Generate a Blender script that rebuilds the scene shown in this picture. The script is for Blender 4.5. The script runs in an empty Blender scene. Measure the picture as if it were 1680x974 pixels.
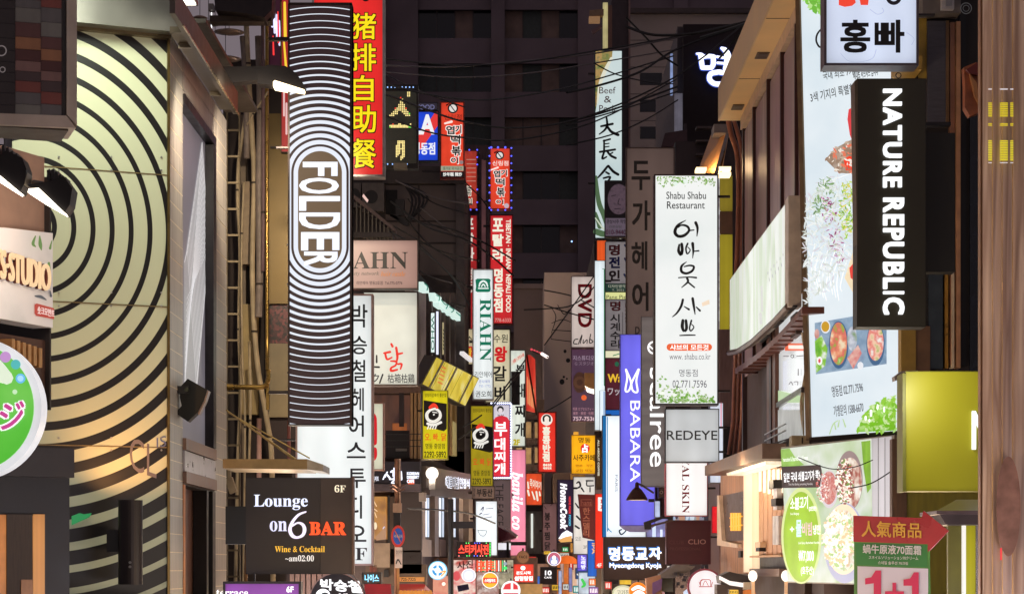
import bpy, math, random
import numpy as np
from mathutils import Vector
from mathutils.geometry import delaunay_2d_cdt
random.seed(7)
SC = bpy.context.scene
COL = SC.collection
# ---------------- camera ----------------
F = 3600.0            # focal length in photo pixels (photo 1680 wide)
CX, CY, H = 852.0, 930.0, 3.2   # vanishing point of the street and eye height
cam = bpy.data.cameras.new('camera'); cam_o = bpy.data.objects.new('camera', cam); COL.objects.link(cam_o)
cam_o.location = (0, 0, H); cam_o.rotation_euler = (math.radians(90), 0, 0)
cam.sensor_width = 36; cam.lens = F/1680*36; cam.shift_x = -12/1680; cam.shift_y = 443/1680
cam.clip_start = 0.1; cam.clip_end = 2000
SC.camera = cam_o
# ---------------- night sky ----------------
w = bpy.data.worlds.new('World'); SC.world = w; w.use_nodes = True
nt = w.node_tree; bg = nt.nodes['Background']
sky = nt.nodes.new('ShaderNodeTexSky'); sky.sky_type = 'NISHITA'; sky.sun_disc = False
sky.sun_elevation = math.radians(-4); sky.sun_rotation = math.radians(200)
add = nt.nodes.new('ShaderNodeVectorMath'); add.operation = 'MULTIPLY_ADD'
add.inputs[1].default_value = (.05, .05, .05); add.inputs[2].default_value = (.18, .148, .165)   # glow of the city on the night sky
nt.links.new(sky.outputs[0], add.inputs[0]); nt.links.new(add.outputs[0], bg.inputs[0]); bg.inputs[1].default_value = 1.0
SC.view_settings.view_transform = 'Standard'; SC.view_settings.look = 'None'
SC.view_settings.exposure = 0.0; SC.view_settings.gamma = 1.0
try: SC.cycles.use_denoising = True; SC.cycles.max_bounces = 6; SC.cycles.sample_clamp_indirect = 4
except Exception: pass

# ---------------- materials ----------------
def lin(c):
    return tuple((v/255/12.92 if v/255 <= .04045 else ((v/255+.055)/1.055)**2.4) for v in c)
MATS = {}
def _new(key):
    m = bpy.data.materials.new(key); m.use_nodes = True; return m
def D(c, rough=.6, metal=0., var=.25, scale=6., bump=0., stretch=None, spec=None):
    """diffuse surface, colour given as srgb 0-255 reflectance"""
    key = ('D', c, rough, metal, var, scale, bump, stretch, spec)
    if key in MATS: return MATS[key]
    m = _new('surface'); n = m.node_tree; b = n.nodes['Principled BSDF']
    l = lin(c)
    b.inputs['Roughness'].default_value = rough; b.inputs['Metallic'].default_value = metal
    if spec is not None: b.inputs['Specular IOR Level'].default_value = spec
    if var or bump:
        tc = n.nodes.new('ShaderNodeTexCoord'); mp = n.nodes.new('ShaderNodeMapping')
        mp.inputs['Scale'].default_value = stretch or (1, 1, 1)
        n.links.new(tc.outputs['Object'], mp.inputs[0])
        no = n.nodes.new('ShaderNodeTexNoise'); no.inputs['Scale'].default_value = scale; no.inputs['Detail'].default_value = 5
        n.links.new(mp.outputs[0], no.inputs['Vector'])
        mr = n.nodes.new('ShaderNodeMapRange'); mr.inputs[1].default_value = .3; mr.inputs[2].default_value = .7
        mr.inputs[3].default_value = 1-var; mr.inputs[4].default_value = 1+var*.4
        n.links.new(no.outputs[0], mr.inputs[0])
        vm = n.nodes.new('ShaderNodeVectorMath'); vm.operation = 'SCALE'; vm.inputs[0].default_value = l
        n.links.new(mr.outputs[0], vm.inputs['Scale']); n.links.new(vm.outputs[0], b.inputs['Base Color'])
        mr2 = n.nodes.new('ShaderNodeMapRange'); mr2.inputs[3].default_value = max(.05, rough-.12); mr2.inputs[4].default_value = min(1, rough+.15)
        n.links.new(no.outputs[0], mr2.inputs[0]); n.links.new(mr2.outputs[0], b.inputs['Roughness'])
        if bump:
            bp = n.nodes.new('ShaderNodeBump'); bp.inputs['Strength'].default_value = bump; bp.inputs['Distance'].default_value = .02
            n.links.new(no.outputs[0], bp.inputs['Height']); n.links.new(bp.outputs[0], b.inputs['Normal'])
    else: b.inputs['Base Color'].default_value = (*l, 1)
    MATS[key] = m; return m
def E(c, s=1., var=.0, scale=1.5, gloss=.35, stretch=None, nee=True):
    """backlit sheet or lamp: emits its srgb colour c at strength s"""
    key = ('E', c, s, var, scale, stretch, nee)
    if key in MATS: return MATS[key]
    m = _new('lit'); n = m.node_tree; b = n.nodes['Principled BSDF']; l = lin(c)
    b.inputs['Base Color'].default_value = (*[x*.3 for x in l], 1); b.inputs['Roughness'].default_value = gloss
    b.inputs['Emission Color'].default_value = (*l, 1); b.inputs['Emission Strength'].default_value = s
    if var:
        tc = n.nodes.new('ShaderNodeTexCoord'); mp = n.nodes.new('ShaderNodeMapping'); mp.inputs['Scale'].default_value = stretch or (1, 1, 1)
        n.links.new(tc.outputs['Object'], mp.inputs[0])
        no = n.nodes.new('ShaderNodeTexNoise'); no.inputs['Scale'].default_value = scale; no.inputs['Detail'].default_value = 3
        n.links.new(mp.outputs[0], no.inputs['Vector'])
        mr = n.nodes.new('ShaderNodeMapRange'); mr.inputs[1].default_value = .3; mr.inputs[2].default_value = .7
        mr.inputs[3].default_value = s*(1-var); mr.inputs[4].default_value = s*1.04
        n.links.new(no.outputs[0], mr.inputs[0])
        # tubes behind the sheet: it falls off towards the casing and ripples a little
        sx = n.nodes.new('ShaderNodeSeparateXYZ'); n.links.new(tc.outputs['Generated'], sx.inputs[0])
        def M(op, a, b_=None):
            q = n.nodes.new('ShaderNodeMath'); q.operation = op
            for i, x in enumerate((a, b_)):
                if x is None: continue
                if isinstance(x, (int, float)): q.inputs[i].default_value = x
                else: n.links.new(x, q.inputs[i])
            return q.outputs[0]
        def edge(o, pw): return M('POWER', M('ABSOLUTE', M('SUBTRACT', M('MULTIPLY', o, 2.), 1.)), pw)
        fall = M('SUBTRACT', 1.06, M('ADD', M('MULTIPLY', edge(sx.outputs[0], 4.), .26), M('MULTIPLY', edge(sx.outputs[2], 8.), .22)))
        rip = M('ADD', 1., M('MULTIPLY', M('SINE', M('MULTIPLY', sx.outputs[0], 15.)), .055))
        n.links.new(M('MULTIPLY', M('MULTIPLY', mr.outputs[0], fall), rip), b.inputs['Emission Strength'])
    if not nee: m.cycles.emission_sampling = 'NONE'
    MATS[key] = m; return m
def EN(c, s=1.): return E(c, s, nee=False)
def ramp_mat(cols, emit=0., scale=4., stretch=None, detail=4., voro=False, rough=.3, dist=0.):
    """mottled colours (print of food, plants, clouded panels)"""
    key = ('R', tuple(cols), emit, scale, stretch, detail, voro, rough, dist)
    if key in MATS: return MATS[key]
    m = _new('print'); n = m.node_tree; b = n.nodes['Principled BSDF']
    tc = n.nodes.new('ShaderNodeTexCoord'); mp = n.nodes.new('ShaderNodeMapping'); mp.inputs['Scale'].default_value = stretch or (1, 1, 1)
    n.links.new(tc.outputs['Object'], mp.inputs[0])
    if voro:
        no = n.nodes.new('ShaderNodeTexVoronoi'); no.inputs['Scale'].default_value = scale
        sp = n.nodes.new('ShaderNodeSeparateColor'); n.links.new(no.outputs['Color'], sp.inputs[0]); out = sp.outputs[0]
    else:
        no = n.nodes.new('ShaderNodeTexNoise'); no.inputs['Scale'].default_value = scale; no.inputs['Detail'].default_value = detail; no.inputs['Distortion'].default_value = dist; out = no.outputs[0]
    n.links.new(mp.outputs[0], no.inputs['Vector'])
    cr = n.nodes.new('ShaderNodeValToRGB'); k = len(cols)
    els = cr.color_ramp.elements
    while len(els) < k: els.new(.5)
    for i, c in enumerate(cols):
        els[i].position = (i+.5)/k if voro else .3+.4*i/(k-1); els[i].color = (*lin(c), 1)
    n.links.new(out, cr.inputs[0])
    b.inputs['Roughness'].default_value = rough
    if emit:
        n.links.new(cr.outputs[0], b.inputs['Emission Color']); b.inputs['Emission Strength'].default_value = emit
        b.inputs['Base Color'].default_value = (.05, .05, .05, 1)
    else: n.links.new(cr.outputs[0], b.inputs['Base Color'])
    MATS[key] = m; return m
BLK = D((28, 25, 27), .45); DKM = D((62, 56, 56), .4, .6); GRM = D((120, 116, 112), .38, .75); STL = D((185, 182, 178), .3, .9)
BRN = D((70, 52, 42), .6); WHT = D((215, 212, 205), .5)

# ---------------- geometry helpers ----------------
def W(px, py, Y): return Vector(((px-CX)*Y/F, Y, H+(CY-py)*Y/F))
class Plane:
    """vertical plane through two ground points, each given by its bearing and distance"""
    def __init__(s, x0, Y0, x1=None, Y1=None):
        if x1 is None: x1, Y1 = x0+100, Y0
        s.a = Vector(((x0-CX)*Y0/F, Y0, 0)); s.b = Vector(((x1-CX)*Y1/F, Y1, 0))
        s.d = (s.b-s.a).normalized(); n = Vector((s.d.y, -s.d.x, 0))
        if n.dot(-s.a) < 0: n = -n
        s.n = n
    def p(s, px, py, off=0.):
        r = Vector(((px-CX)/F, 1, 0)); t = s.a.dot(s.n)/r.dot(s.n)
        return Vector((r.x*t, t, H+(CY-py)*t/F)) + s.n*off
def XP(X):   # plane parallel to the street at X
    p = Plane.__new__(Plane); p.a = Vector((X, 0, 0)); p.b = Vector((X, 100, 0)); p.d = Vector((0, 1, 0))
    p.n = Vector((-1 if X > 0 else 1, 0, 0)); return p
def pl_of(Y): return Y if isinstance(Y, Plane) else Plane(*Y) if isinstance(Y, tuple) else Plane(0, Y)

class MB:
    def __init__(s): s.v = []; s.f = []
    def poly(s, pts):
        i = len(s.v); s.v += [Vector(p) for p in pts]; s.f.append(tuple(range(i, i+len(pts)))); return s
    def prism(s, front, back):
        i = len(s.v); n = len(front); s.v += [Vector(p) for p in front]+[Vector(p) for p in back]
        s.f.append(tuple(range(i, i+n))); s.f.append(tuple(range(i+2*n-1, i+n-1, -1)))
        for k in range(n): s.f.append((i+k, i+(k+1) % n, i+n+(k+1) % n, i+n+k))
        return s
    def slab(s, pl, quad, f=0., b=-.1):
        pl = pl_of(pl)
        if len(quad) == 4 and not isinstance(quad[0], (tuple, list)):
            x0, y0, x1, y1 = quad; q = [pl.p(x0, y0), pl.p(x1, y0), pl.p(x1, y1), pl.p(x0, y1)]
            # real rectangle: horizontal edges level in the world
            zt = (q[0].z if abs(q[0].y) < abs(q[1].y) else q[0].z); zb = q[3].z
            q[1].z = zt; q[2].z = zb
        else: q = [pl.p(*c) for c in quad]
        return s.prism([c+pl.n*f for c in q], [c+pl.n*b for c in q])
    def box(s, a, b):
        (x0, y0, z0), (x1, y1, z1) = a, b
        return s.prism([(x0, y0, z0), (x1, y0, z0), (x1, y0, z1), (x0, y0, z1)], [(x0, y1, z0), (x1, y1, z0), (x1, y1, z1), (x0, y1, z1)])
    def tube(s, pts, r, n=7, caps=True):
        pts = [Vector(p) for p in pts]; m = len(pts); base = len(s.v)
        rs = r if isinstance(r, (list, tuple)) else [r]*m
        for k, p in enumerate(pts):
            t = (pts[min(k+1, m-1)]-pts[max(k-1, 0)]).normalized()
            u = t.cross(Vector((0, 0, 1)) if abs(t.z) < .9 else Vector((0, 1, 0))).normalized(); v = t.cross(u)
            for j in range(n):
                a = 2*math.pi*j/n; s.v.append(p+(u*math.cos(a)+v*math.sin(a))*rs[k])
        for k in range(m-1):
            for j in range(n):
                a = base+k*n+j; b_ = base+k*n+(j+1) % n; s.f.append((a, b_, b_+n, a+n))
        if caps: s.f.append(tuple(base+j for j in range(n))); s.f.append(tuple(base+(m-1)*n+j for j in reversed(range(n))))
        return s
    def disc(s, pl, cx, cy, rx, ry=None, f=0., b=None, n=36):
        pl = pl_of(pl); ry = rx if ry is None else ry
        q = [pl.p(cx+rx*math.cos(2*math.pi*k/n), cy-ry*math.sin(2*math.pi*k/n), f) for k in range(n)]
        if b is None: return s.poly(q)
        return s.prism(q, [c-pl.n*(f-b) for c in q])
    def ring(s, pl, cx, cy, r0, r1, f=0., a0=0, a1=360, n=40, sy=1.):
        pl = pl_of(pl)
        for k in range(n):
            a = math.radians(a0+(a1-a0)*k/n); b = math.radians(a0+(a1-a0)*(k+1)/n)
            s.poly([pl.p(cx+r*math.cos(t), cy-r*sy*math.sin(t), f) for r, t in ((r1, a), (r1, b), (r0, b), (r0, a))])
        return s
    def sphere(s, c, r, n=14, m=9, sz=1.):
        c = Vector(c); base = len(s.v)
        for i in range(m+1):
            th = math.pi*i/m
            for j in range(n):
                ph = 2*math.pi*j/n; s.v.append(c+Vector((r*math.sin(th)*math.cos(ph), r*math.sin(th)*math.sin(ph), r*sz*math.cos(th))))
        for i in range(m):
            for j in range(n):
                a = base+i*n+j; b = base+i*n+(j+1) % n; s.f.append((a, b, b+n, a+n))
        return s
    def lathe(s, c, prof, axis=Vector((0, 0, 1)), n=20):
        c = Vector(c); axis = axis.normalized(); u = axis.cross(Vector((0, 1, 0)) if abs(axis.y) < .9 else Vector((1, 0, 0))).normalized(); v = axis.cross(u); base = len(s.v)
        for r, h in prof:
            for j in range(n):
                a = 2*math.pi*j/n; s.v.append(c+axis*h+(u*math.cos(a)+v*math.sin(a))*r)
        for k in range(len(prof)-1):
            for j in range(n):
                a = base+k*n+j; b = base+k*n+(j+1) % n; s.f.append((a, b, b+n, a+n))
        return s
    def build(s, name, mat, parent=None, smooth=False):
        org = parent_world(parent)
        me = bpy.data.meshes.new(name); me.from_pydata([tuple(v-org) for v in s.v], [], s.f); me.validate(); me.update()
        if mat: me.materials.append(mat)
        if smooth: me.polygons.foreach_set('use_smooth', [True]*len(me.polygons))
        o = bpy.data.objects.new(name, me); COL.objects.link(o)
        if parent: o.parent = parent
        o['wo'] = tuple(org); return o
def parent_world(p): return Vector(p['wo']) if p is not None else Vector((0, 0, 0))
def thing(name, label, cat, base, group=None):
    o = bpy.data.objects.new(name, None); COL.objects.link(o); o.location = base; o['wo'] = tuple(base)
    o.empty_display_size = .2; o['label'] = label; o['category'] = cat
    if group: o['group'] = group
    return o
def structure(name, mb, mat, smooth=False):
    o = mb.build(name, mat, None, smooth); o['kind'] = 'structure'; return o
def meshthing(name, label, cat, mb, mat, group=None, smooth=False):
    """a thing that is one mesh, its origin at its base"""
    n = len(mb.v); c = sum(mb.v, Vector())/n; c.z = min(v.z for v in mb.v)
    mb.v = [v-c for v in mb.v]
    o = mb.build(name, mat, None, smooth); o.location = c; o['wo'] = tuple(c)
    o['label'] = label; o['category'] = cat
    if group: o['group'] = group
    return o

# ---------------- lettering ----------------
def math_map(s, up, lo, dg=None):
    r = ''
    for ch in s:
        if 'A' <= ch <= 'Z': r += chr(up+ord(ch)-65)
        elif 'a' <= ch <= 'z': r += chr(lo+ord(ch)-97)
        elif dg and '0' <= ch <= '9': r += chr(dg+ord(ch)-48)
        else: r += ch
    return r
def SB(s): return math_map(s, 0x1D400, 0x1D41A, 0x1D7CE)      # bold serif
def SI(s): return math_map(s, 0x1D468, 0x1D482)               # bold italic serif
def SS(s): return math_map(s, 0x1D5D4, 0x1D5EE, 0x1D7EC)      # bold sans
def SO(s): return math_map(s, 0x1D63C, 0x1D656)               # bold oblique sans
GC = {}
FC = bpy.data.curves.new('type', 'FONT'); FC.fill_mode = 'NONE'; FC.resolution_u = 3; FO = bpy.data.objects.new('type', FC)
def glyphs(s):
    """filled triangles and outline edges of a line of text, in em"""
    if s in GC: return GC[s]
    c = FC; c.body = s; o = FO; m = o.to_mesh()
    vs = [Vector((v.co.x, v.co.y)) for v in m.vertices]; es = [tuple(e.vertices) for e in m.edges]
    o.to_mesh_clear()
    if not vs: GC[s] = ([], [], []); return GC[s]
    r = delaunay_2d_cdt(vs, es, [], 0, 1e-6)
    V = np.array([(v[0], v[1]) for v in r[0]]); T = [f for f in r[2] if len(f) == 3]
    tri = np.array(T); cen = V[tri].mean(axis=1)
    A = np.array([(vs[a][0], vs[a][1]) for a, b in es]); B = np.array([(vs[b][0], vs[b][1]) for a, b in es])
    up = (A[None, :, 1] > cen[:, 1:2]) != (B[None, :, 1] > cen[:, 1:2])      # even-odd rule keeps the counters open
    dy = B[:, 1]-A[:, 1]; dy = np.where(dy == 0, 1e-12, dy)
    xi = A[:, 0]+(cen[:, 1:2]-A[:, 1])*(B[:, 0]-A[:, 0])/dy
    ins = (up & (xi > cen[:, 0:1])).sum(axis=1) % 2 == 1
    GC[s] = ([tuple(v) for v in V], [tuple(f) for f, k in zip(T, ins) if k], (vs, es))
    return GC[s]
def bbox(vs):
    return min(v[0] for v in vs), min(v[1] for v in vs), max(v[0] for v in vs), max(v[1] for v in vs)
def layout(s, vertical=False, rot=0, pitch=1.0):
    """returns list of (verts, tris, outline) per glyph group in a common frame"""
    if vertical:
        gs = []
        for i, ch in enumerate(s):
            if ch == ' ': continue
            v, t, (ov, oe) = glyphs(ch)
            if not v: continue
            b = bbox(v); cxm = .46 if ord(ch) > 0x2000 and ord(ch) < 0x1D000 else (b[0]+b[2])/2
            gs.append(([(p[0]-cxm, p[1]-i*pitch) for p in v], t, ([(p[0]-cxm, p[1]-i*pitch) for p in ov], oe)))
    else:
        v, t, (ov, oe) = glyphs(s)
        gs = [([(p[0], p[1]) for p in v], t, ([(p[0], p[1]) for p in ov], oe))]
    if rot:
        f = (lambda p: (p[1], -p[0])) if rot == 90 else (lambda p: (-p[1], p[0])) if rot == -90 else (lambda p: (-p[0], p[1]))
        gs = [([f(p) for p in v], t, ([f(p) for p in ov], oe)) for v, t, (ov, oe) in gs]
    return gs
def text(pl, s, box, mat, parent, vertical=False, rot=0, bold=0., off=.004, depth=0., name='lettering', pitch=1.0):
    """lay the words s on the plane so that their ink fills box (photo x0,y0,x1,y1) or a quad of four corners"""
    pl = pl_of(pl); gs = layout(s, vertical, rot, pitch)
    allv = [p for g in gs for p in g[0]]
    if not allv: return None
    x0, y0, x1, y1 = bbox(allv)
    if isinstance(box[0], (tuple, list)): c = [pl.p(*q) for q in box]
    else:
        bx0, by0, bx1, by1 = box; xm = (bx0+bx1)/2
        zt = pl.p(xm, by0).z; zb = pl.p(xm, by1).z
        l = pl.p(bx0, by0); r = pl.p(bx1, by0)
        c = [Vector((l.x, l.y, zt)), Vector((r.x, r.y, zt)), Vector((r.x, r.y, zb)), Vector((l.x, l.y, zb))]
    dx = max(x1-x0, 1e-4); dy = max(y1-y0, 1e-4)
    bw = (c[1]-c[0]).length; bh = (c[3]-c[0]).length
    bwd = .55*bold*min(bw/dx, bh/dy)
    iu, iv = min(.45, bwd/bw), min(.45, bwd/bh)
    def mp(p, ox=0., oy=0., o=0.):
        u = iu+(1-2*iu)*(p[0]-x0)/dx; v = iv+(1-2*iv)*(y1-p[1])/dy
        q = (c[0]*(1-u)+c[1]*u)*(1-v)+(c[3]*(1-u)+c[2]*u)*v
        return q+(c[1]-c[0]).normalized()*ox+Vector((0, 0, oy))+pl.n*o
    mb = MB(); dirs = [(0, 0)]
    if bold: dirs += [(bwd*a, bwd*b) for a in (-1, 0, 1) for b in (-1, 0, 1) if a or b]
    for v, t, (ov, oe) in gs:
        for k, (ox, oy) in enumerate(dirs):
            i = len(mb.v); mb.v += [mp(p, ox, oy, off+depth+k*.0004) for p in v]; mb.f += [tuple(i+q for q in f) for f in t]
            if depth:
                i = len(mb.v); m = len(ov); mb.v += [mp(p, ox, oy, off+depth) for p in ov]+[mp(p, ox, oy, off) for p in ov]
                mb.f += [(i+a, i+b, i+m+b, i+m+a) for a, b in oe]
    return mb.build(name, mat, parent)
def letters(pl, s, box, mat, parent, rot=0, bold=0., off=.004, depth=.03, name='letter'):
    """a word in separate solid letters"""
    full = bbox(layout(s)[0][0]); W0 = full[2]-full[0]; H0 = full[3]-full[1]
    bx0, by0, bx1, by1 = box; res = []
    for i, ch in enumerate(s):
        if ch == ' ': continue
        g = bbox(layout(ch)[0][0]); pre = bbox(layout(s[:i+1])[0][0]); r = (pre[2]-full[0])/W0; l = r-(g[2]-g[0])/W0
        t = (full[3]-g[3])/H0; b = (full[3]-g[1])/H0
        if rot == 90: q = (bx1-(bx1-bx0)*b, by0+(by1-by0)*l, bx1-(bx1-bx0)*t, by0+(by1-by0)*r)
        else: q = (bx0+(bx1-bx0)*l, by0+(by1-by0)*t, bx0+(bx1-bx0)*r, by0+(by1-by0)*b)
        res.append(text(pl, ch, q, mat, parent, rot=rot, bold=bold, off=off, depth=depth, name=name))
    return res
def spline(pts, k=5):
    if len(pts) < 3: return pts
    out = []; P = [pts[0]]+list(pts)+[pts[-1]]
    for i in range(1, len(P)-2):
        for j in range(k):
            t = j/k; a, b, c, d = P[i-1], P[i], P[i+1], P[i+2]
            out.append(tuple(.5*((2*b[m])+(-a[m]+c[m])*t+(2*a[m]-5*b[m]+4*c[m]-d[m])*t*t+(-a[m]+3*b[m]-3*c[m]+d[m])*t**3) for m in range(len(b))))
    out.append(tuple(pts[-1])); return out
def stroke(mb, pl, pts, wd=2., f=.006, sm=True, closed=False):
    """brush stroke: points (x,y[,width]) in photo pixels"""
    pl = pl_of(pl); P = [(p[0], p[1], p[2] if len(p) > 2 else wd) for p in pts]
    if sm: P = spline(P)
    L, R = [], []
    for i, (x, y, w_) in enumerate(P):
        a = P[max(i-1, 0)]; b = P[min(i+1, len(P)-1)]; tx, ty = b[0]-a[0], b[1]-a[1]; l = math.hypot(tx, ty) or 1
        nx, ny = -ty/l*w_/2, tx/l*w_/2; L.append((x+nx, y+ny)); R.append((x-nx, y-ny))
    for i in range(len(P)-1):
        mb.poly([pl.p(*L[i], f), pl.p(*L[i+1], f), pl.p(*R[i+1], f), pl.p(*R[i], f)])
    for e in (0, -1):
        x, y, w_ = P[e]; mb.poly([pl.p(x+w_/2*math.cos(a*.785), y+w_/2*math.sin(a*.785), f+.0006) for a in range(8)])
    return mb
def oval(cx, cy, rx, ry, w=2., n=14, a0=0):
    return [(cx+rx*math.cos(a0+2*math.pi*i/n), cy+ry*math.sin(a0+2*math.pi*i/n), w) for i in range(n+1)]
def prints(pl, parent, items, off=.004):
    """flat print: ('t',text,box,mat,{opts}) ('r',box,mat,name) ('c',cx,cy,rx,ry,mat,name) ('p',points,mat,name) ('s',[strokes],mat,name) ('o',cx,cy,r0,r1,mat,name)"""
    for i, it in enumerate(items):
        f = off+.003*i; k = it[0]
        if k == 't':
            o = dict(it[4]) if len(it) > 4 else {}
            text(pl, it[1], it[2], it[3], parent, off=f, **o)
        elif k == 'r': MB().poly([pl_of(pl).p(x, y, f) for x, y in ((it[1][0], it[1][1]), (it[1][2], it[1][1]), (it[1][2], it[1][3]), (it[1][0], it[1][3]))]).build(it[3] if len(it) > 3 else 'colour_band', it[2], parent)
        elif k == 'c': MB().disc(pl, it[1], it[2], it[3], it[4], f=f).build(it[6] if len(it) > 6 else 'emblem', it[5], parent)
        elif k == 'o': MB().ring(pl, it[1], it[2], it[3], it[4], f=f).build(it[6] if len(it) > 6 else 'emblem_ring', it[5], parent)
        elif k == 'p': MB().poly([pl_of(pl).p(x, y, f) for x, y in it[1]]).build(it[3] if len(it) > 3 else 'colour_patch', it[2], parent)
        elif k == 's':
            mb = MB()
            for st in it[1]:
                stroke(mb, pl, st[0], st[1] if len(st) > 1 else 2, f, sm=(st[2] if len(st) > 2 else True))
            mb.build(it[3] if len(it) > 3 else 'lettering', it[2], parent)
def scatter(pl, parent, poly, n, mats, smin, smax, off, seed=1, thin=.45, name='printed_leaves'):
    """print made of many small leaf shapes inside a polygon (photo pixels)"""
    r = random.Random(seed); xs = [q[0] for q in poly]; ys = [q[1] for q in poly]; mbs = [MB() for _ in mats]; k = 0; pl = pl_of(pl); tries = 0
    while k < n and tries < n*8:
        tries += 1; x = r.uniform(min(xs), max(xs)); y = r.uniform(min(ys), max(ys)); c = False
        for i in range(len(poly)):
            a, b = poly[i], poly[i-1]
            if (a[1] > y) != (b[1] > y) and x < (b[0]-a[0])*(y-a[1])/(b[1]-a[1])+a[0]: c = not c
        if not c: continue
        s = r.uniform(smin, smax); t = r.uniform(0, 3.14); dx, dy = math.cos(t)*s, math.sin(t)*s; w_ = r.uniform(thin*.5, thin)
        o = off+.00002*k
        mbs[r.randrange(len(mats))].poly([pl.p(x+dx, y+dy, o), pl.p(x+dx*.3-dy*w_, y+dy*.3+dx*w_, o), pl.p(x-dx*.5-dy*w_*.8, y-dy*.5+dx*w_*.8, o), pl.p(x-dx, y-dy, o), pl.p(x-dx*.4+dy*w_, y-dy*.4-dx*w_, o), pl.p(x+dx*.5+dy*w_*.8, y+dy*.5-dx*w_*.8, o)]); k += 1
    for m, mt in zip(mbs, mats):
        if m.v: q = m.build(name, mt, parent); q['kind'] = 'stuff'
def lightbox(name, label, rect, Y, face, items=(), frame=DKM, th=.22, fr=2., cat='sign', br=None, group=None, quad=None, lip=.012):
    """sign box: casing with a lip, face sheet, print and the brackets that carry it"""
    pl = pl_of(Y); x0, y0, x1, y1 = rect
    b = pl.p((x0+x1)/2, y1, -th/2); T = thing(name, label, cat, b, group)
    q = quad or [(x0, y0), (x1, y0), (x1, y1), (x0, y1)]
    cxm = sum(p[0] for p in q)/4; cym = sum(p[1] for p in q)/4
    MB().slab(pl, q, -.004, -th).build('casing', frame, T)
    def ins(p, d): return (p[0]+(d if p[0] < cxm else -d), p[1]+(d if p[1] < cym else -d))
    qi = [ins(p, fr) for p in q]
    MB().poly([pl.p(*p, 0) for p in qi]).build('face', face, T)
    if fr:
        m = MB()
        for k in range(4):
            a, c = q[k], q[(k+1) % 4]; ai, ci = qi[k], qi[(k+1) % 4]
            m.prism([pl.p(*p, lip) for p in (a, c, ci, ai)], [pl.p(*p, -.003) for p in (a, c, ci, ai)])
        m.build('frame', frame, T)
    prints(pl, T, items)
    if br:
        side, ln, ys = br
        for y in ys:
            xa = x0 if side == 'L' else x1; xb = xa-ln if side == 'L' else xa+ln
            m = MB(); m.slab(pl, (min(xa, xb), y-1.6, max(xa, xb), y+1.6), -th*.35, -th*.6); m.build('bracket', DKM, T)
    return T
def cyl_light(kind, loc, energy, color, size=.2, rot=None, spot=None, parent=None, blend=.5):
    l = bpy.data.lights.new(kind, 'SPOT' if spot else 'AREA' if isinstance(size, tuple) else 'POINT'); l.energy = energy; l.color = color
    if spot: l.spot_size = math.radians(spot); l.spot_blend = blend; l.shadow_soft_size = size
    elif isinstance(size, tuple): l.shape = 'RECTANGLE'; l.size, l.size_y = size
    else: l.shadow_soft_size = size
    o = bpy.data.objects.new(kind, l); COL.objects.link(o); loc = Vector(loc)
    o.location = loc-(parent_world(parent))
    if parent: o.parent = parent
    if rot is not None: o.rotation_euler = (Vector(rot)-loc).to_track_quat('-Z', 'Y').to_euler()
    return o
# ================= ground, street =================
structure('ground', MB().poly([(-400, -50, -.02), (400, -50, -.02), (400, 900, -.02), (-400, 900, -.02)]), D((70, 68, 66), .9, var=.3, scale=.5))
structure('street', MB().poly([(-3.1, -20, 0), (3.1, -20, 0), (3.1, 128, 0), (-3.1, 128, 0)]), D((62, 60, 60), .55, var=.35, scale=2, bump=.4))
for sx in (-1, 1):
    structure('pavement', MB().box((min(sx*3.1, sx*4.6), -20, -.01), (max(sx*3.1, sx*4.6), 128, .12)), D((120, 112, 106), .7, var=.3, scale=3, bump=.3))

# ================= dark tower block closing the street =================
CON = D((116, 102, 108), .85, var=.25, scale=.35)
DKW = D((26, 26, 36), .25, var=.3, scale=.6)
T = thing('tower_block', 'dark unlit concrete tower block with bands of windows closing off the street', 'building', (-8, 136, 0))
Yt = 136.
def Zt(py): return H+(CY-py)*Yt/F
xs0, xs1 = (560-CX)*Yt/F, (1400-CX)*Yt/F
MB().box((xs0, Yt+.6, 0), (xs1, Yt+14, 46)).build('wall', D((70, 62, 64), .9, var=.15), T)
bands = []
k = 0
ys = [(-110, -72), (-24, 15), (64, 103)]
ys = [(16+88*i, 63+88*i) for i in range(-3, 10)]
cols = [(560, 632), (686, 806), (828, 948), (1030, 1105), (1128, 1248), (1270, 1390)]
mb = MB()
prev = Zt(-330)
for a, b in ys:     # spandrels between window bands
    mb.box((xs0, Yt, Zt(a)), (xs1, Yt+.7, Zt(a-41))); 
    m2 = MB().box((xs0, Yt-.12, Zt(a)-.04), (xs1, Yt-.003, Zt(a)+.12)); m2.build('ledge', CON, T)
mb.box((xs0, Yt, Zt(ys[-1][1])), (xs1, Yt+.7, 0)); mb.build('spandrel', CON, T)
mb = MB()
for x0, x1 in [(632, 686), (806, 828), (948, 1030), (1105, 1128), (1248, 1270)]:
    mb.box(((x0-CX)*Yt/F, Yt-.35, 0), ((x1-CX)*Yt/F, Yt+.75, Zt(-330)))
mb.build('pier', CON, T)
MB().box(((630-CX)*Yt/F, Yt-1.3, 0), ((634-CX)*Yt/F, Yt+1, Zt(-330))).build('pilaster', CON, T)
GL = D((20, 20, 30), .12, var=.5, scale=.5); CUR = D((120, 100, 92), .8, var=.3, scale=1.5); CUR2 = D((70, 76, 74), .8)
wm = {}
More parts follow.
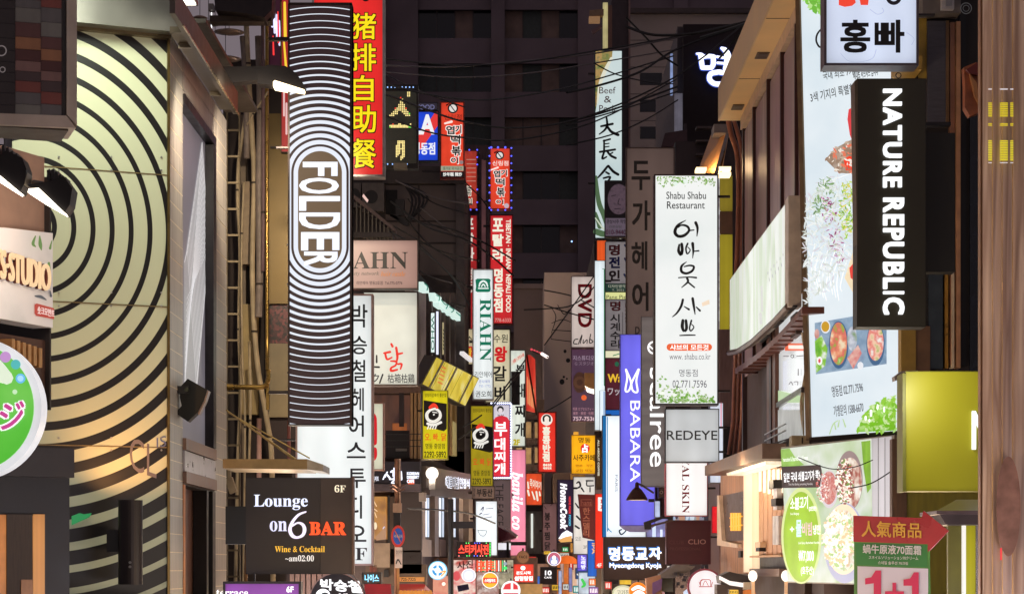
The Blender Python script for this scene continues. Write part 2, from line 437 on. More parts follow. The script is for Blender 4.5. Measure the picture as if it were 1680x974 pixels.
for i, (a, b) in enumerate(ys):
    for j, (x0, x1) in enumerate(cols):
        n = 4; wd = (x1-x0)/n
        f = MB()
        for k in range(n+1):
            xx = x0+wd*k; f.box(((xx-.7-CX)*Yt/F, Yt+.28, Zt(b)), ((xx+.7-CX)*Yt/F, Yt+.36, Zt(a)))
        f.box(((x0-CX)*Yt/F, Yt+.27, Zt(b)), ((x1-CX)*Yt/F, Yt+.37, Zt(b-1.5)))
        fo = f.build('window', D((66, 58, 58), .5), T)
        for k in range(n):
            r = random.random()
            MB().box(((x0+wd*k+.8-CX)*Yt/F, Yt+.34, Zt(b-1.5)), ((x0+wd*(k+1)-.8-CX)*Yt/F, Yt+.4, Zt(a))).build('pane', CUR if (j == 2 and k == 0) or r < .06 else CUR2 if r < .3 else GL, fo)
# a lit lamp at one window
MB().sphere(W(938, 396, Yt-.5), .05).build('lamp', EN((150, 190, 255), 3), T)

def building(label, X0, X1, Y0, Y1, z1, mat, z0=0., cat='building', name='building'):
    T = thing(name, label, cat, ((X0+X1)/2, Y0, 0)); MB().box((X0, Y0, z0), (X1, Y1, z1)).build('wall', mat, T); return T
def bx(px, Y): return (px-CX)*Y/F
def bz(py, Y): return H+(CY-py)*Y/F

# ================= far middle masses =================
Bgr = building('plain grey beige facade high behind the dark block with the glowing character', bx(1034, 100), bx(1262, 100), 100, 112, bz(24, 100), D((150, 138, 136), .8, var=.2, scale=.3))
MB().box((bx(1034, 100)-.1, 99.7, bz(24, 100)), (bx(1262, 100), 112, bz(16, 100))).build('parapet', D((70, 60, 62), .7), Bgr)
for k in range(5): MB().slab(100, (1034, 66+44*k, 1262, 66.8+44*k), .02, -.05).build('joint', D((80, 72, 72), .8), Bgr)
for k in range(3): MB().slab(100, (1050, 120+44*k, 1086, 140+44*k), .01, -.1).build('window', D((24, 24, 32), .15), Bgr)
GW = D((140, 124, 120), .8, var=.15, scale=.5)
Bf = building('grey rendered building at the end of the street behind the overhead wires', bx(843, 104), bx(900, 104), 104, 118, bz(474, 104), GW)
MB().box((bx(843, 104), 103.8, bz(474, 104)), (bx(900, 104), 104.4, bz(466, 104))).build('cornice', GW, Bf)
Bg = building('tall grey wall with black ink drawing on it, beside the DVD sign', bx(893, 96), bx(1000, 96), 96, 103, bz(447, 96), D((205, 186, 174), .8, var=.12, scale=.4))
prints(96, Bg, [('s', [([(905, 505, 1), (912, 520, 1.5), (905, 545, 1)],), ([(915, 500, 1), (925, 515, 1.6), (934, 508, 1)],), ([(905, 530, 1), (922, 524, 1.5), (936, 528, 1)],),
   ([(936, 543), (906, 541), (904, 556), (936, 560)], 1.4, False)], BLK, 'drawing'),
   ('c', 927, 576, 2.5, 3, BLK, 'ink_blot'), ('c', 932, 591, 3.5, 3.6, BLK, 'ink_blot'), ('c', 922, 626, 4, 4.5, BLK, 'ink_blot'), ('c', 925, 618, 2, 2, BLK, 'ink_blot'), ('c', 930, 621, 1.6, 1.6, BLK, 'ink_blot')])
Bh = building('brown brick building in shadow behind the lower row of street signs', bx(838, 90), bx(893, 90), 90, 95, bz(655, 90), D((92, 74, 66), .8, var=.3, scale=2))
for i in range(3):
    for j in range(3):
        f = MB().slab(90, (846+15*i, 690+42*j, 858+15*i, 720+42*j), .06, -.1).build('window', D((100, 88, 80), .5), Bh)
        MB().slab(90, (847.5+15*i, 692+42*j, 856.5+15*i, 718+42*j), .08, .061).build('pane', E((235, 190, 130), .35, .5, 3), f)
Bi = building('brown building with dark windows between the small shop signs', bx(908, 88), bx(975, 88), 88, 94, bz(775, 88), D((84, 66, 58), .8, var=.3, scale=2))
MB().slab(88, (936, 776, 975, 930), .3, 0).build('column', D((150, 112, 50), .6), Bi)
for k in range(4): MB().slab(88, (914, 790+34*k, 932, 814+34*k), .05, -.1).build('window', E((60, 46, 42), .4, .5, 4), Bi)

# ================= LEFT SIDE, near to far =================
XL = -4.95
# --- corner shop with striped glass front and tiled side ---
CS = thing('corner_shop', 'clothes shop with concentric cream and black striped glass front and tiled side wall', 'building', (XL, 31, 0))
SP = Plane(128, 30.48, 277, 31.0)
def stripe_mat():
    m = _new('stripes'); n = m.node_tree; b = n.nodes['Principled BSDF']
    g = n.nodes.new('ShaderNodeNewGeometry'); sub = n.nodes.new('ShaderNodeVectorMath'); sub.operation = 'SUBTRACT'
    c = SP.p(57, 370); sub.inputs[1].default_value = c; n.links.new(g.outputs['Position'], sub.inputs[0])
    def dotm(v):
        d = n.nodes.new('ShaderNodeVectorMath'); d.operation = 'DOT_PRODUCT'; d.inputs[1].default_value = v; n.links.new(sub.outputs[0], d.inputs[0]); return d.outputs['Value']
    def M(op, a, b_=None):
        q = n.nodes.new('ShaderNodeMath'); q.operation = op
        for i, x in enumerate((a, b_)):
            if x is None: continue
            if isinstance(x, (int, float)): q.inputs[i].default_value = x
            else: n.links.new(x, q.inputs[i])
        return q.outputs[0]
    per_u = (SP.p(277, 370)-SP.p(57, 370)).length/220*31.3; per_z = 36.0*30.7/F
    u = M('DIVIDE', dotm(SP.d), per_u); z = M('DIVIDE', dotm((0, 0, 1)), per_z)
    r = M('SQRT', M('ADD', M('MULTIPLY', u, u), M('MULTIPLY', z, z)))
    fr = M('FRACT', M('ADD', r, .5)); dist = M('ABSOLUTE', M('SUBTRACT', fr, .5))
    half = M('ADD', .125, M('MULTIPLY', M('MAXIMUM', M('SUBTRACT', r, 6.), 0.), .021))
    mr = n.nodes.new('ShaderNodeMapRange'); mr.inputs[1].default_value = 0; mr.inputs[2].default_value = .015; n.links.new(M('SUBTRACT', dist, half), mr.inputs[0])
    mx = n.nodes.new('ShaderNodeMix'); mx.data_type = 'RGBA'; n.links.new(mr.outputs[0], mx.inputs[0])
    mx.inputs[6].default_value = (*lin((16, 12, 13)), 1); mx.inputs[7].default_value = (*lin((186, 188, 158)), 1)
    n.links.new(mx.outputs[2], b.inputs['Base Color']); b.inputs['Roughness'].default_value = .42
    no = n.nodes.new('ShaderNodeTexNoise'); no.inputs['Scale'].default_value = .6
    em = M('MULTIPLY', mr.outputs[0], M('MULTIPLY', no.outputs[0], .24))
    n.links.new(mx.outputs[2], b.inputs['Emission Color']); n.links.new(em, b.inputs['Emission Strength'])
    return m
SM = stripe_mat()
MB().slab(SP, (20, 30, 276, 990), -.08, -.6).build('back_wall', BLK, CS)
for q in [(20, 30, 275.5, 268.5), (20, 270, 275.5, 490), (20, 492, 275.5, 727), (20, 729, 275.5, 995)]:
    MB().slab(SP, q, .01, -.03).build('glass_panel', SM, CS)
for y in (269.2, 491, 728):
    MB().slab(SP, (20, y-.8, 275.5, y+.8), .02, -.02).build('seam', D((150, 130, 90), .4, .8), CS)
MB().slab(SP, (273.5, 38, 277.5, 990), .05, -.3).build('edge_trim', D((120, 100, 60), .35, .8), CS)
# head of the glass front
MB().slab(SP, (20, -40, 290, 36), .35, -.6).build('fascia', D((125, 122, 116), .35, .7, var=.15, scale=1.5), CS)
MB().slab(SP, (20, 36, 277, 41), .12, -.02).build('head_trim', D((140, 128, 100), .35, .8), CS)
TILE = D((184, 178, 170), .38, .2, var=.35, scale=1.2, stretch=(1, 14, .6), bump=.25)
SW = XP(XL)
Y0, Y1, Y2, Y3 = 31., 32.28, 35.64, 37.1
ztop = 10.74; row = .2618
nrow = int((ztop-2.2)/row)
for ya, yb, za, zb in ((Y0, Y1, 0, 10.8), (Y2, Y3, 0, 10.8), (Y1, Y2, 10.165, 10.8), (Y1, Y2, 4.42, 4.6)): MB().box((XL-.5, ya, za), (XL-.03, yb, zb)).build('side_wall', D((60, 52, 46), .7), CS)
def tiles(ya, yb, za, zb):
    MBt = MB().box((XL-.03, ya+.006, za), (XL+random.uniform(-.002, .006), yb-.006, zb)); MBt.build('tile', TILE, CS)
for i in range(nrow):
    zb = ztop-row*i; za = zb-row+.014
    tiles(Y0, Y1, za, zb); tiles(Y2, Y3, za, zb)
    if za > 10.16: tiles(Y1, (Y1+Y2)/2, za, zb); tiles((Y1+Y2)/2, Y2, za, zb)
tiles(Y1, (Y1+Y2)/2, 10.16, ztop-row*2-.0); tiles((Y1+Y2)/2, Y2, 10.16, ztop-row*2)
BR = D((235, 220, 190), .35, .2, var=.2)
for i in range(nrow+1):
    z = ztop-row*i
    for ya, yb in ((Y0, Y1), (Y2, Y3)): MB().box((XL-.028, ya, z-row-.001-.0), (XL+.001, yb, z-row+.013)).build('joint', BR, CS)
# lit poster panel in the side wall
zs = 5.12
MB().box((XL-.45, Y1, zs), (XL-.2, Y2, 10.16)).build('niche', BLK, CS)
WF = MB()
WF.box((XL-.2, Y1, 10.02), (XL+.03, Y2, 10.16)); WF.box((XL-.2, Y2-.32, zs), (XL+.03, Y2, 10.0)); WF.box((XL-.2, Y1, zs), (XL-.12, Y1+.04, 10.0))
po = thing('lit_poster', 'tall pale grey lit poster with a white lace diamond, set in the tiled side wall', 'poster', (XL-.1, 34, zs))
WF.build('frame', D((34, 30, 34), .35, .4), po)
PW = XP(XL-.11)
MB().box((XL-.19, Y1+.04, zs), (XL-.11, Y2-.32, 10.02)).build('face', E((166, 160, 172), .38, .25, .8), po)
dm = [(331, 234), (342, 400), (339, 440), (325, 630), (304, 626), (307, 400)]
MB().poly([PW.p(x, y, .004) for x, y in [(331, 234), (341.5, 395), (341, 420), (322, 640), (302, 640), (301.5, 430), (307, 405)]]).build('lace_diamond', ramp_mat([(196, 190, 196), (222, 218, 220), (236, 234, 234)], .38, 22, (1, 3, 1), 6), po)
mb = MB()
for st in ([(331, 234, 1), (342, 405, 1.6)], [(331, 234, 1), (306, 412, 1.6)], [(342, 405, 1.6), (322, 635, 1.5)], [(306, 412, 1.6), (302, 430, 1)]): stroke(mb, PW, st, f=.007, sm=False)
for k in range(16):
    t = k/15
    stroke(mb, PW, [(331-24*t, 234+178*t, .7), (322+(1-t)*20, 635-230*(1-t)*1.0, .7)], f=.006, sm=False)
    stroke(mb, PW, [(331+11*t, 234+171*t, .7), (302+t*4, 640-(1-t)*0-t*150, .7)], f=.0065, sm=False)
mb.build('lace_lines', EN((232, 230, 232), .62), po)
# sill and the doorway below it
for i, (za, zb, xo, mt) in enumerate([(zs-.19, zs-.02, .05, D((150, 120, 105), .4, .6)), (zs-.5, zs-.2, .03, D((190, 184, 190), .3, .6)), (zs-.68, zs-.51, .055, D((140, 112, 100), .4, .6))]):
    MB().box((XL-.2, Y1, za), (XL+xo, Y2-.1, zb)).build('sill', mt, CS)
MB().box((XL-.45, Y1, 0), (XL-.25, Y2, zs-.7)).build('door_panel', D((128, 88, 72), .4, var=.2, stretch=(1, 8, 1)), CS)
MB().box((XL-.24, Y1, 0), (XL+.01, Y1+.2, zs-.7)).build('jamb', D((228, 140, 66), .5), CS)
MB().box((XL-.24, Y2-.75, 0), (XL-.02, Y2-.55, zs-.7)).build('jamb', BLK, CS)
MB().box((XL-.24, Y2-.35, 0), (XL+.02, Y2-.02, zs-.7)).build('jamb', BLK, CS)
# canopy along the top of the side wall
CA = thing('canopy', 'dark metal canopy with a long sloping-looking edge over the tiled side wall', 'canopy', (XL, 31, 10.2))
MB().box((-4.40, 27.6, 10.16), (-4.33, 33.75, 10.5)).build('outer_fascia', D((96, 88, 82), .4, .6), CA)
MB().box((-4.96, 30.9, 10.86), (-4.41, 37.0, 10.92)).build('soffit', D((70, 60, 54), .5, .4), CA)
MB().box((-4.62, 29.0, 10.26), (-4.42, 33.9, 10.34)).build('gutter', D((96, 84, 70), .4, .6), CA)
MB().box((-4.335, 28.2, 10.15), (-4.31, 33.78, 10.17)).build('edge_strip', D((200, 185, 150), .25, .9), CA)
for y in (29.6, 32.6): MB().box((-4.6, y, 10.2), (-4.4, y+.05, 10.42)).build('hanger', D((150, 140, 120), .3, .8), CA)
MB().box((-4.96, 30.95, 10.75), (-4.75, 31.4, 11.4)).build('end_block', D((80, 74, 70), .4, .5), CA)
fl = thing('flood_lamp', 'white strip floodlight at the top edge of the picture above the striped shop', 'lamp', W(308, 0, 30))
MB().slab(30, (284, -6, 320, 1), .1, -.3).build('housing', GRM, fl); MB().slab(30, (286, 0, 318, 3), .12, -.2).build('lens', EN((255, 250, 235), 3), fl)
cyl_light('lamp_light', (-4.0, 31.25, 10.05), 330, (1, .88, .68), .15, rot=(-4.95, 34.0, 8.0), spot=140, parent=fl, blend=1.)
cyl_light('lamp_light', (-5.6, 28.4, 11.6), 800, (.93, 1, .82), .5, rot=(-5.7, 30.7, 8.0), spot=110, parent=fl, blend=1.)
# glass lamp discs hanging behind the canopy
DP = D((150, 128, 116), .3, .3)
for i, (x, y, wd) in enumerate([(328, 30, 26), (342, 39, 45), (376, 53, 50), (353, 85, 26), (370, 97, 52)]):
    Tt = thing('pendant_disc', ['flat pendant disc highest behind the canopy edge', 'flat pendant disc beside the thin white tube lamp', 'upper of the two wide pendant discs beside the alley', 'small pendant disc just above the lowest one', 'lowest pendant disc beside the alley pipes'][i], 'lamp', W(x, y+3, 40), 'pendant discs behind the canopy')
    c = W(x, y, 40); r = wd/2*40/F
    MB().lathe(c, [(.01, .05), (r*.6, .03), (r, 0), (r*.55, -.03), (.01, -.04)], n=24).build('disc', DP, Tt, True)
    MB().tube([c+Vector((0, 0, .04)), c+Vector((0, 0, 1.2))], .006, 5).build('cord', BLK, Tt)
tl = thing('tube_lamp', 'thin upright white tube lamp between the pendant discs', 'lamp', W(347, 82, 39.6))
MB().tube([W(347, 80, 39.6), W(347, 21, 39.6)], .011).build('tube', EN((255, 255, 255), 1.6), tl)
MB().box(W(344, 21, 39.7), W(350, 6, 39.5)).build('holder', GRM, tl)
# ---- black curved floodlight on the tiles, black cylinder lamp ----
sl = thing('wedge_floodlight', 'black wedge shaped floodlight bracketed to the tiled pier', 'lamp', W(315, 692, 31.9))
pts = [(290, 678), (310, 692), (326, 677), (337, 655), (342, 640), (310, 622), (299, 634), (297, 652), (300, 666)]
MB().slab(31.9, pts, .12, -.12).build('housing', D((26, 26, 24), .5, .3), sl)
MB().slab(31.9, (288, 634, 312, 646), .14, -.05).build('bracket', BLK, sl)
MB().disc(31.9, 309, 640, 3.5, f=.17, b=.12).build('knob', D((70, 74, 60), .3, .7), sl)
MB().slab(31.9, [(326, 679), (337, 656), (342, 641), (344, 642), (339, 658), (328, 681)], .10, -.10).build('rim', D((150, 130, 120), .3, .6), sl)
cl = thing('cylinder_lamp', 'tall black cylinder wall lamp in front of the lower striped glass', 'lamp', W(214, 960, 29.9))
a = W(214, 958, 29.9); b = W(214, 820, 29.9)
MB().lathe(a, [(0, 0), (.165, 0), (.165, (b-a).z), (.13, (b-a).z), (.13, (b-a).z-.1), (0, (b-a).z-.1)], n=28).build('shade', D((40, 32, 32), .38, .4), cl, False)
MB().box(W(186, 905, 30.4), W(198, 868, 29.9)).build('bracket', BLK, cl)
MB().disc(29.72, 213, 922, 2, f=0, b=-.03).build('screw', STL, cl)
MB().disc(29.72, 213, 929, 2, f=0, b=-.03).build('screw', STL, cl)
cyl_light('lamp_light', W(214, 812, 29.75), 130, (1, .44, .12), .04, rot=W(222, 640, 30.75), spot=120, parent=cl, blend=.9)
mbf = MB()
for y in (52, 258, 280, 480, 502, 718, 738):
    for x in (96, 182, 264): mbf.disc(SP, x, y, 1.6, f=.03, b=.012, n=10)
o = mbf.build('panel_fixings', STL, CS); o['kind'] = 'stuff'
# ghost lettering on the glass
prints(SP, CS, [('t', 'CL', [(212, 715), (256, 732), (256, 785), (212, 770)], D((112, 104, 112), .5, var=0), {'name': 'glass_lettering'}),
   ('t', 'IS', [(256, 718), (272, 714), (272, 732), (256, 734)], D((96, 106, 150), .5, var=0), {'name': 'glass_lettering'})], .025)
MB().slab(SP, [(117, 846), (130, 841), (137, 843), (150, 841), (146, 848), (117, 861)], .026, .015).build('small_sticker', E((40, 160, 90), .6), CS)
# --- lightbox at top left ---
bp = Plane(0, 18, 125, 18.2)
T = thing('wall_screen', 'dark framed lightbox with faded brick red and grey mosaic squares', 'screen', bp.p(60, 214, -.2))
MB().slab(bp, (-60, -60, 112, 204), 0, -.5).build('casing', D((60, 52, 48), .5, .3), T)
mb = MB()
mb.prism([bp.p(*q, .05) for q in ((108, -60), (125, -60), (125, 208), (108, 190))], [bp.p(*q, -.5) for q in ((108, -60), (125, -60), (125, 208), (108, 190))])
mb.prism([bp.p(*q, .052) for q in ((-60, 186), (108, 192), (123, 212), (-60, 204))], [bp.p(*q, -.45) for q in ((-60, 186), (108, 192), (123, 212), (-60, 204))])
mb.build('frame', D((170, 158, 148), .4, .25, var=.15), T)
MB().slab(bp, (-55, -55, 107, 196), .04, .001).build('black_surround', BLK, T)
pal = [(92, 44, 38), (70, 40, 38), (96, 66, 62), (70, 62, 62), (112, 70, 48), (54, 38, 38), (84, 76, 72), (60, 30, 28)]
yy = [-50, -22, 0, 14, 38, 62, 82, 101, 118, 134, 152, 172, 190]
for i in range(len(yy)-1):
    for j, (xa, xb) in enumerate([(-28, 24), (24, 66), (66, 100)]):
        if j == 0: c = (34, 26, 26)
        else: c = pal[(i*3+j*5) % 8]
        MB().slab(bp, (xa+.3, yy[i]+.3, xb-.3, yy[i+1]-.3), .048, .041).build('square', E(c, .42, .3, 3), T)
prints(bp, T, [('o', 1, 86, 7, 9, EN((120, 110, 110), .7)), ('o', 3, 117, 3.4, 5, EN((120, 110, 110), .7))], .055)

# --- studio sign wall ---
STU = thing('studio_building', 'brown clad shop at the left edge under a pair of floodlights', 'building', W(30, 930, 24))
tp = Plane(0, 23, 80, 23.8)
MB().slab(tp, (-120, 200, 79, 372), -.05, -1.2).build('wall', D((150, 120, 104), .7, var=.12), STU)
MB().slab(tp, (79, 290, 81.5, 672), .02, -1.0).build('corner_post', D((36, 30, 30), .5), STU)
MB().slab(tp, (-120, 526, 79, 672), -.04, -1.2).build('lower_wall', D((72, 46, 36), .6, var=.3, stretch=(8, 8, 1)), STU)
ST = thing('studio_sign', 'white fascia sign with raised cream letters given a glow at the left edge', 'sign', tp.p(40, 535))
MB().slab(tp, [(-120, 366), (0, 374), (79, 383), (79, 538), (0, 524), (-120, 505)], .06, -.2).build('panel', ramp_mat([(235, 230, 232), (222, 222, 226), (196, 200, 204)], 0, 1.2, rough=.4), ST)
GN = E((120, 160, 90), .5)
prints(tp, ST, [('s', [([(50, 388, 2), (46, 400, 5), (50, 405, 2)],), ([(57, 388, 2), (58, 402, 6), (60, 411, 1)],), ([(77, 395, 1), (74, 408, 4)],), ([(72, 432, 4), (74, 458, 5)],)], GN, 'leaf'),
   ('s', [([(49, 486, 2), (58, 487, 5), (67, 492, 2)],), ([(74, 478, 2), (75, 486, 4)],)], E((96, 100, 108), .5), 'emblem'),
   ('p', [(48, 500), (51, 498), (80, 506), (80, 524), (50, 518), (48, 514)], E((196, 74, 60), .6), 'label_plate'),
   ('t', '숏크모먼트', [(52, 502), (80, 509), (80, 521), (52, 515)], EN((240, 220, 215), .8), {'bold': .03})], .064)
GOLD_LIT = E((250, 214, 168), .75)  # emission on the letter faces stands for the floodlight falling on them
base = [(-34, 396), (69, 437), (69, 480), (-34, 448)]
wsum = 'ARTS·STUDIO'
full = bbox(layout(wsum)[0][0]); W0 = full[2]-full[0]
for i, ch in enumerate(wsum):
    pre = bbox(layout(wsum[:i+1])[0][0]); g = bbox(layout(ch)[0][0]); r = (pre[2]-full[0])/W0; l = r-(g[2]-g[0])/W0
    def q(u, v):
        xx = -50+118*u; yt = 398+38*u; yb = 448+31*u; return (xx, yt+(yb-yt)*v)
    vt, vb = ((0, 1) if ch != '·' else (.42, .58))
    text(tp, ch, [q(l, vt), q(r, vt), q(r, vb), q(l, vb)], D((96, 36, 26), .5, var=0), ST, bold=.075, off=.064, depth=.03, name='letter_shadow')  # dark red outline letters painted in as the shadow behind
    text(tp, ch, [q(l, vt), q(r, vt), q(r, vb), q(l, vb)], GOLD_LIT, ST, bold=.0, off=.10, depth=.03, name='letter')
for k in range(2):
    lab = ['black finned floodlight at the far left edge over the studio sign', 'black finned floodlight just right of its twin, over the studio sign'][k]
    ox, oy = (0, 0) if k == 0 else (77, 38)
    Yf = 21.6
    fo = thing('finned_floodlight', lab, 'lamp', W(20+ox, 320+oy, Yf), 'floodlights over the studio sign')
    hs = [(-10+ox, 282+oy), (-4+ox, 262+oy), (14+ox, 250+oy), (40+ox, 262+oy), (47+ox, 280+oy), (44+ox, 304+oy), (36+ox, 319+oy)] if k == 0 else [(48, 306), (84, 300), (108, 292), (122, 312), (118, 338), (108, 354)]
    MB().slab(Yf, hs, .1, -.16).build('housing', D((30, 26, 26), .5, .3), fo)
    fins = [(0, 246), (9, 243), (16, 246), (23, 252), (30, 256)] if k == 0 else [(83, 282), (90, 281), (96, 285), (102, 290), (109, 295)]
    for (a_, b_) in fins: MB().slab(Yf, [(a_-3, b_+16), (a_-3, b_), (a_+1.5, b_-2), (a_+3, b_+16)], .09, -.15).build('fin', BLK, fo)
    ln = [(-8, 287), (0, 288), (36, 318), (33, 320), (-8, 294)] if k == 0 else [(48, 310), (64, 309), (106, 349), (109, 354), (72, 333), (46, 316)]
    MB().slab(Yf-.12, ln, .02, -.1).build('lens', EN((255, 244, 225), 4), fo)
    if k == 0: MB().slab(Yf, [(43, 306), (48, 288), (49, 286), (45, 306)], .1, -.12).build('side_flap', D((150, 140, 120), .4, .5), fo)
    MB().tube([W(ox+10, oy+268, Yf+.05), W(ox-20, oy+262, Yf+.4), W(ox-30, oy+262, Yf+1.2)], .03).build('arm', BLK, fo)
    cyl_light('lamp_light', W(8+ox*.85, 321+oy*.75, Yf-.05), 62, (1, .82, .62), .06, rot=W(-10+ox*.4, 470, 23.3), spot=120, parent=fo, blend=.8)
mbx = MB().tube([W(-30, 236, 21.7), W(7, 238, 21.7), W(7, 214, 21.7)], .008); meshthing('hanging_cable', 'thin cable dropping to the floodlights from the dark lightbox', 'cable', mbx, BLK)
# studio gold fins under the wall
for k in range(6):
    MB().slab(tp, (4+9*k, 556+3*k, 9+9*k, 588+3*k), .12, -.03).build('gold_letter', D((200, 150, 100), .3, .7), STU)
# --- round green sign ---
rp = 20.2
T = thing('round_sign', 'large round bright green and white sign cut by the left edge', 'sign', W(-50, 790, rp))
MB().disc(rp, -50, 668, 118, f=0, b=-.25, n=64).build('rim', E((236, 236, 240), .9, .15, 3), T)
MB().disc(rp, -50, 668, 106, f=.02, b=.002, n=64).build('face', ramp_mat([(70, 190, 40), (96, 205, 60), (150, 225, 110)], .85, .8), T)
WH = EN((255, 255, 255), 1.0)
prints(rp, T, [('s', [([(-60, 590, 20), (-20, 600, 40), (12, 620, 22)],)], EN((232, 245, 220), .9), 'highlight'),
   ('c', 10, 586, 9, 9, EN((200, 150, 210), .9), 'dot'), ('c', 27, 598, 8, 8, EN((90, 190, 190), .9), 'dot'), ('c', 35, 621, 8, 8, EN((110, 190, 235), .95), 'dot'), ('c', 35, 621, 5, 5, EN((170, 220, 250), 1), 'dot'), ('c', 26, 643, 4, 4, EN((200, 235, 190), .95), 'dot'),
   ('t', 'ラージ', [(-90, 670), (44, 655), (44, 706), (-90, 712)], WH, {'bold': .11, 'name': 'lettering'}),
   ('t', 'ラージ', [(-88, 672), (42, 657), (42, 704), (-88, 710)], EN((205, 75, 150), .9), {'bold': .035, 'name': 'lettering'})], .025)
# --- dark shopfront bottom left ---
T = thing('dark_shopfront', 'black framed shopfront with a warm lit window at the bottom left corner', 'shopfront', W(55, 974, 21))
dp = Plane(0, 21, 115, 21.4)
MB().slab(dp, (-120, 729, 114, 778), .12, -.3).build('fascia', D((44, 38, 38), .5, var=.3), T)
MB().slab(dp, (-120, 778, 114, 1120), 0, -.6).build('frame', D((24, 20, 22), .45), T)
MB().slab(dp, (-120, 840, 75, 1120), .02, .001).build('window_frame', BLK, T)
MB().slab(dp, (-120, 843, 71, 1120), .03, .021).build('pane', ramp_mat([(70, 44, 30), (120, 78, 48), (200, 136, 70)], .6, 1.3, (4, 4, .6), 2), T)
MB().slab(dp, (8, 843, 50, 1120), .05, .031).build('curtain', D((74, 62, 54), .7, var=.3, stretch=(12, 12, 1)), T)
MB().slab(dp, (52, 843, 71, 1120), .04, .031).build('lit_post', E((222, 150, 80), .75, .3, 1), T)
MB().slab(dp, (-40, 843, 9, 1120), .036, .031).build('lit_shelf', E((226, 140, 66), .6, .5, 6), T)
MB().slab(dp, (31, 950, 50, 1000), .06, .051).build('shelf_goods', E((170, 110, 60), .5, .5, 10), T)

# ================= the service alley with pipes =================
AL = thing('service_alley', 'narrow gap full of pipes and cable ladders between the tiled shop and the next building', 'building', (bx(420, 42), 42, 0))
MB().box((bx(366, 42.4), 42.4, 0), (bx(480, 42.4), 43, 13)).build('back_wall', D((52, 42, 38), .8, var=.4, scale=1.5), AL)
MB().slab(42.2, (443, 190, 475, 500), .2, -.3).build('olive_panel', D((104, 86, 50), .35, .5, var=.3, scale=1), AL)
MB().slab(42.2, (443, 500, 475, 565), .1, -.3).build('red_mesh_panel', ramp_mat([(60, 30, 30), (130, 60, 62), (40, 26, 26)], 0, 20, voro=True), AL)
MB().slab(42.1, (443, 565, 474, 685), .2, -.3).build('beige_box', D((150, 134, 100), .5, var=.25, scale=2), AL)
MB().slab(42.1, (443, 685, 486, 760), .1, -.3).build('dark_box', D((54, 38, 36), .6, var=.4, stretch=(9, 1, 1)), AL)
MB().slab(42.3, (395, 190, 404, 760), .1, -.2).build('duct', D((120, 104, 84), .6, var=.3), AL)
MB().slab(42.0, (399, 300, 412, 435), .15, -.1).build('duct', D((126, 108, 84), .45, .3, var=.3), AL)
MB().slab(42.0, (398, 500, 424, 680), .12, -.1).build('duct', D((160, 138, 88), .55, var=.3, scale=3), AL)
for (x0, x1, ya, yb) in [(372.5, 393, 118, 985)]:
    LD = thing('cable_ladder', 'rusty metal cable ladder running up beside the tiled pier', 'ladder', W(383, 985, 40))
    for x in (x0, x1): MB().slab(40, (x-1, ya, x+1, yb), .05, -.05).build('rail', D((100, 88, 66), .5, .5), LD)
    y = ya+10
    while y < yb: MB().slab(40, (x0, y-1.6, x1, y+1.6), .02, -.02).build('rung', D((130, 116, 92), .5, .5), LD); y += 43
PB = D((176, 158, 126), .6, var=.35, scale=3, bump=.3); PG = D((128, 114, 104), .55, var=.3, bump=.3); PY = D((160, 130, 70), .28, .8, var=.15)
pipes = [('beige conduit bulging left of the alley pipes', [(408, 112), (404, 180), (392, 260), (390, 330), (394, 410), (392, 540), (395, 640), (390, 760), (386, 980)], 3.0, PB),
 ('beige bent hose in the middle of the alley', [(404, 40), (408, 130), (414, 230), (417, 300), (414, 420), (416, 520), (424, 610), (438, 690), (446, 760), (448, 985)], 4.4, PB),
 ('grey broad downpipe behind the beige hoses', [(424, 60), (427, 180), (425, 300), (426, 440), (424, 520)], 6, PG),
 ('dark pinkish pipe dotted with rivets', [(431, 30), (432, 300), (431, 445)], 3.0, D((110, 84, 84), .6)),
 ('shiny brass coloured straight pipe beside the striped sign', [(438, 20), (438, 300), (438.5, 606)], 3.2, PY),
 ('thin yellow conduit crossing the ladder', [(400, 300), (396, 420), (398, 600), (402, 700), (398, 985)], 1.8, PB),
 ('pale pink short pipe low in the alley', [(425, 686), (425, 800)], 4, D((190, 150, 140), .5)),
 ('thin pipe leaning out from the alley top', [(440, 150), (420, 180), (405, 205)], 1.6, PB),
 ('brown cable hanging low behind the square black bar sign', [(412, 800), (408, 860), (402, 974)], 3, D((150, 110, 70), .6)),
 ('thick grey pipe climbing behind the beige conduits', [(398, 60), (404, 150), (405, 260)], 5, PG),
 ('straight dark drainpipe at the right of the alley', [(474, 688), (474, 770)], 3, D((110, 60, 56), .5)),
 ('slim bare conduit left of the beige hose', [(409, 560), (411, 660), (408, 770)], 2.2, PB)]
for i, (lab, pts, r, mt) in enumerate(pipes):
    P = [W(x, y, 41.3-.12*(i % 4)) for x, y in [(a[0], a[1]) for a in spline(pts, 4)]]
    po_ = meshthing('pipe', lab, 'pipe', MB().tube(P, r*41.2/F, 9), mt, smooth=True)
    for k in range(2+i % 4, len(P)-1, 9): MB().tube([P[k]+Vector((0, 0, .018)), P[k]-Vector((0, 0, .018))], r*41.2/F*1.2, 9).build('clamp', D((70, 60, 52), .4, .6), po_)
bpz = thing('brass_pipe', 'horizontal brass coloured pipe with elbow crossing the alley', 'pipe', W(405, 640, 38.2))
MB().tube([W(x, y, 38.2) for x, y in spline([(371, 634.5), (400, 634.5), (428, 634.5), (436, 631), (440, 622), (440, 606)], 4)], .045, 10).build('tube', PY, bpz, True)
MB().tube([W(372, 634.5, 38.2), W(383, 634.5, 38.2)], .06, 10).build('coupling', PY, bpz)
MB().slab(38.3, (437, 620, 442, 672), .05, -.05).build('plate', PY, bpz)
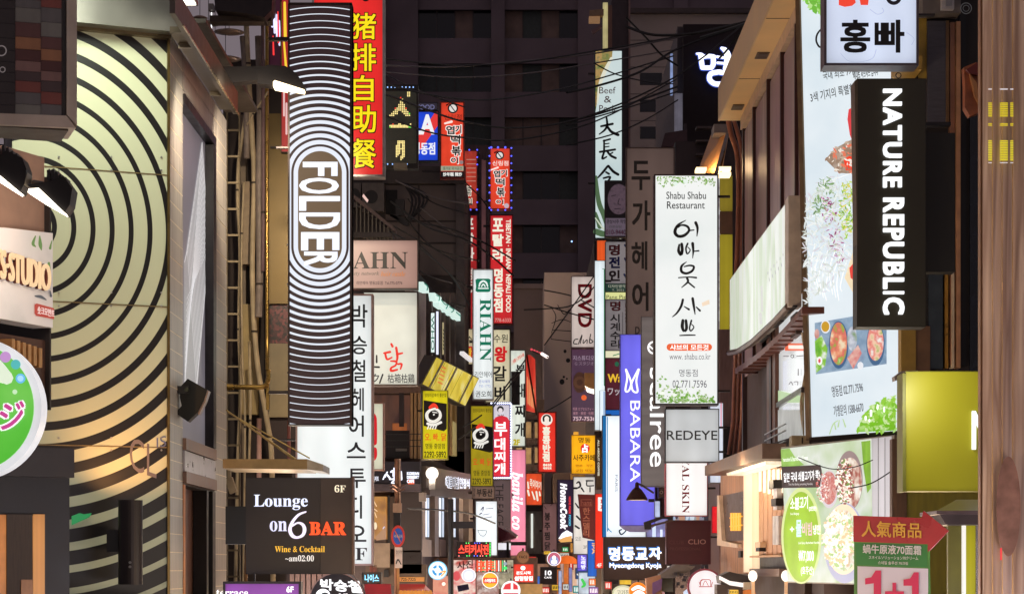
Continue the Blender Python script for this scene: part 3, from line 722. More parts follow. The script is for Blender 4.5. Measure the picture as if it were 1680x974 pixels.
# arm lamp
ar = thing('sign_lamp', 'dark hooded sign lamp on a long arm, glowing warm over the striped sign', 'lamp', W(470, 150, 33))
MB().slab(33.2, [(358, 112), (440, 111), (440, 132), (362, 140)], .1, -.15).build('arm', D((44, 38, 38), .5, .4), ar)
MB().slab(33, [(424, 120), (440, 110), (470, 112), (488, 124), (503, 147), (500, 152), (448, 143), (424, 140)], .14, -.16).build('hood', D((40, 33, 33), .45, .4), ar)
MB().slab(32.9, [(449, 136), (452, 134), (500, 149), (499, 153), (476, 149), (449, 144)], .08, -.2).build('lens', EN((255, 232, 190), 3.5), ar)
cyl_light('lamp_light', W(450, 152, 34.2), 1500, (1, .82, .6), .1, rot=W(415, 480, 41), spot=70, parent=ar, blend=.9)
u2 = thing('upper_hood', 'big dark hood and bracket at the top edge above the alley', 'lamp', W(400, 35, 36))
MB().slab(36, [(352, -20), (450, -20), (448, 22), (436, 34), (400, 26), (356, 22)], .2, -.3).build('hood', D((46, 38, 40), .45, .4), u2)
MB().slab(36.2, (345, 28, 446, 38), .1, -.2).build('bracket', D((70, 58, 52), .5, .4), u2)
# small red/blue signs behind the striped sign
lightbox('vertical_sign', 'narrow dark sign with glowing white and red strokes above the olive panel', (441, -30, 461, 115), 41.6, E((60, 24, 40), .7, .3), [('s', [([(446+i*4, 5+j*9+i*10, 3), (447+i*4, 40+j*4+i*10, 4)],) for i in range(4) for j in (0, 1)], EN((220, 220, 255), 1.1)), ('s', [([(448, 60, 2), (449, 90, 3)],), ([(456, 20, 2), (457, 70, 3)],)], EN((255, 60, 60), 1.)) ], BLK, fr=1, br=('L', 8, (0, 100)))
lightbox('vertical_sign', 'narrow red sign with yellow strokes squeezed beside the striped sign', (461, -30, 474, 250), 41.8, E((190, 50, 50), .7, .3), [('s', [([(467, 5, 4), (468, 60, 5)],), ([(466, 70, 3), (470, 120, 4)],)], EN((250, 210, 60), 1.)), ('s', [([(466, 150, 3), (466, 190, 3)],), ([(470, 170, 3), (470, 220, 3)],)], EN((240, 200, 200), .8))], BLK, fr=1, br=('L', 18, (10, 240)))
# awning board and its stay wires
aw = thing('awning_board', 'flat brown metal awning board hung on two slanting wires', 'awning', W(450, 772, 32))
MB().slab(32, [(367, 753), (505, 753), (505, 770), (367, 768)], .1, -1.3).build('board', D((150, 124, 84), .35, .6, var=.2), aw)
MB().slab(32, [(505, 753), (531, 762), (531, 773), (505, 770)], .102, -1.0).build('end_cap', D((170, 158, 140), .3, .7), aw)
for a, b in (((371, 672), (486, 753)), ((374, 676), (508, 751)), ((395, 690), (480, 752))): MB().tube([W(*a, 33), W(*b, 32)], .011, 5).build('stay_wire', D((190, 160, 100), .3, .8), aw)
bt = thing('junction_box', 'small yellowish junction box hanging under the awning board', 'box', W(380, 808, 38))
MB().slab(38, [(371, 786), (381, 782), (389, 805), (378, 810)], .1, -.1).build('box', PB, bt); MB().slab(38, (374, 770, 379, 784), .05, -.05).build('stem', PB, bt)
# ================= SIGNS OF THE LEFT SIDE =================
KB = D((26, 24, 28), .5, var=0); WHL = E((232, 238, 238), 1.0, .12, .8); WHP = EN((255, 255, 255), 1.15)
# striped FOLDER sign
def folder_mat(pl, cx, y0, y1, r0, per):
    m = _new('striped_face'); n = m.node_tree; b = n.nodes['Principled BSDF']
    g = n.nodes.new('ShaderNodeNewGeometry'); sub = n.nodes.new('ShaderNodeVectorMath'); sub.operation = 'SUBTRACT'
    s = 33/F; c = W(cx, (y0+y1)/2, 33); sub.inputs[1].default_value = c; n.links.new(g.outputs['Position'], sub.inputs[0])
    sx = n.nodes.new('ShaderNodeSeparateXYZ'); n.links.new(sub.outputs[0], sx.inputs[0])
    def M(op, a, b_=None, c_=None):
        q = n.nodes.new('ShaderNodeMath'); q.operation = op
        for i, x in enumerate((a, b_, c_)):
            if x is None: continue
            if isinstance(x, (int, float)): q.inputs[i].default_value = x
            else: n.links.new(x, q.inputs[i])
        return q.outputs[0]
    u = M('DIVIDE', sx.outputs[0], s); z = M('MAXIMUM', M('SUBTRACT', M('ABSOLUTE', M('DIVIDE', sx.outputs[2], s)), (y1-y0)/2), 0.)
    d = M('SQRT', M('ADD', M('MULTIPLY', u, u), M('MULTIPLY', z, z)))
    e = M('SUBTRACT', d, r0); ph = M('FRACT', M('DIVIDE', e, per))
    duty = M('MAXIMUM', M('SUBTRACT', .68, M('MULTIPLY', e, .0033)), .13)
    on = M('MULTIPLY', M('LESS_THAN', ph, duty), M('GREATER_THAN', e, 0.))
    mx = n.nodes.new('ShaderNodeMix'); mx.data_type = 'RGBA'; n.links.new(on, mx.inputs[0])
    mx2 = n.nodes.new('ShaderNodeMix'); mx2.data_type = 'RGBA'; n.links.new(M('LESS_THAN', e, 0.), mx2.inputs[0])
    mx2.inputs[6].default_value = (*lin((44, 30, 33)), 1); mx2.inputs[7].default_value = (*lin((104, 84, 62)), 1)
    n.links.new(mx2.outputs[2], mx.inputs[6]); mx.inputs[7].default_value = (*lin((232, 238, 250)), 1)
    n.links.new(mx.outputs[2], b.inputs['Emission Color']); b.inputs['Emission Strength'].default_value = 1.; b.inputs['Base Color'].default_value = (.03, .025, .025, 1); b.inputs['Roughness'].default_value = .7; b.inputs['Specular IOR Level'].default_value = .15
    return m
T = thing('striped_sign', 'tall projecting sign of white concentric stripes round one word reading downwards', 'sign', W(526, 697, 33.2))
MB().slab(33, (474, 7, 577.5, 697), -.003, -.32).build('casing', D((40, 34, 34), .4, .4), T)
MB().slab(33, (475.5, 9, 574, 695), 0, -.002).build('face', folder_mat(33, 525, 284, 404, 36, 11.2), T)
MB().slab(33, (574, 7, 577.5, 697), .02, -.30).build('edge_trim', D((60, 48, 44), .35, .6), T)
MB().slab(33, (474, 5, 577.5, 9), .02, -.30).build('edge_trim', D((60, 48, 44), .35, .6), T)
MB().slab(33, (472.5, 7, 475.5, 697), .02, -.30).build('edge_trim', D((60, 48, 44), .35, .6), T)
for ch, (x0, y0, x1, y1) in zip('FOLDER', [(497, 266, 554, 289), (491, 292, 556, 318), (491, 322, 558, 346), (491, 349, 558, 376), (494, 381, 557, 411), (499, 413, 554, 436)]):
    text(33, ch, (x0, y0, x1, y1), E((226, 232, 244), 1.05), T, rot=90, bold=.05, off=.006, depth=.012, name='letter')
for y in (60, 640): MB().slab(33.2, (440, y, 474, y+5), -.05, -.15).build('bracket', DKM, T)
# red chinese sign
RED = E((232, 42, 40), .95, .18, 1.2); YEL = EN((248, 222, 20), 1.0)
T = lightbox('red_sign', 'big red sign with five yellow Chinese characters running down', (512, -60, 631, 290), 37, RED, [], STL, th=.3, fr=3.5, br=('L', 60, (60, 240)))
for ch, y in zip('猪排自助餐', (22, 72, 124, 173, 228)):
    bx_ = (575.5, y, 617, y+56) if ch != '自' else (579, y, 613, y+48)
    hh = {'猪': 43, '排': 45, '自': 43, '助': 45, '餐': 48}[ch]; bx_ = (bx_[0], y, bx_[2], y+hh)
    text(37, ch, (bx_[0]-1.5, y-1.5, bx_[2]+1.5, y+hh+1.5), KB, T, bold=.07, off=.005)
    text(37, ch, bx_, YEL, T, bold=.022, off=.012)
MB().disc(37, 600, -2, 6, 5, f=.01).build('emblem', KB, T)
# LED sign
T = thing('led_sign', 'black dot matrix LED sign glowing with red and green figures', 'sign', W(658, 280, 46))
MB().slab(46, (630, 139, 686, 276), 0, -.3).build('casing', D((40, 36, 32), .5), T)
MB().slab(46, (633, 150, 683, 268), .006, .001).build('grid_panel', ramp_mat([(26, 30, 20), (38, 42, 26), (52, 44, 30)], .5, 40, voro=True), T)
MB().slab(46, (646, 268, 668, 277), .05, -.2).build('base_block', D((150, 140, 120), .4, .5), T)
bm = {'y': [], 'g': [], 'r': [], 'b': []}
def dots(rows, x0, y0, st, key):
    for j, r in enumerate(rows):
        for i, ch in enumerate(r):
            if ch != '.': bm[ch if ch in bm else key].append((x0+i*st, y0+j*st))
dots(['..........yy', '..........yy', '..........yy', '......r.....', '.....ryy....', '......yy....', '......yy....', '.....yyyy...', '.....yyyy...', '...ryyyyyr..', '...yyyyyyy..', '..yyy..yyyy.', '.yyyy...yyyg', 'yyy......yyy'], 640, 152, 2.9, 'y')
dots(['..r...yy..yy..y', 'yyyyyyyyyyyyyyy', 'gyyyyyyyyyyyygg'], 640, 204, 2.4, 'y')
dots(['..yyyyy', '..yyyyy', '..yy.yy', '.yyy.yy', '.yyy.yy', '.yyyyyy', '.yyy.yy', '.yyy.yy', '.yyy.yy', '.yy..yy', '.y..yyy', '....yy.', '....y..'], 648, 232, 2.5, 'y')
for x in range(636, 684, 6): bm['b'].append((x, 143.5))
for x in range(636, 672, 8): bm['b'].append((x, 269.5))
for k, c, s_ in (('y', (255, 232, 150), 1.2), ('g', (120, 240, 90), 1.1), ('r', (255, 70, 50), 1.1), ('b', (150, 190, 255), 1.6)):
    mb = MB()
    for x, y in bm[k]: mb.slab(46, (x-.95, y-.95, x+.95, y+.95), .014, .007)
    o = mb.build('led_dots', EN(c, s_), T); o['kind'] = 'stuff'
for y in (178, 250): MB().slab(46, (560, y-2, 630, y+2), -.1, -.16).build('bracket', DKM, T)
# blue/red sign with LA
BLU = E((28, 70, 214), .95, .15, 2)
T = lightbox('blue_red_sign', 'blue and red sign with white capitals between the LED sign and a red one', (652, 182, 720, 265), 50, BLU, [
 ('p', [(690, 220), (714, 184), (718.5, 184), (718.5, 206), (690, 246), (672, 246), (672, 228)], EN((226, 58, 56), .95)),
 ('t', 'LA', (676, 188, 713, 221), EN((236, 238, 240), 1), {'bold': .06}),
 ('t', '명동점', (678, 234, 714, 254), EN((235, 238, 245), 1), {'bold': .06})], BLK, br=('L', 30, (200, 250)))
lightbox('dark_header_sign', 'small dark header sign with dim FOOD above the blue and red sign', (655, 168, 718, 181), 50, E((52, 46, 58), .8, .3), [('t', 'KOR FOOD', (660, 172, 713, 180), EN((110, 110, 150), .9), {'bold': .03})], BLK, fr=1, br=('L', 30, (175,)))
# tteokbokki signs
def emblem(cx, cy, r):
    return [('c', cx, cy, r, r, EN((230, 226, 220), .9)), ('o', cx, cy, r*.72, r, KB), ('s', [([(cx-r*.5, cy-r*.6, 1.5), (cx+r*.4, cy+r*.6, 1.5)],), ([(cx-r*1.2, cy-r*.6, 2.5), (cx-r*.4, cy-r*1.1, 1)],)], KB)]
RD2 = E((226, 66, 40), .95, .15, 3)
T = lightbox('red_sign', 'red rice cake restaurant sign with round pot emblem and black band at its foot', (722, 167, 762, 293), 53, RD2,
 emblem(743, 178, 8.5)+[('t', '신림점', (729, 188, 757, 197), EN((70, 20, 20), .8)), ('s', [([(730, 203, 3), (741, 200, 4)],)], EN((250, 225, 215), 1))]+
 sum([[('t', ch, (b[0]-1.2, b[1]-1.2, b[2]+1.2, b[3]+1.2), EN((250, 240, 232), 1), {'bold': .12}), ('t', ch, b, KB, {'bold': .05})] for ch, b in (('엽', (732, 207, 746, 221)), ('기', (747, 206, 757, 219)), ('떡', (740, 222, 755, 237)), ('볶', (741, 240, 756, 256)), ('이', (740, 259, 752, 269)))], [])+
 [('c', 757, 267, 3.2, 3.2, EN((150, 130, 130), .9)), ('r', (723.5, 273, 760.5, 281), EN((170, 176, 150), .8)), ('t', '즐거운 외식공간', (727, 274.5, 758, 279.5), KB), ('r', (723.5, 282, 760.5, 291.5), EN((22, 20, 22), .8)), ('t', '炒年糕 辣炒', (727, 283.5, 758, 290), EN((240, 240, 235), 1), {'bold': .04})],
 D((150, 60, 50), .4, .4), br=('L', 30, (185, 280)))
T = lightbox('red_sign', 'red rice cake restaurant sign edged with tiny blue lights, above the Tibetan food sign', (803, 242, 838, 344), 62, RD2,
 emblem(820, 255, 7)+[('t', '신림점', (808, 264, 834, 272), EN((250, 225, 215), .9), {'bold': .03}), ('s', [([(806, 279, 2.5), (817, 275, 3)],)], EN((250, 225, 215), 1))]+
 sum([[('t', ch, (b[0]-1, b[1]-1, b[2]+1, b[3]+1), EN((250, 240, 232), 1), {'bold': .12}), ('t', ch, b, KB, {'bold': .05})] for ch, b in (('엽', (810, 280, 821, 291)), ('기', (822, 279, 832, 289)), ('떡', (813, 293, 828, 305)), ('볶', (815, 308, 828, 323)), ('이', (814, 328, 826, 336)))], [])+
 [('c', 831, 338, 4, 4, EN((200, 180, 190), .9))], D((150, 60, 50), .4, .4), br=('L', 10, (260, 330)))
mb = MB()
for y in (243, 256, 268, 280, 292, 304, 316, 329, 341): mb.sphere(W(803, y, 61.8), .024, 6, 4); mb.sphere(W(839, y, 61.8), .024, 6, 4)
for x in (806, 817, 829): mb.sphere(W(x, 344.5, 61.8), .024, 6, 4); mb.sphere(W(x, 242, 61.8), .03, 6, 4)
o = mb.build('fairy_lights', EN((80, 90, 255), 2.2), T); o['kind'] = 'stuff'
RD3 = E((206, 40, 44), .95, .15, 3)
CW = EN((238, 234, 214), 1)
lightbox('red_sign', 'long red sign reading TIBETAN INDIAN NEPALI FOOD down its right edge', (803, 352, 842, 532), 62.5, RD3,
 [('t', '포', (808, 358, 826, 380), CW, {'bold': .07}), ('t', '탈', (808, 384, 826, 404), CW, {'bold': .07}), ('t', '라', (808, 408, 828, 430), CW, {'bold': .07}), ('t', '명동점', (810, 440, 826, 512), CW, {'bold': .07, 'vertical': True}),
  ('t', 'TIBETAN · INDIAN · NEPALI FOOD', (830, 360, 838, 512), CW, {'rot': 90, 'bold': .05}), ('t', '778-6333', (812, 522, 838, 528), EN((230, 180, 170), .8))], D((120, 40, 40), .4, .4), br=('L', 10, (370, 515)))
# glass flank; the red signs reflected in it are built as a dimmer second pair
GF = building('slim glass flank with a painted dull pink reflection beside the two red signs', bx(763, 66), bx(799, 66), 66, 76, bz(238, 66), D((84, 58, 60), .3, .2, var=.3, stretch=(5, 5, .4)))
MB().slab(66, (790, 262, 797, 560), .02, -.1).build('edge_strip', E((110, 70, 72), .55, .4, 2), GF)  # red reflection put into the strip's own glow
MB().slab(66, (783.5, 245, 786, 560), .02, -.1).build('mullion', D((60, 36, 38), .4), GF)
T = lightbox('reflected_red_sign', 'built reflection of the bright rice cake sign with blue lights, in the glass flank', (756, 246, 784, 344), 65.5, E((196, 62, 44), .75, .35, 5), [
 ('s', [([(766, 262+i*7, 1.5), (780, 262+i*7, 1.5)],) for i in range(6)], EN((220, 150, 130), .6)), ('t', '볶', (765, 305, 774, 322), CW, {'bold': .12}), ('t', '볶', (766, 306, 773, 321), KB, {'bold': .04}), ('t', '이', (766, 325, 775, 336), CW, {'bold': .1}), ('t', '이', (767, 326, 774, 335), KB, {'bold': .03})], D((110, 50, 46), .5), br=('L', 8, (262, 330)))
mb = MB()
for x, y in ((764, 344), (772, 344), (782, 344), (783, 246), (783, 258), (783, 270), (783, 311), (783, 332), (770, 246)): mb.sphere(W(x, y, 65.3), .024, 6, 4)
o = mb.build('fairy_lights', EN((80, 90, 255), 2.0), T); o['kind'] = 'stuff'  # bulbs belonging to the built reflection
lightbox('reflected_red_sign', 'built reflection of the Tibetan food sign with broken white characters, in the glass flank', (756, 352, 784, 560), 65.6, E((190, 44, 46), .72, .35, 5), [
 ('t', '포', (765, 358, 777, 376), EN((236, 226, 214), .8), {'bold': .08}), ('t', '탈', (765, 382, 777, 400), EN((236, 226, 214), .8), {'bold': .08}), ('t', '라', (765, 406, 778, 428), EN((236, 226, 214), .8), {'bold': .08}), ('t', '명동', (767, 440, 776, 480), EN((236, 226, 214), .7), {'bold': .06, 'vertical': True})], D((110, 40, 40), .5), br=('L', 8, (372, 520)))

# ---- building behind: balcony, air conditioners, panel wall ----
PWt = D((96, 84, 80), .7, var=.2, scale=1)
B1 = building('dark building with panelled flank and air conditioners behind the left signs', bx(480, 58), bx(762, 58), 58, 68, bz(278, 58), D((64, 56, 54), .8, var=.3))
MB().slab(58, (628, 274, 764, 302), .12, -.1).build('cornice', D((66, 58, 56), .7), B1)
for x0, x1 in ((632, 686), (688, 748)):
    for y0, y1 in ((304, 362), (364, 398), (400, 452)): MB().slab(58, (x0+.6, y0+.6, x1-.6, y1-.6), .03, -.02).build('panel', PWt, B1)
MB().slab(58, (748, 300, 762, 640), .08, -.1).build('pilaster', D((92, 82, 80), .7), B1)
MB().slab(58, (633, 312, 652, 352), .04, .0).build('vent_opening', D((20, 18, 20), .8), B1)
MB().slab(58, (650, 330, 664, 356), .3, .0).build('cable_box', D((44, 40, 40), .6), B1)
for i, (x0, y0, x1, y1) in enumerate([(594, 300, 630, 346), (575, 300, 592, 340)]):
    T = thing('air_conditioner', ['grey outdoor air conditioner unit with round grille under the red sign', 'second air conditioner unit half hidden behind the striped sign'][i], 'air conditioner', W((x0+x1)/2, y1, 57.5))
    MB().slab(57.5, (x0, y0, x1, y1), 0, -.4).build('case', D((96, 88, 84), .5, .3), T)
    m = MB(); [m.ring(57.5, (x0+x1)/2-3, (y0+y1)/2, r_, r_+.8, f=.02) for r_ in (4, 7, 10)]; m.build('grille', BLK, T)
    MB().disc(57.5, (x0+x1)/2-3, (y0+y1)/2, 11, f=.01).build('fan_opening', D((40, 36, 36), .6), T)
ST2 = thing('stair_balcony', 'slanting steel balcony stair with upright bars beside the striped sign', 'stairs', W(610, 400, 52))
MB().slab(52, [(577, 318), (650, 378), (650, 384), (577, 326)], .3, -.3).build('stringer', D((110, 92, 88), .5, .4), ST2)
for i in range(11):
    x = 580+i*6.4; y = 322+i*5.2; MB().slab(52, (x-1, y, x+1, y+56), .25, .2).build('bar', D((116, 108, 96), .5, .3), ST2)
MB().slab(52, [(577, 384), (645, 384), (645, 392), (577, 392)], .3, -.5).build('deck', D((84, 74, 70), .6), ST2)
# white neon spill painted on the stair rail as a glowing patch
MB().slab(51.9, [(598, 322), (606, 332), (604, 336), (596, 326)], .34, .3).build('painted_spill', EN((240, 200, 190), .9), ST2)
mb = MB()
for k in range(5): mb.tube([W(x, y, 57.3) for x, y in spline([(655+k*2, 300), (700-k*6, 320+k*2), (690-k*5, 345+k*3), (668, 358+k*3), (640, 352)], 4)], .03, 5)
meshthing('cable_bundle', 'looped bundle of black cables drooping on the panelled flank', 'cable', mb, BLK)

# RIAHN board and chicken board
lightbox('hair_salon_board', 'wide dusky pink board with black serif capitals over the cream chicken sign', (500, 393, 686, 474), 39.5, E((176, 138, 128), .78, .22, .9), [
 ('t', SB('RIAHN'), (535, 413, 669, 441), D((32, 30, 32), .5, var=0)), ('t', SI('society network'), (566, 445, 622, 453), EN((110, 96, 84), .7)), ('t', SI('hair castle'), (625, 445, 665, 453), EN((200, 120, 60), .8)), ('t', '리안헤어 명동2호점  Tel.775-0776', (585, 461, 660, 467), KB)], D((60, 46, 42), .5, .3), fr=1.5, br=('L', 30, (400, 465)))
T = lightbox('chicken_sign', 'large cream backlit sign with one red handwritten character above small black ones', (500, 478, 686, 632), 40, E((222, 222, 208), .98, .3, 1.1), [
 ('p', [(560, 482), (611, 482), (614, 486), (614, 546), (611, 556), (606, 558), (560, 560)], D((34, 30, 32), .5, var=0)), ('s', [([(578, 486, 7), (582, 492, 10), (586, 494, 4)],), ([(588, 486, 3), (584, 492, 6)],)], EN((228, 50, 36), .95)), ('c', 583, 502, 9, 6, EN((230, 230, 225), .95))
 ], D((90, 74, 64), .5, .3), th=.35, br=('L', 30, (500, 610)))
RS = EN((222, 44, 30), .95)
prints(40, T, [('s', [([(642, 564, 3.5), (644, 568, 4)],), ([(630, 579, 3), (640, 577, 4)],), ([(632, 579, 3.5), (635, 589, 3.5), (643, 586, 2.5)],), ([(650, 570, 4), (652, 584, 4), (651, 592, 3)],), ([(651, 581, 3.5), (660, 579, 3)],), ([(641, 592, 2.5), (650, 593, 3.5), (649, 599, 3), (642, 603, 3.5), (642, 608, 4), (652, 606, 3)],), ([(653, 597, 3), (659, 597, 3.5), (657, 605, 2.5)],)], RS, 'brush_character'),
 ('s', [([(618, 583, 2.5), (618, 594, 3)],), ([(610, 588, 2), (610, 600, 2.5), (622, 602, 3)],)], KB, 'brush_character'),
 ('t', 'ク', (610, 613, 622, 627), KB, {'bold': .02}), ('s', [([(623, 628, 2.5), (628, 614, 2.5)],)], KB), ('t', '枯箱枯鷄', (636, 613, 680, 628), KB, {'bold': .01})])
# white hair studio sign
T = lightbox('hair_studio_sign', 'long white sign with black Korean hair studio name reading down, ending in F', (485, 482, 612, 927), 36, E((228, 233, 232), 1.0, .14, .9), [], D((170, 140, 130), .45, .3), th=.3, fr=3, br=('L', 40, (720, 900)))
for ch, b in (('박', (577, 499, 603, 537)), ('승', (577, 551, 602, 581)), ('철', (577, 590, 600, 626)), ('헤', (576, 636, 597, 674)), ('어', (572, 681, 597, 716)), ('스', (569, 725, 600, 751)), ('투', (571, 768, 600, 800)), ('디', (571, 812, 594, 850)), ('오', (570, 861, 601, 888))):
    text(36, ch, b, KB, T, bold=.022)
text(36, '𝐅', (583, 898, 602, 918), KB, T)
MB().slab(36, [(574, 478), (596, 478), (597, 484), (574, 484)], .01, -.2).build('top_cap', D((60, 44, 44), .5), T)
# lounge sign
LG = thing('bar_sign', 'square black bar sign with blue white letters, a big 6 and orange BAR', 'sign', W(490, 940, 31.6))
MB().slab(31.5, (403, 783, 580, 941), 0, -.22).build('casing', D((36, 31, 31), .35, .2, var=.1), LG)
MB().slab(31.5, (403.5, 784, 525, 940), .008, .001).build('face', D((38, 31, 30), .32, var=.15, scale=2), LG)
MB().slab(31.5, (526, 784, 576, 940), .008, .001).build('face', D((60, 48, 42), .3, var=.3, scale=1.5), LG)
MB().slab(31.5, (577, 782, 580.5, 941), .02, -.2).build('edge_trim', D((100, 80, 70), .4, .6), LG)
LW = EN((225, 232, 255), 1.15)
letters(31.5, SB('Lounge'), (417, 811, 505, 836), LW, LG, depth=.03, off=.009)
for o in letters(31.5, SB('on'), (443, 854, 471, 871), EN((222, 222, 250), 1.05), LG, depth=.03, off=.009): pass
mb = MB(); stroke(mb, 31.5, [(502, 839, 2.5), (490, 844, 4), (480, 856, 5), (476, 868, 6), (480, 878, 6), (488, 881, 4), (497, 877, 5), (500, 868, 6), (497, 860, 5), (489, 857, 3), (480, 862, 3)], f=.03); mb.build('numeral', EN((235, 225, 245), 1.1), LG)
letters(31.5, SB('BAR'), (508, 855, 568, 877), EN((255, 84, 34), 1.1), LG, depth=.03, off=.009, bold=.035)
text(31.5, SB('Wine & Cocktail'), (451, 895, 533, 905), EN((250, 190, 60), 1.), LG, off=.012)
text(31.5, SB('~am02:00'), (468, 910, 515, 920), EN((240, 232, 225), 1.), LG, off=.012)
text(31.5, SB('6F'), (549, 795, 567, 807), EN((250, 236, 205), 1.), LG, off=.012)
MB().slab(32, (370, 830, 403, 892), .0, -.3).build('mount_box', D((34, 30, 28), .6), LG)
MB().slab(32, (417, 941, 419, 954), .0, -.05).build('hanger', BLK, LG)
lightbox('purple_sign', 'purple lit sign with white serif lettering and 6F, below the square black bar sign', (366, 953, 494, 1040), 30.5, E((132, 62, 158), .9, .3, 2), [
 ('t', SB('terrace'), (355, 966, 407, 978), WHP), ('t', '6F', (470, 961, 482, 971), WHP, {'bold': .05})], D((32, 26, 34), .45, .3), fr=4)
T = thing('round_black_sign', 'round black sign with white handwritten Korean, under the square black bar sign', 'sign', W(553, 1025, 33))
MB().disc(33, 553, 984, 46, f=0, b=-.3, n=48).build('casing', D((34, 26, 28), .4), T); MB().ring(33, 553, 984, 44, 46, f=.01, n=48).build('rim', D((150, 120, 110), .4, .4), T)
prints(33, T, [('t', '박승철', [(526, 948), (590, 952), (596, 973), (524, 966)], WHP, {'bold': .06}), ('t', '헤어', [(552, 972), (590, 974), (590, 992), (552, 992)], WHP, {'bold': .06}),
  ('c', 530, 976, 12, 11, WHP), ('c', 533, 976, 7, 5, KB), ('c', 530, 977, 2, 2, WHP)])
# slats right of purple sign
WB = thing('slatted_shutter', 'wooden slatted panel glimpsed between the purple sign and the round black sign', 'shutter', W(498, 1000, 36.5))
for k in range(7): MB().slab(36.5, (476+k*9, 938, 483+k*9, 1010), .05, -.03).build('slat', D((168, 130, 108), .5, var=.3, stretch=(6, 6, 1)), WB)
MB().slab(36.6, (470, 936, 545, 1012), 0, -.1).build('backing', BRN, WB)

# ---- first floor window room with red numbers sign ----
B2 = building('brown corner building with a cafe window on its first floor', bx(560, 46), bx(690, 46), 46, 56, bz(640, 46), D((74, 60, 58), .7, var=.2))
MB().slab(46, (588, 634, 690, 645), .2, -.2).build('lintel', D((110, 86, 76), .5), B2)
f = MB().slab(46, (612, 646, 676, 752), .02, -.3).build('window', BRN, B2)
MB().slab(46, (614, 648, 673, 750), .03, .021).build('pane', ramp_mat([(62, 34, 34), (96, 58, 46), (120, 70, 50)], .55, 1.5, (3, 1, 1), 2), f)
MB().slab(46, (644, 694, 668, 726), .04, .031).build('lit_cabinet', E((170, 96, 52), .7, .3, 5), B2)
MB().slab(46, (633, 706, 672, 752), .05, .041).build('counter', D((32, 28, 32), .5), B2)
MB().slab(46, (655, 640, 663, 700), .08, .03).build('mullion', D((60, 52, 54), .4), B2)
for k, x in enumerate((674, 680, 686)): MB().slab(46, (x, 640, x+4, 752), .16, .0).build('wooden_post', D((170, 136, 96), .5, var=.3, stretch=(9, 9, 1)), B2)
for y in (712, 722, 732): MB().slab(45.8, (628, y, 692, y+1.2), .22, .18).build('rail', BLK, B2)
MB().slab(46, (650, 736, 668, 740), .2, .1).build('tray', GRM, B2)
lightbox('red_number_sign', 'cream sign with a thick red rounded figure beside the white hair studio sign', (575, 660, 630, 771), 37.5, E((214, 214, 190), .95, .15, 2), [
 ('s', [([(600, 678, 9), (612, 682, 9), (614.5, 696, 8), (614.5, 726, 8)],), ([(614.5, 737, 8), (613, 750, 9), (600, 756, 9)],)], EN((206, 28, 40), .95), 'numeral')], D((180, 140, 130), .5), fr=2, br=('L', 12, (700,)))
# cafe fascia
CF = thing('cafe_fascia', 'dark cafe fascia with glowing white brush lettering and a KOREAN DESSERT CAFE tag', 'sign', W(650, 800, 45.5))
MB().slab(45.5, (600, 757, 690, 793), .1, -.4).build('panel', D((34, 30, 44), .4), CF)
MB().slab(45.5, (600, 794, 690, 806), .16, -.4).build('ledge', D((96, 86, 92), .4, .5), CF)
GWt = EN((235, 240, 255), 1.3)
mb = MB()
for st in ([(629, 786, 2), (634, 778, 3), (640, 784, 3)], [(636, 774, 2), (632, 782, 3)], [(642, 774, 3), (645, 772, 2), (646, 781, 3)], [(647, 768, 2.5), (648, 784, 3)], [(640, 786, 2.5), (648, 786, 2.5), (643, 792, 2.5), (650, 792, 2)], [(658, 774, 4), (659, 786, 3.5)]): stroke(mb, 45.5, st, f=.12)
mb.build('lettering', GWt, CF)
prints(45.5, CF, [('t', '디저트', (612, 781, 622, 789), GWt, {'bold': .04}), ('r', (670, 786, 680, 795), EN((255, 96, 40), 1.1)), ('t', 'KOREAN', (668, 774, 688, 779), GWt, {'bold': .1}), ('t', 'DESSERT', (668, 780, 688, 785), GWt, {'bold': .1}), ('t', 'CAFE', (668, 786, 680, 792), GWt, {'bold': .1})], .105)
for (x0, y0, x1, y1, nm, mt) in [(612, 814, 634, 884, 'lit_window', ramp_mat([(150, 92, 40), (204, 140, 60), (180, 120, 80)], .8, 3)), (636, 812, 640, 890, 'frame_post', BLK), (640, 814, 648, 900, 'frame_post', BRN), (648, 806, 692, 902, 'dark_panel', D((60, 50, 50), .5, var=.1)), (600, 884, 634, 924, 'ledge_wall', D((84, 68, 62), .6)), (612, 890, 640, 930, 'planter_box', D((150, 130, 112), .6, var=.2)), (600, 925, 700, 960, 'lower_wall', D((90, 72, 60), .6, var=.3)), (652, 905, 692, 940, 'dark_window', D((40, 32, 30), .3))]:  # the dark window is a plain dark glossy pane
    MB().slab(45.7, (x0, y0, x1, y1), .05+(.02 if nm == 'planter_box' else 0), -.3).build(nm, mt, B2)
prints(45.7, B2, [('s', [([(614, 822, 1.5), (618, 830, 1.5)],), ([(614, 834, 1.5), (619, 838, 1.5)],), ([(615, 840, 1.5), (618, 848, 1.5)],)], EN((240, 210, 170), .9), 'window_lettering'), ('c', 616, 862, 3, 6, EN((235, 220, 190), .9), 'hanging_menu'), ('c', 631, 868, 3, 5, EN((200, 200, 225), .9), 'hanging_menu'), ('p', [(616, 880), (634, 862), (634, 884), (618, 886)], EN((180, 140, 110), .7), 'poster')], .06)
for k in range(5): MB().slab(45.7, (607+2.4*k, 926, 608.4+2.4*k, 944), .07, .05).build('grille_bar', D((120, 60, 52), .5), B2)
MB().slab(45.7, (630, 934, 638, 946), .1, .05).build('vent', BLK, B2)
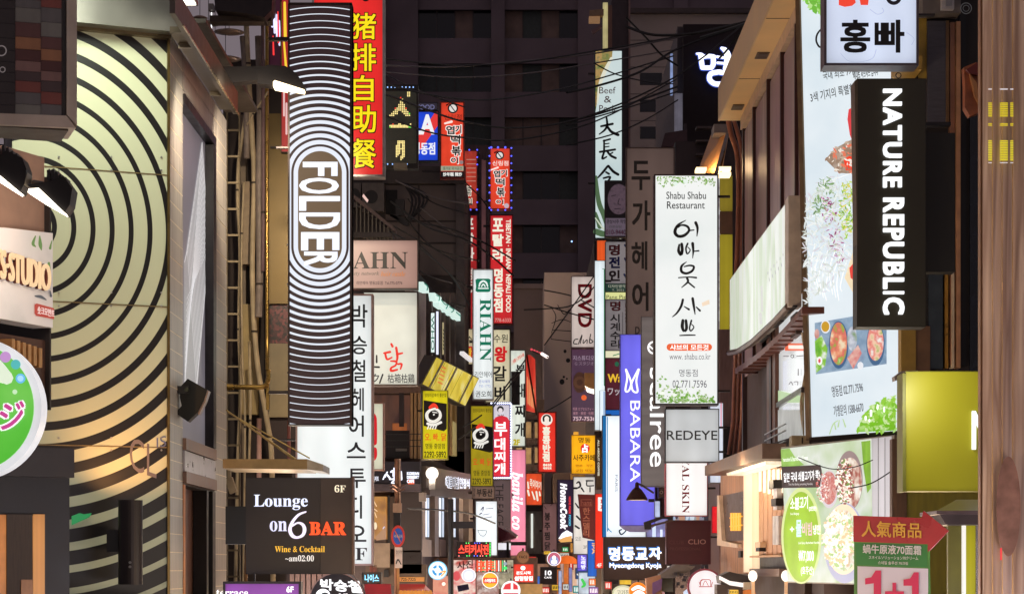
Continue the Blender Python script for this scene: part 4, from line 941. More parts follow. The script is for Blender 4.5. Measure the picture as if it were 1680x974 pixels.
# post with parking sign
PO = thing('utility_post', 'grey steel utility post with clamps in front of the cafe corner', 'post', W(652, 1100, 40))
MB().tube([W(650, 752, 40), W(649, 1050, 40)], .028, 8).build('pole', D((150, 110, 90), .4, .5), PO); MB().tube([W(655, 752, 40.05), W(655, 830, 40.05)], .03, 8).build('pole', D((200, 170, 150), .3, .7), PO)
for y in (803, 797): MB().tube([W(x, y+3*math.sin(x*.3), 39.9) for x in range(640, 668, 4)], .02, 6).build('clamp', D((150, 120, 110), .35, .8), PO)
MB().slab(40, (645, 825, 659, 840), .1, -.1).build('box', D((170, 140, 120), .5), PO); MB().slab(40, (646, 841, 657, 866), .08, -.1).build('strut', BLK, PO)
MB().slab(40, (651, 905, 655.5, 1050), .07, .03).build('strut', D((180, 130, 80), .5), PO)
PS = thing('parking_sign', 'round blue no-parking sign with a red rim on the utility post', 'traffic sign', W(653, 897, 39.8))
MB().disc(39.8, 653, 879, 11.3, 18, f=0, b=-.02).build('plate', D((200, 60, 50), .45, var=0), PS); MB().disc(39.8, 653, 879, 8, 13.5, f=.004).build('face', D((50, 90, 190), .4, var=0), PS)
prints(39.8, PS, [('t', '주차금지', (647, 876, 660, 882), WHT, {'bold': .03}), ('s', [([(648, 870, 1.5), (657, 888, 1.5)],)], D((210, 110, 90), .5, var=0), 'slash')], .008)
NP = thing('post_notice', 'small white tow-away notice plate under the parking sign', 'sign', W(654, 931, 39.8))
MB().slab(39.8, (648, 897, 660, 931), 0, -.02).build('plate', D((215, 200, 195), .5), NP)
prints(39.8, NP, [('t', '견인지역', (649.5, 902, 659, 908), KB), ('s', [([(650, 924, 1.5), (653, 917, 2), (658, 925, 1.5)],)], KB, 'tow_symbol')])
gl = thing('globe_lamp', 'round white globe lamp glowing on the corner of the cafe', 'lamp', W(709, 788, 44.5))
MB().sphere(W(709, 776, 44.5), 10.5*44.5/F).build('globe', EN((255, 246, 232), 1.4), gl, True); MB().slab(44.5, (704, 786, 714, 802), .05, -.1).build('stem', STL, gl)
cyl_light('lamp_light', W(709, 776, 44.2), 22, (1, .85, .7), .1, parent=gl)
# side facade of the cafe block
SF = Plane(690, 46, 775, 58)
B3 = building('grey side facade with pilasters and tall lit slit windows', bx(700, 58), bx(700, 58)+1, 58, 60, bz(740, 58), D((60, 52, 50), .7))
MB().slab(SF, (690, 740, 780, 1100), -.15, -1).build('core_wall', D((54, 42, 40), .6), B3)
for x in (690, 712, 734, 752, 768): MB().slab(SF, (x, 806, x+6.5, 912), .02, -.2).build('pilaster', D((168, 150, 138), .5, var=.15), B3)
for x, w_ in ((699, 9), (722, 10), (744, 7)):
    f = MB().slab(SF, (x, 812, x+w_, 884), -.06, -.2).build('slit_window', BLK, B3)
    MB().slab(SF, (x+2, 816, x+3.5, 880), -.03, -.055).build('light_tube', E((235, 240, 250), 1.2), f); MB().slab(SF, (x+w_-3.5, 816, x+w_-1.5, 880), -.03, -.055).build('light_tube', E((205, 220, 240), .9), f)
    MB().slab(SF, (x-1, 884, x+w_, 912), .0, -.2).build('apron', D((176, 156, 140), .5, var=.2), B3)
HS = thing('wedding_fascia', 'metal fascia wrapping the corner with backlit dark characters', 'sign', SF.p(730, 806))
MB().slab(SF, [(690, 764), (768, 778), (768, 812), (690, 806)], .12, -.3).build('panel', D((150, 140, 136), .35, .6, var=.2), HS)
MB().slab(SF, [(690, 800), (768, 808), (768, 818), (690, 812)], .2, -.3).build('lower_ledge', D((120, 110, 108), .35, .6), HS)
prints(SF, HS, [('t', '해물파전', [(722, 780), (744, 782), (744, 802), (722, 800)], GWt, {'bold': .09}), ('t', '해물파전', [(723, 781), (743, 783), (743, 801), (723, 799)], KB, {'bold': .03}),
  ('t', '한정식', [(745, 783), (762, 785), (762, 801), (745, 801)], GWt, {'bold': .04}), ('r', (746, 786, 748, 800), KB)], .125)
MB().slab(44, (688, 808, 699, 822), .2, -.1).build('camera_housing', D((160, 150, 145), .4, .3), B2)
# yellow owl signs
def owl(cx, cy, s):
    w_ = EN((232, 230, 222), .95)
    return [('s', [([(cx-7*s, cy-12*s, 4*s), (cx-13*s, cy-5*s, 5*s), (cx-11*s, cy+4*s, 5*s), (cx-2*s, cy+7*s, 5*s), (cx+7*s, cy+1*s, 5*s), (cx+7*s, cy-8*s, 4*s), (cx, cy-13*s, 4*s), (cx-7*s, cy-11*s, 3*s)],), ([(cx-4*s, cy-8*s, 1.5*s), (cx+3*s, cy-7*s, 1.5*s)],), ([(cx-12*s, cy+10*s, 4*s), (cx-2*s, cy+12*s, 4*s), (cx+9*s, cy+8*s, 4*s)],)]+[([(cx-10*s+k*4*s, cy+13*s, 2*s), (cx-12*s+k*4*s, cy+18*s, 2*s)],) for k in range(4)], w_, 'bird_mark'), ('c', cx-2*s, cy-3*s, 4*s, 4*s, KB, 'pupil'), ('c', cx-2*s, cy-4*s, 1.4*s, 1.4*s, w_, 'pupil'),
     ('s', [([(cx-8*s, cy-15*s, 5*s), (cx-2*s, cy-19*s, 6*s), (cx+3*s, cy-15*s, 4*s)],)], EN((226, 60, 40), 1), 'comb')]
for i, (r, Y, cx, cy, q, lab) in enumerate([((693, 640, 735, 753), 44, 714, 684, [(695, 656), (733, 662), (733, 703), (728, 707), (695, 698)], 'yellow sign with a white owl face in a black square, nearer of two'),
      ((772, 665, 809, 797), 52, 791, 716, [(774, 695), (808, 700), (808, 740), (804, 742), (774, 735)], 'yellow sign with a white owl face, farther one beside the red stew sign')]):
    Ym = E((214, 200, 22), .95, .2, 2) if i == 0 else E((176, 156, 24), .9, .3, 2)
    s_ = 1.05 if i == 0 else 1.0
    by = r[3]
    lightbox('owl_sign', lab, r, Y, Ym, [('t', '엉덩이감촉이 좋은집', (r[0]+4, r[1]+5, r[2]-3, r[1]+11), EN((70, 60, 10), .8), {'bold': .02}), ('p', q, D((30, 28, 28), .5, var=0), 'black_square')]+owl(cx, cy, s_)+
      [('t', '오. 빠. 닭', (r[0]+4, by-43 if i == 0 else by-46, r[2]-3, by-30 if i == 0 else by-34), EN((214, 60, 30), .95), {'bold': .02}), ('t', '명동 중앙점', (r[0]+5, by-26, r[2]-5, by-17), EN((60, 56, 10), .8), {'bold': .02}), ('t', '2292-5892', (r[0]+3, by-13, r[2]-3, by-3), EN((40, 38, 12), .8), {'bold': .03})],
      D((110, 100, 40), .5), fr=1, br=('L' , 8, (by-80,)), group='yellow owl signs')
# yellow tilted awning sign
YA = thing('yellow_awning', 'yellow lit awning sign tilting down over the owl signs', 'awning', W(735, 650, 47))
q = [W(715, 584, 46.5), W(786, 620, 51), W(763, 667, 50), W(690.5, 630, 45.5)]
n_ = (q[1]-q[0]).cross(q[3]-q[0]).normalized(); n_ = n_ if n_.y < 0 else -n_
MB().prism(q, [p-n_*.25 for p in q]).build('casing', D((70, 60, 40), .5), YA)
def YQ(u, v, o=.006): return (q[0]*(1-u)+q[1]*u)*(1-v)+(q[3]*(1-u)+q[2]*u)*v+n_*o
def yq(u0, v0, u1, v1, mat, nm, o=.01): MB().prism([YQ(u0, v0, o), YQ(u1, v0, o), YQ(u1, v1, o), YQ(u0, v1, o)], [YQ(u0, v0, o-.006), YQ(u1, v0, o-.006), YQ(u1, v1, o-.006), YQ(u0, v1, o-.006)]).build(nm, mat, YA)
for i in range(5): yq(.02+.195*i, .03, .205+.195*i, .97, ramp_mat([(200, 172, 20), (226, 200, 60), (240, 226, 150)], .9 if i > 1 else .8, 2), 'panel')
for u in (.13, .43, .80): yq(u, .02, u+.035, .98, D((150, 140, 120), .4, .5), 'batten', .03)
for k in range(5): yq(.17+.02*k, .2+.12*k, .27+.02*k, .24+.12*k, EN((210, 110, 50), .9), 'lettering', .02)
# shopping windows of the left wing: slanted row of white/green
LW_ = Plane(686, 49, 772, 62)
B4 = building('dark left wing with thin window frames and curled drapes', bx(700, 62), bx(700, 62)+.5, 62, 63, bz(300, 62), D((50, 42, 42), .7))
MB().slab(LW_, (686, 420, 772, 800), -.3, -1).build('core_wall', D((50, 42, 42), .7), B4)
MB().slab(LW_, (686, 455, 706, 590), -.1, -.3).build('grey_drape', D((150, 136, 134), .7, var=.3, stretch=(5, 5, 1)), B4)
for x in (708, 722, 729, 737, 746, 754, 762): MB().slab(LW_, (x, 480, x+2.2, 640), .0, -.25).build('window_post', D((96, 82, 78), .5, .3), B4)
for i, (x, y) in enumerate([(733, 500), (741, 510), (750, 520), (758, 530)]): MB().slab(LW_, (x, y, x+5, 620), -.1, -.2).build('pane', D((48, 44, 48), .15, var=.4), B4)
TW = thing('white_green_signs', 'row of slanted white signboards with curling green script under the dark eaves', 'sign', LW_.p(720, 480))
for a, b, c_, d_ in [((687, 462), (696, 472), (697, 481), (690, 478)), ((706, 480), (718, 488), (716, 497), (708, 494)), ((712, 488), (752, 516), (750, 527), (714, 502))]:
    MB().slab(LW_, [a, b, c_, d_], .1, -.05).build('board', E((206, 232, 224), 1.), TW)
mb = MB()
for st in ([(688, 465), (693, 470), (692, 476)], [(708, 484), (713, 487), (712, 493)], [(716, 492), (722, 499), (727, 500), (724, 506)], [(730, 503), (737, 508), (733, 512)], [(741, 512), (748, 518)]): stroke(mb, LW_, st, 2, f=.12)
mb.build('script', EN((20, 120, 100), .8), TW)
lightbox('green_letter_sign', 'narrow white vertical sign with green letters in a dark window frame', (706, 512, 714, 579), 50, E((225, 240, 238), 1.), [('t', 'WHO', (707.5, 518, 712.5, 574), EN((16, 116, 96), .8), {'rot': 90, 'bold': .03})], BLK, fr=1.2)
lightbox('white_strip_light', 'bare white vertical strip sign next to the green lettered one', (715, 510, 720, 582), 50.2, E((232, 236, 255), 1.1), [], BLK, fr=.6)
lightbox('cream_strip_sign', 'thin cream strip sign with tiny black figures in the window row', (725, 528, 729, 582), 51, E((200, 184, 140), .7), [('s', [([(727, 540+k*6, 1.2), (728, 543+k*6, 1.2)],) for k in range(6)], KB)], BLK, fr=.6)
MB().slab(LW_, [(742, 576), (760, 590), (758, 594), (741, 581)], .3, .2).build('white_tube', E((230, 225, 225), .9), B4)
for k in range(4): MB().slab(LW_, (738+8*k, 660, 742+8*k, 745), .0, -.2).build('wooden_post', D((150, 120, 70), .5, var=.3), B4)
MB().slab(LW_, (742, 690, 748, 745), .02, -.1).build('poster_strip', E((190, 170, 110), .6, .5, 8), B4)
# tall white RIAHN sign
GRN = EN((16, 122, 92), .8)
T = lightbox('hair_salon_sign', 'tall white sign with green emblem and green serif capitals reading down', (775, 441, 810, 656), 55, WHL, [
 ('p', [(780, 459), (783, 457), (802, 457), (805, 459), (804, 464), (805, 474), (804, 478), (801, 479), (783, 479), (780, 477), (781, 470)], GRN, 'emblem'), ('s', [([(786, 470, 2), (788, 464, 3), (793, 461, 3), (798, 464, 3), (800, 470, 2)],), ([(785, 473, 2), (801, 473, 2)],), ([(790, 470, 2), (793, 466, 2), (796, 470, 2)],)], EN((230, 240, 235), 1), 'emblem_shape'),
 ('t', SB('RIAHN'), (787, 490, 806, 592), GRN, {'rot': 90}), ('t', 'society network hair castle', (779, 500, 783, 580), EN((190, 200, 205), .9), {'rot': 90}),
 ('t', '리안헤어', (779, 609, 807, 619), KB), ('t', '문의/예약', (786, 623, 804, 628), EN((110, 120, 190), .9)), ('t', '755-1772', (786, 631, 805, 635), EN((140, 150, 200), .9)), ('t', '권오희', (780, 641, 806, 651), KB, {'bold': .01})], STL, br=('L', 9, (470, 620)))
lightbox('galbi_sign', 'cream sign with black Korean barbecue name and one bold red character', (795, 539, 838, 661), 60, E((212, 202, 168), .95, .2, 3), [
 ('t', '수원', (810, 548, 833, 562), KB, {'bold': .015}), ('t', '왕', (811, 568, 832, 594), EN((202, 24, 30), .95), {'bold': .07}), ('t', '갈', (809, 600, 831, 625), KB, {'bold': .04}), ('t', '비', (811, 633, 829, 656), KB, {'bold': .05})], D((90, 80, 60), .5), br=('L', 24, (560, 640)))
lightbox('galbi_strip_sign', 'sliver of a cream and red sign left of the tall white salon sign', (764, 539, 776, 598), 63, E((206, 188, 150), .85, .2, 3), [('t', '수', (766, 551, 775, 563), KB, {'bold': .03}), ('r', (765, 568, 775, 590), EN((190, 36, 36), .9)), ('t', '왕', (766, 570, 774, 588), EN((230, 200, 60), .9), {'bold': .04})], BLK, fr=1)
T = lightbox('stew_sign', 'red stew restaurant sign with big white characters framed in tiny white bulbs', (808, 662, 838, 783), 57, E((212, 206, 216), .95, .1, 3), [
 ('p', [(809, 690), (813, 684), (823, 681), (832, 684), (836, 690), (836, 781), (809, 781)], EN((214, 44, 60), .95), 'red_field'), ('c', 821, 671, 5.5, 5.5, KB, 'portrait'), ('c', 821, 673, 3.6, 4, EN((226, 215, 220), .9), 'portrait'), ('t', '놀부', (816, 679, 827, 683), KB),
 ('t', '부', (811, 692, 832, 715), WHP, {'bold': .045}), ('t', '대', (811, 718, 829, 738), WHP, {'bold': .045}), ('t', '찌', (811, 740, 829, 757), WHP, {'bold': .04}), ('t', '개', (811, 759, 829, 778), WHP, {'bold': .045})], D((70, 80, 170), .4, .3), br=('L', 8, (690, 765)))
mb = MB()
for k in range(29): mb.sphere(W(838.5, 663+k*4.2, 56.8), .025, 6, 4); 
for k in range(10): mb.sphere(W(806+k*3.4, 661, 56.8), .025, 6, 4); mb.sphere(W(808+k*3.4, 783.5, 56.8), .025, 6, 4)
o = mb.build('fairy_lights', EN((220, 225, 255), 2.2), T); o['kind'] = 'stuff'
lightbox('stew_sign', 'white stew restaurant sign with black characters and a dark patch, 2F at its foot', (836, 573, 863, 733), 61, E((220, 226, 214), 1., .15, 3), [
 ('t', '부', (846, 598, 862, 612), KB, {'bold': .05}), ('r', (838.5, 609, 853, 664), D((40, 34, 36), .5, var=0), 'dark_patch'), ('t', '대', (847, 629, 861, 652), KB, {'bold': .045}), ('t', '찌', (845, 664, 861, 684), KB, {'bold': .05}), ('t', '개', (845, 693, 861, 716), KB, {'bold': .045}),
 ('t', '2F', (842, 720, 853, 730), EN((190, 176, 20), .9), {'bold': .09}), ('p', [(838.5, 592), (859, 577), (861, 584), (839, 600)], EN((228, 214, 198), .9)), ('t', '송·가네', [(841, 590), (859, 579), (860, 584), (842, 596)], EN((210, 60, 50), .9), {'bold': .03})], D((120, 120, 110), .5), br=('L', 10, (600, 715)))
bq = Plane(863, 66, 881, 67)
T = thing('red_banner', 'leaning red banner with faint yellowish brush script beside the white stew sign', 'banner', W(872, 690, 66))
MB().slab(bq, [(863, 584), (870, 582), (878, 589), (880, 676), (865, 672)], .0, -.1).build('sheet', ramp_mat([(170, 40, 34), (220, 60, 44), (232, 90, 70)], .85, 1.5, (1, 1, .5)), T)
mb = MB(); [stroke(mb, bq, [(865+i*2.5, 618+i*5, 1), (866+i*2.6, 662+i*2, 1.4)], f=.01) for i in range(5)]; mb.build('script', EN((236, 170, 110), .9), T)
MB().tube([W(864, 581, 65.8), W(880, 680, 66.6)], .03, 6).build('pole', D((90, 50, 40), .5), T)
sp = thing('spot_lamp_bar', 'short white spotlight bar sticking out above the red banner', 'lamp', W(888, 585, 64))
MB().tube([W(870, 574, 65), W(899, 586, 63.5)], .02, 6).build('arm', D((90, 60, 50), .5), sp); MB().tube([W(889, 580, 64), W(898, 585.5, 63.6)], .045, 8).build('tube', EN((255, 235, 225), 1.8), sp)
mb2 = MB(); [mb2.sphere(W(872+i*4.5, 573+i*2, 64.8), .04, 6, 4) for i in range(4)]; o = mb2.build('bulbs', EN((220, 80, 90), 1.), sp)
# ================= CENTRE SIGNS =================
lightbox('red_sign', 'red vertical noodle house sign with a round portrait and white Korean letters', (882, 675, 913, 775), 63, E((234, 54, 40), .95, .12, 3), [
 ('c', 897, 688, 9.5, 9.5, EN((240, 230, 220), 1)), ('s', [([(892, 690, 3), (892, 684, 3), (897, 681, 3), (902, 684, 3), (902, 690, 3)],)], KB, 'hair'), ('c', 897, 686, 3.4, 4, EN((240, 228, 215), 1), 'portrait'),
 ('t', '홍콩반점', (890, 699, 903, 757), CW, {'vertical': True, 'bold': .09}), ('t', '0410', (891, 760, 905, 764.5), CW, {'bold': .12}), ('t', '매장번호', (891, 765.5, 905, 769.5), CW, {'bold': .09})], D((150, 40, 36), .4, .3), br=('L', 6, (690, 760)))
lightbox('orange_sign', 'small orange square sign with slanting pale brush writing under the noodle sign', (862, 775, 890, 829), 66, E((232, 82, 42), .95, .25, 4), [
 ('t', '죽이야기', [(869, 784), (888, 790), (888, 803), (869, 799)], CW, {'bold': .05}), ('s', [([(866, 790, 2), (867, 800, 3)],), ([(866, 804, 3), (868, 812, 3)],), ([(873, 806, 2), (877, 818, 3)],), ([(880, 806, 3), (882, 820, 3)],), ([(885, 806, 2), (886, 812, 3)],)], CW)], BRN, fr=1.5, br=('L', 4, (800,)))
lightbox('brown_chicken_sign', 'mauve brown vertical sign with dark carved Korean letters beside the lit column', (889, 824, 915, 905), 66, E((140, 100, 98), .62, .3, 3), [
 ('t', '봉주찜닭', (893, 840, 903, 901), D((40, 26, 26), .5, var=0), {'vertical': True, 'bold': .06, 'pitch': 1.15}), ('s', [([(893, 830, 1), (896, 834, 1.4)],), ([(903, 829, 1), (906, 826, 1.4)],)], D((60, 40, 40), .5, var=0), 'leaf')], D((90, 60, 56), .5), br=('L', 4, (870,)))
LCm = thing('lit_column', 'pale metal column with a glowing window strip between the pink and brown signs', 'column', W(877, 915, 70))
MB().slab(70, (863, 829, 890, 838), .1, -.5).build('cap', D((90, 76, 74), .5), LCm); MB().slab(70, (863, 838, 890, 910), 0, -.4).build('shaft', D((150, 138, 130), .4, .4, var=.25, stretch=(4, 4, .5)), LCm)
MB().slab(70, (871, 842, 874.5, 898), .05, 0.01).build('light_strip', E((230, 235, 225), .95), LCm); MB().slab(70, (860, 908, 895, 924), .2, -.4).build('base', D((84, 72, 74), .5), LCm)
T = lightbox('cosmetics_sign', 'tall bright pink sign with white slanting lower case script', (837, 737, 863, 911), 59, E((246, 146, 172), .98, .12, 2), [
 ('t', SI('banila co'), (840, 774, 858, 868), WHP, {'rot': 90, 'bold': .02}), ('r', (839, 808, 843.5, 817), D((120, 60, 76), .5, var=0), 'dark_clip')], D((190, 110, 130), .4), fr=1, br=('L', 4, (760,)))
MB().slab(58.8, (834, 888, 864, 894), .1, .02).build('black_crossbar', BLK, T)
lightbox('brown_cosmetics_sign', 'dull brown vertical sign with thin dark capitals left of the bright pink one', (809, 786, 838, 900), 58, E((112, 92, 92), .55, .2, 2), [('t', 'THE FACE SHOP', (813, 793, 826, 905), D((34, 26, 28), .5, var=0), {'rot': 90})], D((90, 74, 72), .5), fr=1, br=('L', 4, (820,)))
lightbox('estate_agent_sign', 'small brown sign with black Korean estate agent letters', (774, 797, 812, 818), 54, E((142, 112, 96), .6, .2, 4), [('t', '부동산', (782, 801, 808, 814), D((30, 24, 24), .5, var=0), {'bold': .06}), ('t', '명동', (776, 800, 780, 815), KB, {'vertical': True, 'bold': .03})], D((70, 56, 50), .5), fr=1, br=('L', 6, (808,)))
lightbox('menu_board', 'bright white menu board with faint writing and a bowl drawing', (779, 820, 817, 912), 50, E((240, 246, 250), 1.05, .05, 3), [
 ('s', [([(789, 836, 1.5), (793, 831, 2), (792, 838, 1)],), ([(797, 834, 1), (809, 833, 1)],), ([(787, 843, 2), (790, 841, 2)],), ([(793, 844, 1), (803, 842, 1)],), ([(795, 849, 1), (807, 847, 1)],)], EN((110, 110, 130), .9), 'writing'), ('s', [([(784, 869, 1), (799, 870, 1)],), ([(784, 869, 1), (788, 877, 1), (795, 878, 1), (799, 870, 1)],)], EN((130, 140, 140), .9), 'bowl_drawing')], GRM, br=('L', 8, (850,)))
um = thing('parasol', 'folded plum coloured awning corner sticking out in front of the pink sign', 'awning', W(830, 890, 52))
MB().prism([W(817, 863, 52), W(848, 879, 51.6), W(845, 882, 51.6), (W(816, 890, 52))], [W(817, 866, 53), W(848, 881, 53), W(844, 884, 53), W(816, 888, 53)]).build('cloth', ramp_mat([(80, 24, 40), (110, 40, 56), (170, 110, 120)], 0, 2), um)
MB().tube([W(831, 866, 51.7), W(849, 880, 51.5)], .035, 6).build('edge', D((220, 190, 190), .4), um); MB().slab(52, (816, 890, 838, 901), .0, -.3).build('lit_box', E((235, 232, 240), .95, .1), um)
MB().tube([W(833, 888, 51.6), W(833, 1050, 51.6)], .03, 6).build('pole', BLK, um)
bp2 = thing('black_post', 'thick black post rising in front of the slit windows', 'post', W(740, 1080, 38))
MB().tube([W(739.5, 818, 38), W(739.5, 1080, 38)], .05, 8).build('pole', BLK, bp2); MB().slab(38, (742, 855, 780, 866), .05, -.1).build('arm', D((38, 32, 34), .5), bp2)
# LED shop sign, neon, round signs, bottom row
T = thing('led_banner', 'red LED sign with Korean sticker photo letters edged by coloured bulbs', 'sign', W(777, 912, 47))
MB().slab(47, (749, 888, 806, 913), 0, -.2).build('casing', D((40, 24, 28), .4), T)
text(47, '스티커사진', (752, 892, 802, 909), EN((255, 50, 44), 1.3), T, bold=.10, off=.012); text(47, '스티커사진', (753, 893, 801, 908), EN((255, 96, 70), 1.2), T, bold=.03, off=.02)
for c, lst in (((90, 240, 110), [(804, 890+k*2.6) for k in range(9)]+[(765, 890), (769, 890), (798, 890), (766, 911), (770, 911), (798, 911)]), ((90, 100, 255), [(779, 890), (783, 890), (787, 890), (778, 911), (783, 911)]), ((255, 120, 120), [(753, 911), (788, 911), (792, 911)])):
    mb = MB(); [mb.sphere(W(x, y, 46.9), .014, 6, 4) for x, y in lst]; o = mb.build('bulbs', EN(c, 1.6), T); o['kind'] = 'stuff'
T = thing('neon_banner', 'striped red white and green neon sign below the red LED sign', 'sign', W(806, 938, 46))
MB().slab(46, (780, 917, 832, 938), 0, -.15).build('casing', D((50, 34, 36), .4), T)
for k in range(15):
    c = [(255, 90, 60), (245, 245, 245), (255, 140, 90), (90, 200, 120), (240, 235, 200)][k % 5]
    MB().slab(46, (782+3.2*k, 918.5, 784+3.2*k, 936.5), .012+.0, .002).build('neon_bar', EN(c, 1.), T)
for p in ((784, 793), (797, 803)): pass
text(46, '포토', (783, 920, 812, 935), EN((255, 80, 50), 1.2), T, bold=.05, off=.02); MB().disc(46, 829, 924, 3, f=.03, b=0).build('lamp_blue', EN((150, 170, 190), .8), T); MB().disc(46, 829, 931, 3, f=.03, b=0).build('lamp_green', EN((60, 220, 110), 1.1), T)
def round_sign(label, cx, cy, r, Y, rim, face, items, group='round signs over the shop doors'):
    T = thing('round_sign', label, 'sign', W(cx, cy+r, Y), group)
    MB().disc(Y, cx, cy, r, f=0, b=-.18, n=40).build('casing', rim, T); MB().disc(Y, cx, cy, r*.9, f=.01, b=.001, n=40).build('face', face, T)
    prints(Y, T, items, .014)
    MB().tube([W(cx, cy, Y+.3), W(cx, cy-r-4, Y+.3)], .02, 6).build('hanger', BLK, T)
    return T
OW = EN((240, 246, 250), 1.05)
round_sign('round white sign with a blue star wheel beside the black post', 718, 935, 15.5, 44, E((120, 205, 240), 1.), OW, [('o', 718, 935, 5, 9, EN((50, 150, 215), 1)), ('s', [([(718, 925, 3), (718, 945, 3)],), ([(708, 932, 3), (728, 938, 3)],)], OW, 'star'), ('s', [([(723, 938, 2), (731, 936, 2), (724, 944, 2)],)], EN((240, 170, 70), 1), 'figure')])
round_sign('round orange sign with a red band and pale letters among the door signs', 804, 951, 13.5, 43, OW, EN((250, 178, 50), 1), [('r', (793, 947, 815, 956), EN((222, 60, 40), 1)), ('t', '스마일마트', (795, 948.5, 813, 954.5), WHP, {'bold': .08})])
round_sign('round white and red striped sign half cut by the bottom edge beside the orange one', 838, 968, 16, 41, OW, EN((246, 240, 240), 1), [('p', [(825, 966), (829, 958), (838, 955), (838, 966)], EN((214, 50, 60), 1)), ('p', [(842, 955), (849, 960), (850, 966), (842, 966)], EN((214, 50, 60), 1)), ('r', (826, 972, 850, 976), EN((214, 50, 60), 1))])
round_sign('round beige disc sign above the small red square sign', 858, 913, 10.5, 48, D((170, 120, 80), .5), D((196, 150, 112), .5), [('t', 'FACE', (852, 910.5, 865, 915), KB, {'bold': .02})])
round_sign('round sign with a portrait of an old man in a red and white ring', 909, 916, 11.5, 55, OW, EN((190, 96, 120), .95), [('c', 909, 919, 7.5, 7.5, EN((140, 150, 200), .95)), ('c', 909, 914, 3, 3.6, WHP, 'portrait'), ('c', 909, 921, 5, 4, WHP, 'portrait')])
round_sign('round orange glowing sign with white blossom under the dumpling restaurant sign', 1047, 969, 14.5, 39, EN((255, 140, 40), 1.1), EN((255, 120, 24), 1.15), [('s', [([(1038, 966, 5), (1047, 962, 6), (1056, 966, 5)],), ([(1040, 974, 5), (1048, 970, 6), (1056, 974, 5)],)], WHP, 'emblem')])
round_sign('big round white sign with a thin red crown, below the maroon square sign', 1157, 961, 29, 35, D((150, 60, 76), .4), E((240, 232, 234), .98, .1), [('s', [([(1149, 960, 1.2), (1150, 951, 1.2), (1157, 950, 1.2), (1165, 951, 1.2), (1166, 960, 1.2)],), ([(1153, 960, 1), (1157, 952, 1), (1162, 960, 1)],), ([(1149, 959, 1), (1150, 952, 1.4), (1154, 950, 1.2)],), ([(1147, 961.5, 1.4), (1168, 961.5, 1.4)],), ([(1149, 960, 1), (1147, 954, 1)],), ([(1167, 960, 1), (1169, 954, 1)],)], EN((176, 70, 66), .9), 'crown')])
lightbox('red_small_sign', 'small red orange square sign with white Korean letters under the beige disc', (842, 924, 876, 955), 47, E((226, 58, 40), .95, .1), [('t', '본도시락', (847, 936, 871, 942), WHP, {'bold': .06}), ('t', '설렁탕집', (844, 944, 874, 952), WHP, {'bold': .07}), ('c', 858, 931, 4, 3.5, WHP)], D((150, 70, 50), .4), fr=1, br=('L', 4, (930,)))
lightbox('black_ten_sign', 'small black square sign with white numerals 10 on a thin frame', (886, 929, 914, 958), 52, D((34, 28, 28), .4, var=0), [('t', '10', (894, 935, 905, 943), WHP, {'bold': .06}), ('t', 'CAFE', (893, 945, 905, 948), WHP, {'bold': .03})], D((80, 70, 66), .4), fr=1, br=('R', 6, (932,)))
lightbox('cyan_neon_sign', 'cyan neon Korean letters over the red awning', (594, 938, 626, 957), 41, D((50, 40, 36), .5), [('t', '나이스', (598, 941, 622, 954), EN((60, 190, 240), 1.3), {'bold': .07}), ('t', '나이스', (599, 942, 621, 953), EN((190, 240, 255), 1.2), {'bold': .02})], BLK, fr=.8)
lightbox('phone_number_board', 'narrow orange board with the telephone number 725-7325 over the red awning', (654, 945, 697, 954), 40.5, E((226, 150, 80), .8, .2, 3), [('t', '725-7325', (658, 947, 682, 952), KB, {'bold': .03})], BRN, fr=.6)
for i, (x0, x1, lab) in enumerate([(598, 643, 'red cloth awning at the bottom left of the post'), (655, 712, 'red cloth awning with a yellow scalloped hem right of the post')]):
    T = thing('cloth_awning', lab, 'awning', W((x0+x1)/2, 990, 40))
    MB().prism([W(x0, 957, 40.6), W(x1-16 if i else x1-2, 957, 40.6), W(x1, 973 if i else 985, 39.6), W(x0, 973 if i else 985, 39.6)], [W(x0, 959, 40.6), W(x1-16 if i else x1-2, 959, 40.6), W(x1, 975 if i else 987, 39.6), W(x0, 975 if i else 987, 39.6)]).build('cloth', E((190, 44, 46), .55, .3, 3), T)
    for k in range(int((x1-x0)/6)): MB().disc(39.5, x0+3+k*6, 971 if i else 984, 3.2, 4, f=0, b=-.02, n=10).build('scallop', D((220, 150, 60), .6), T)
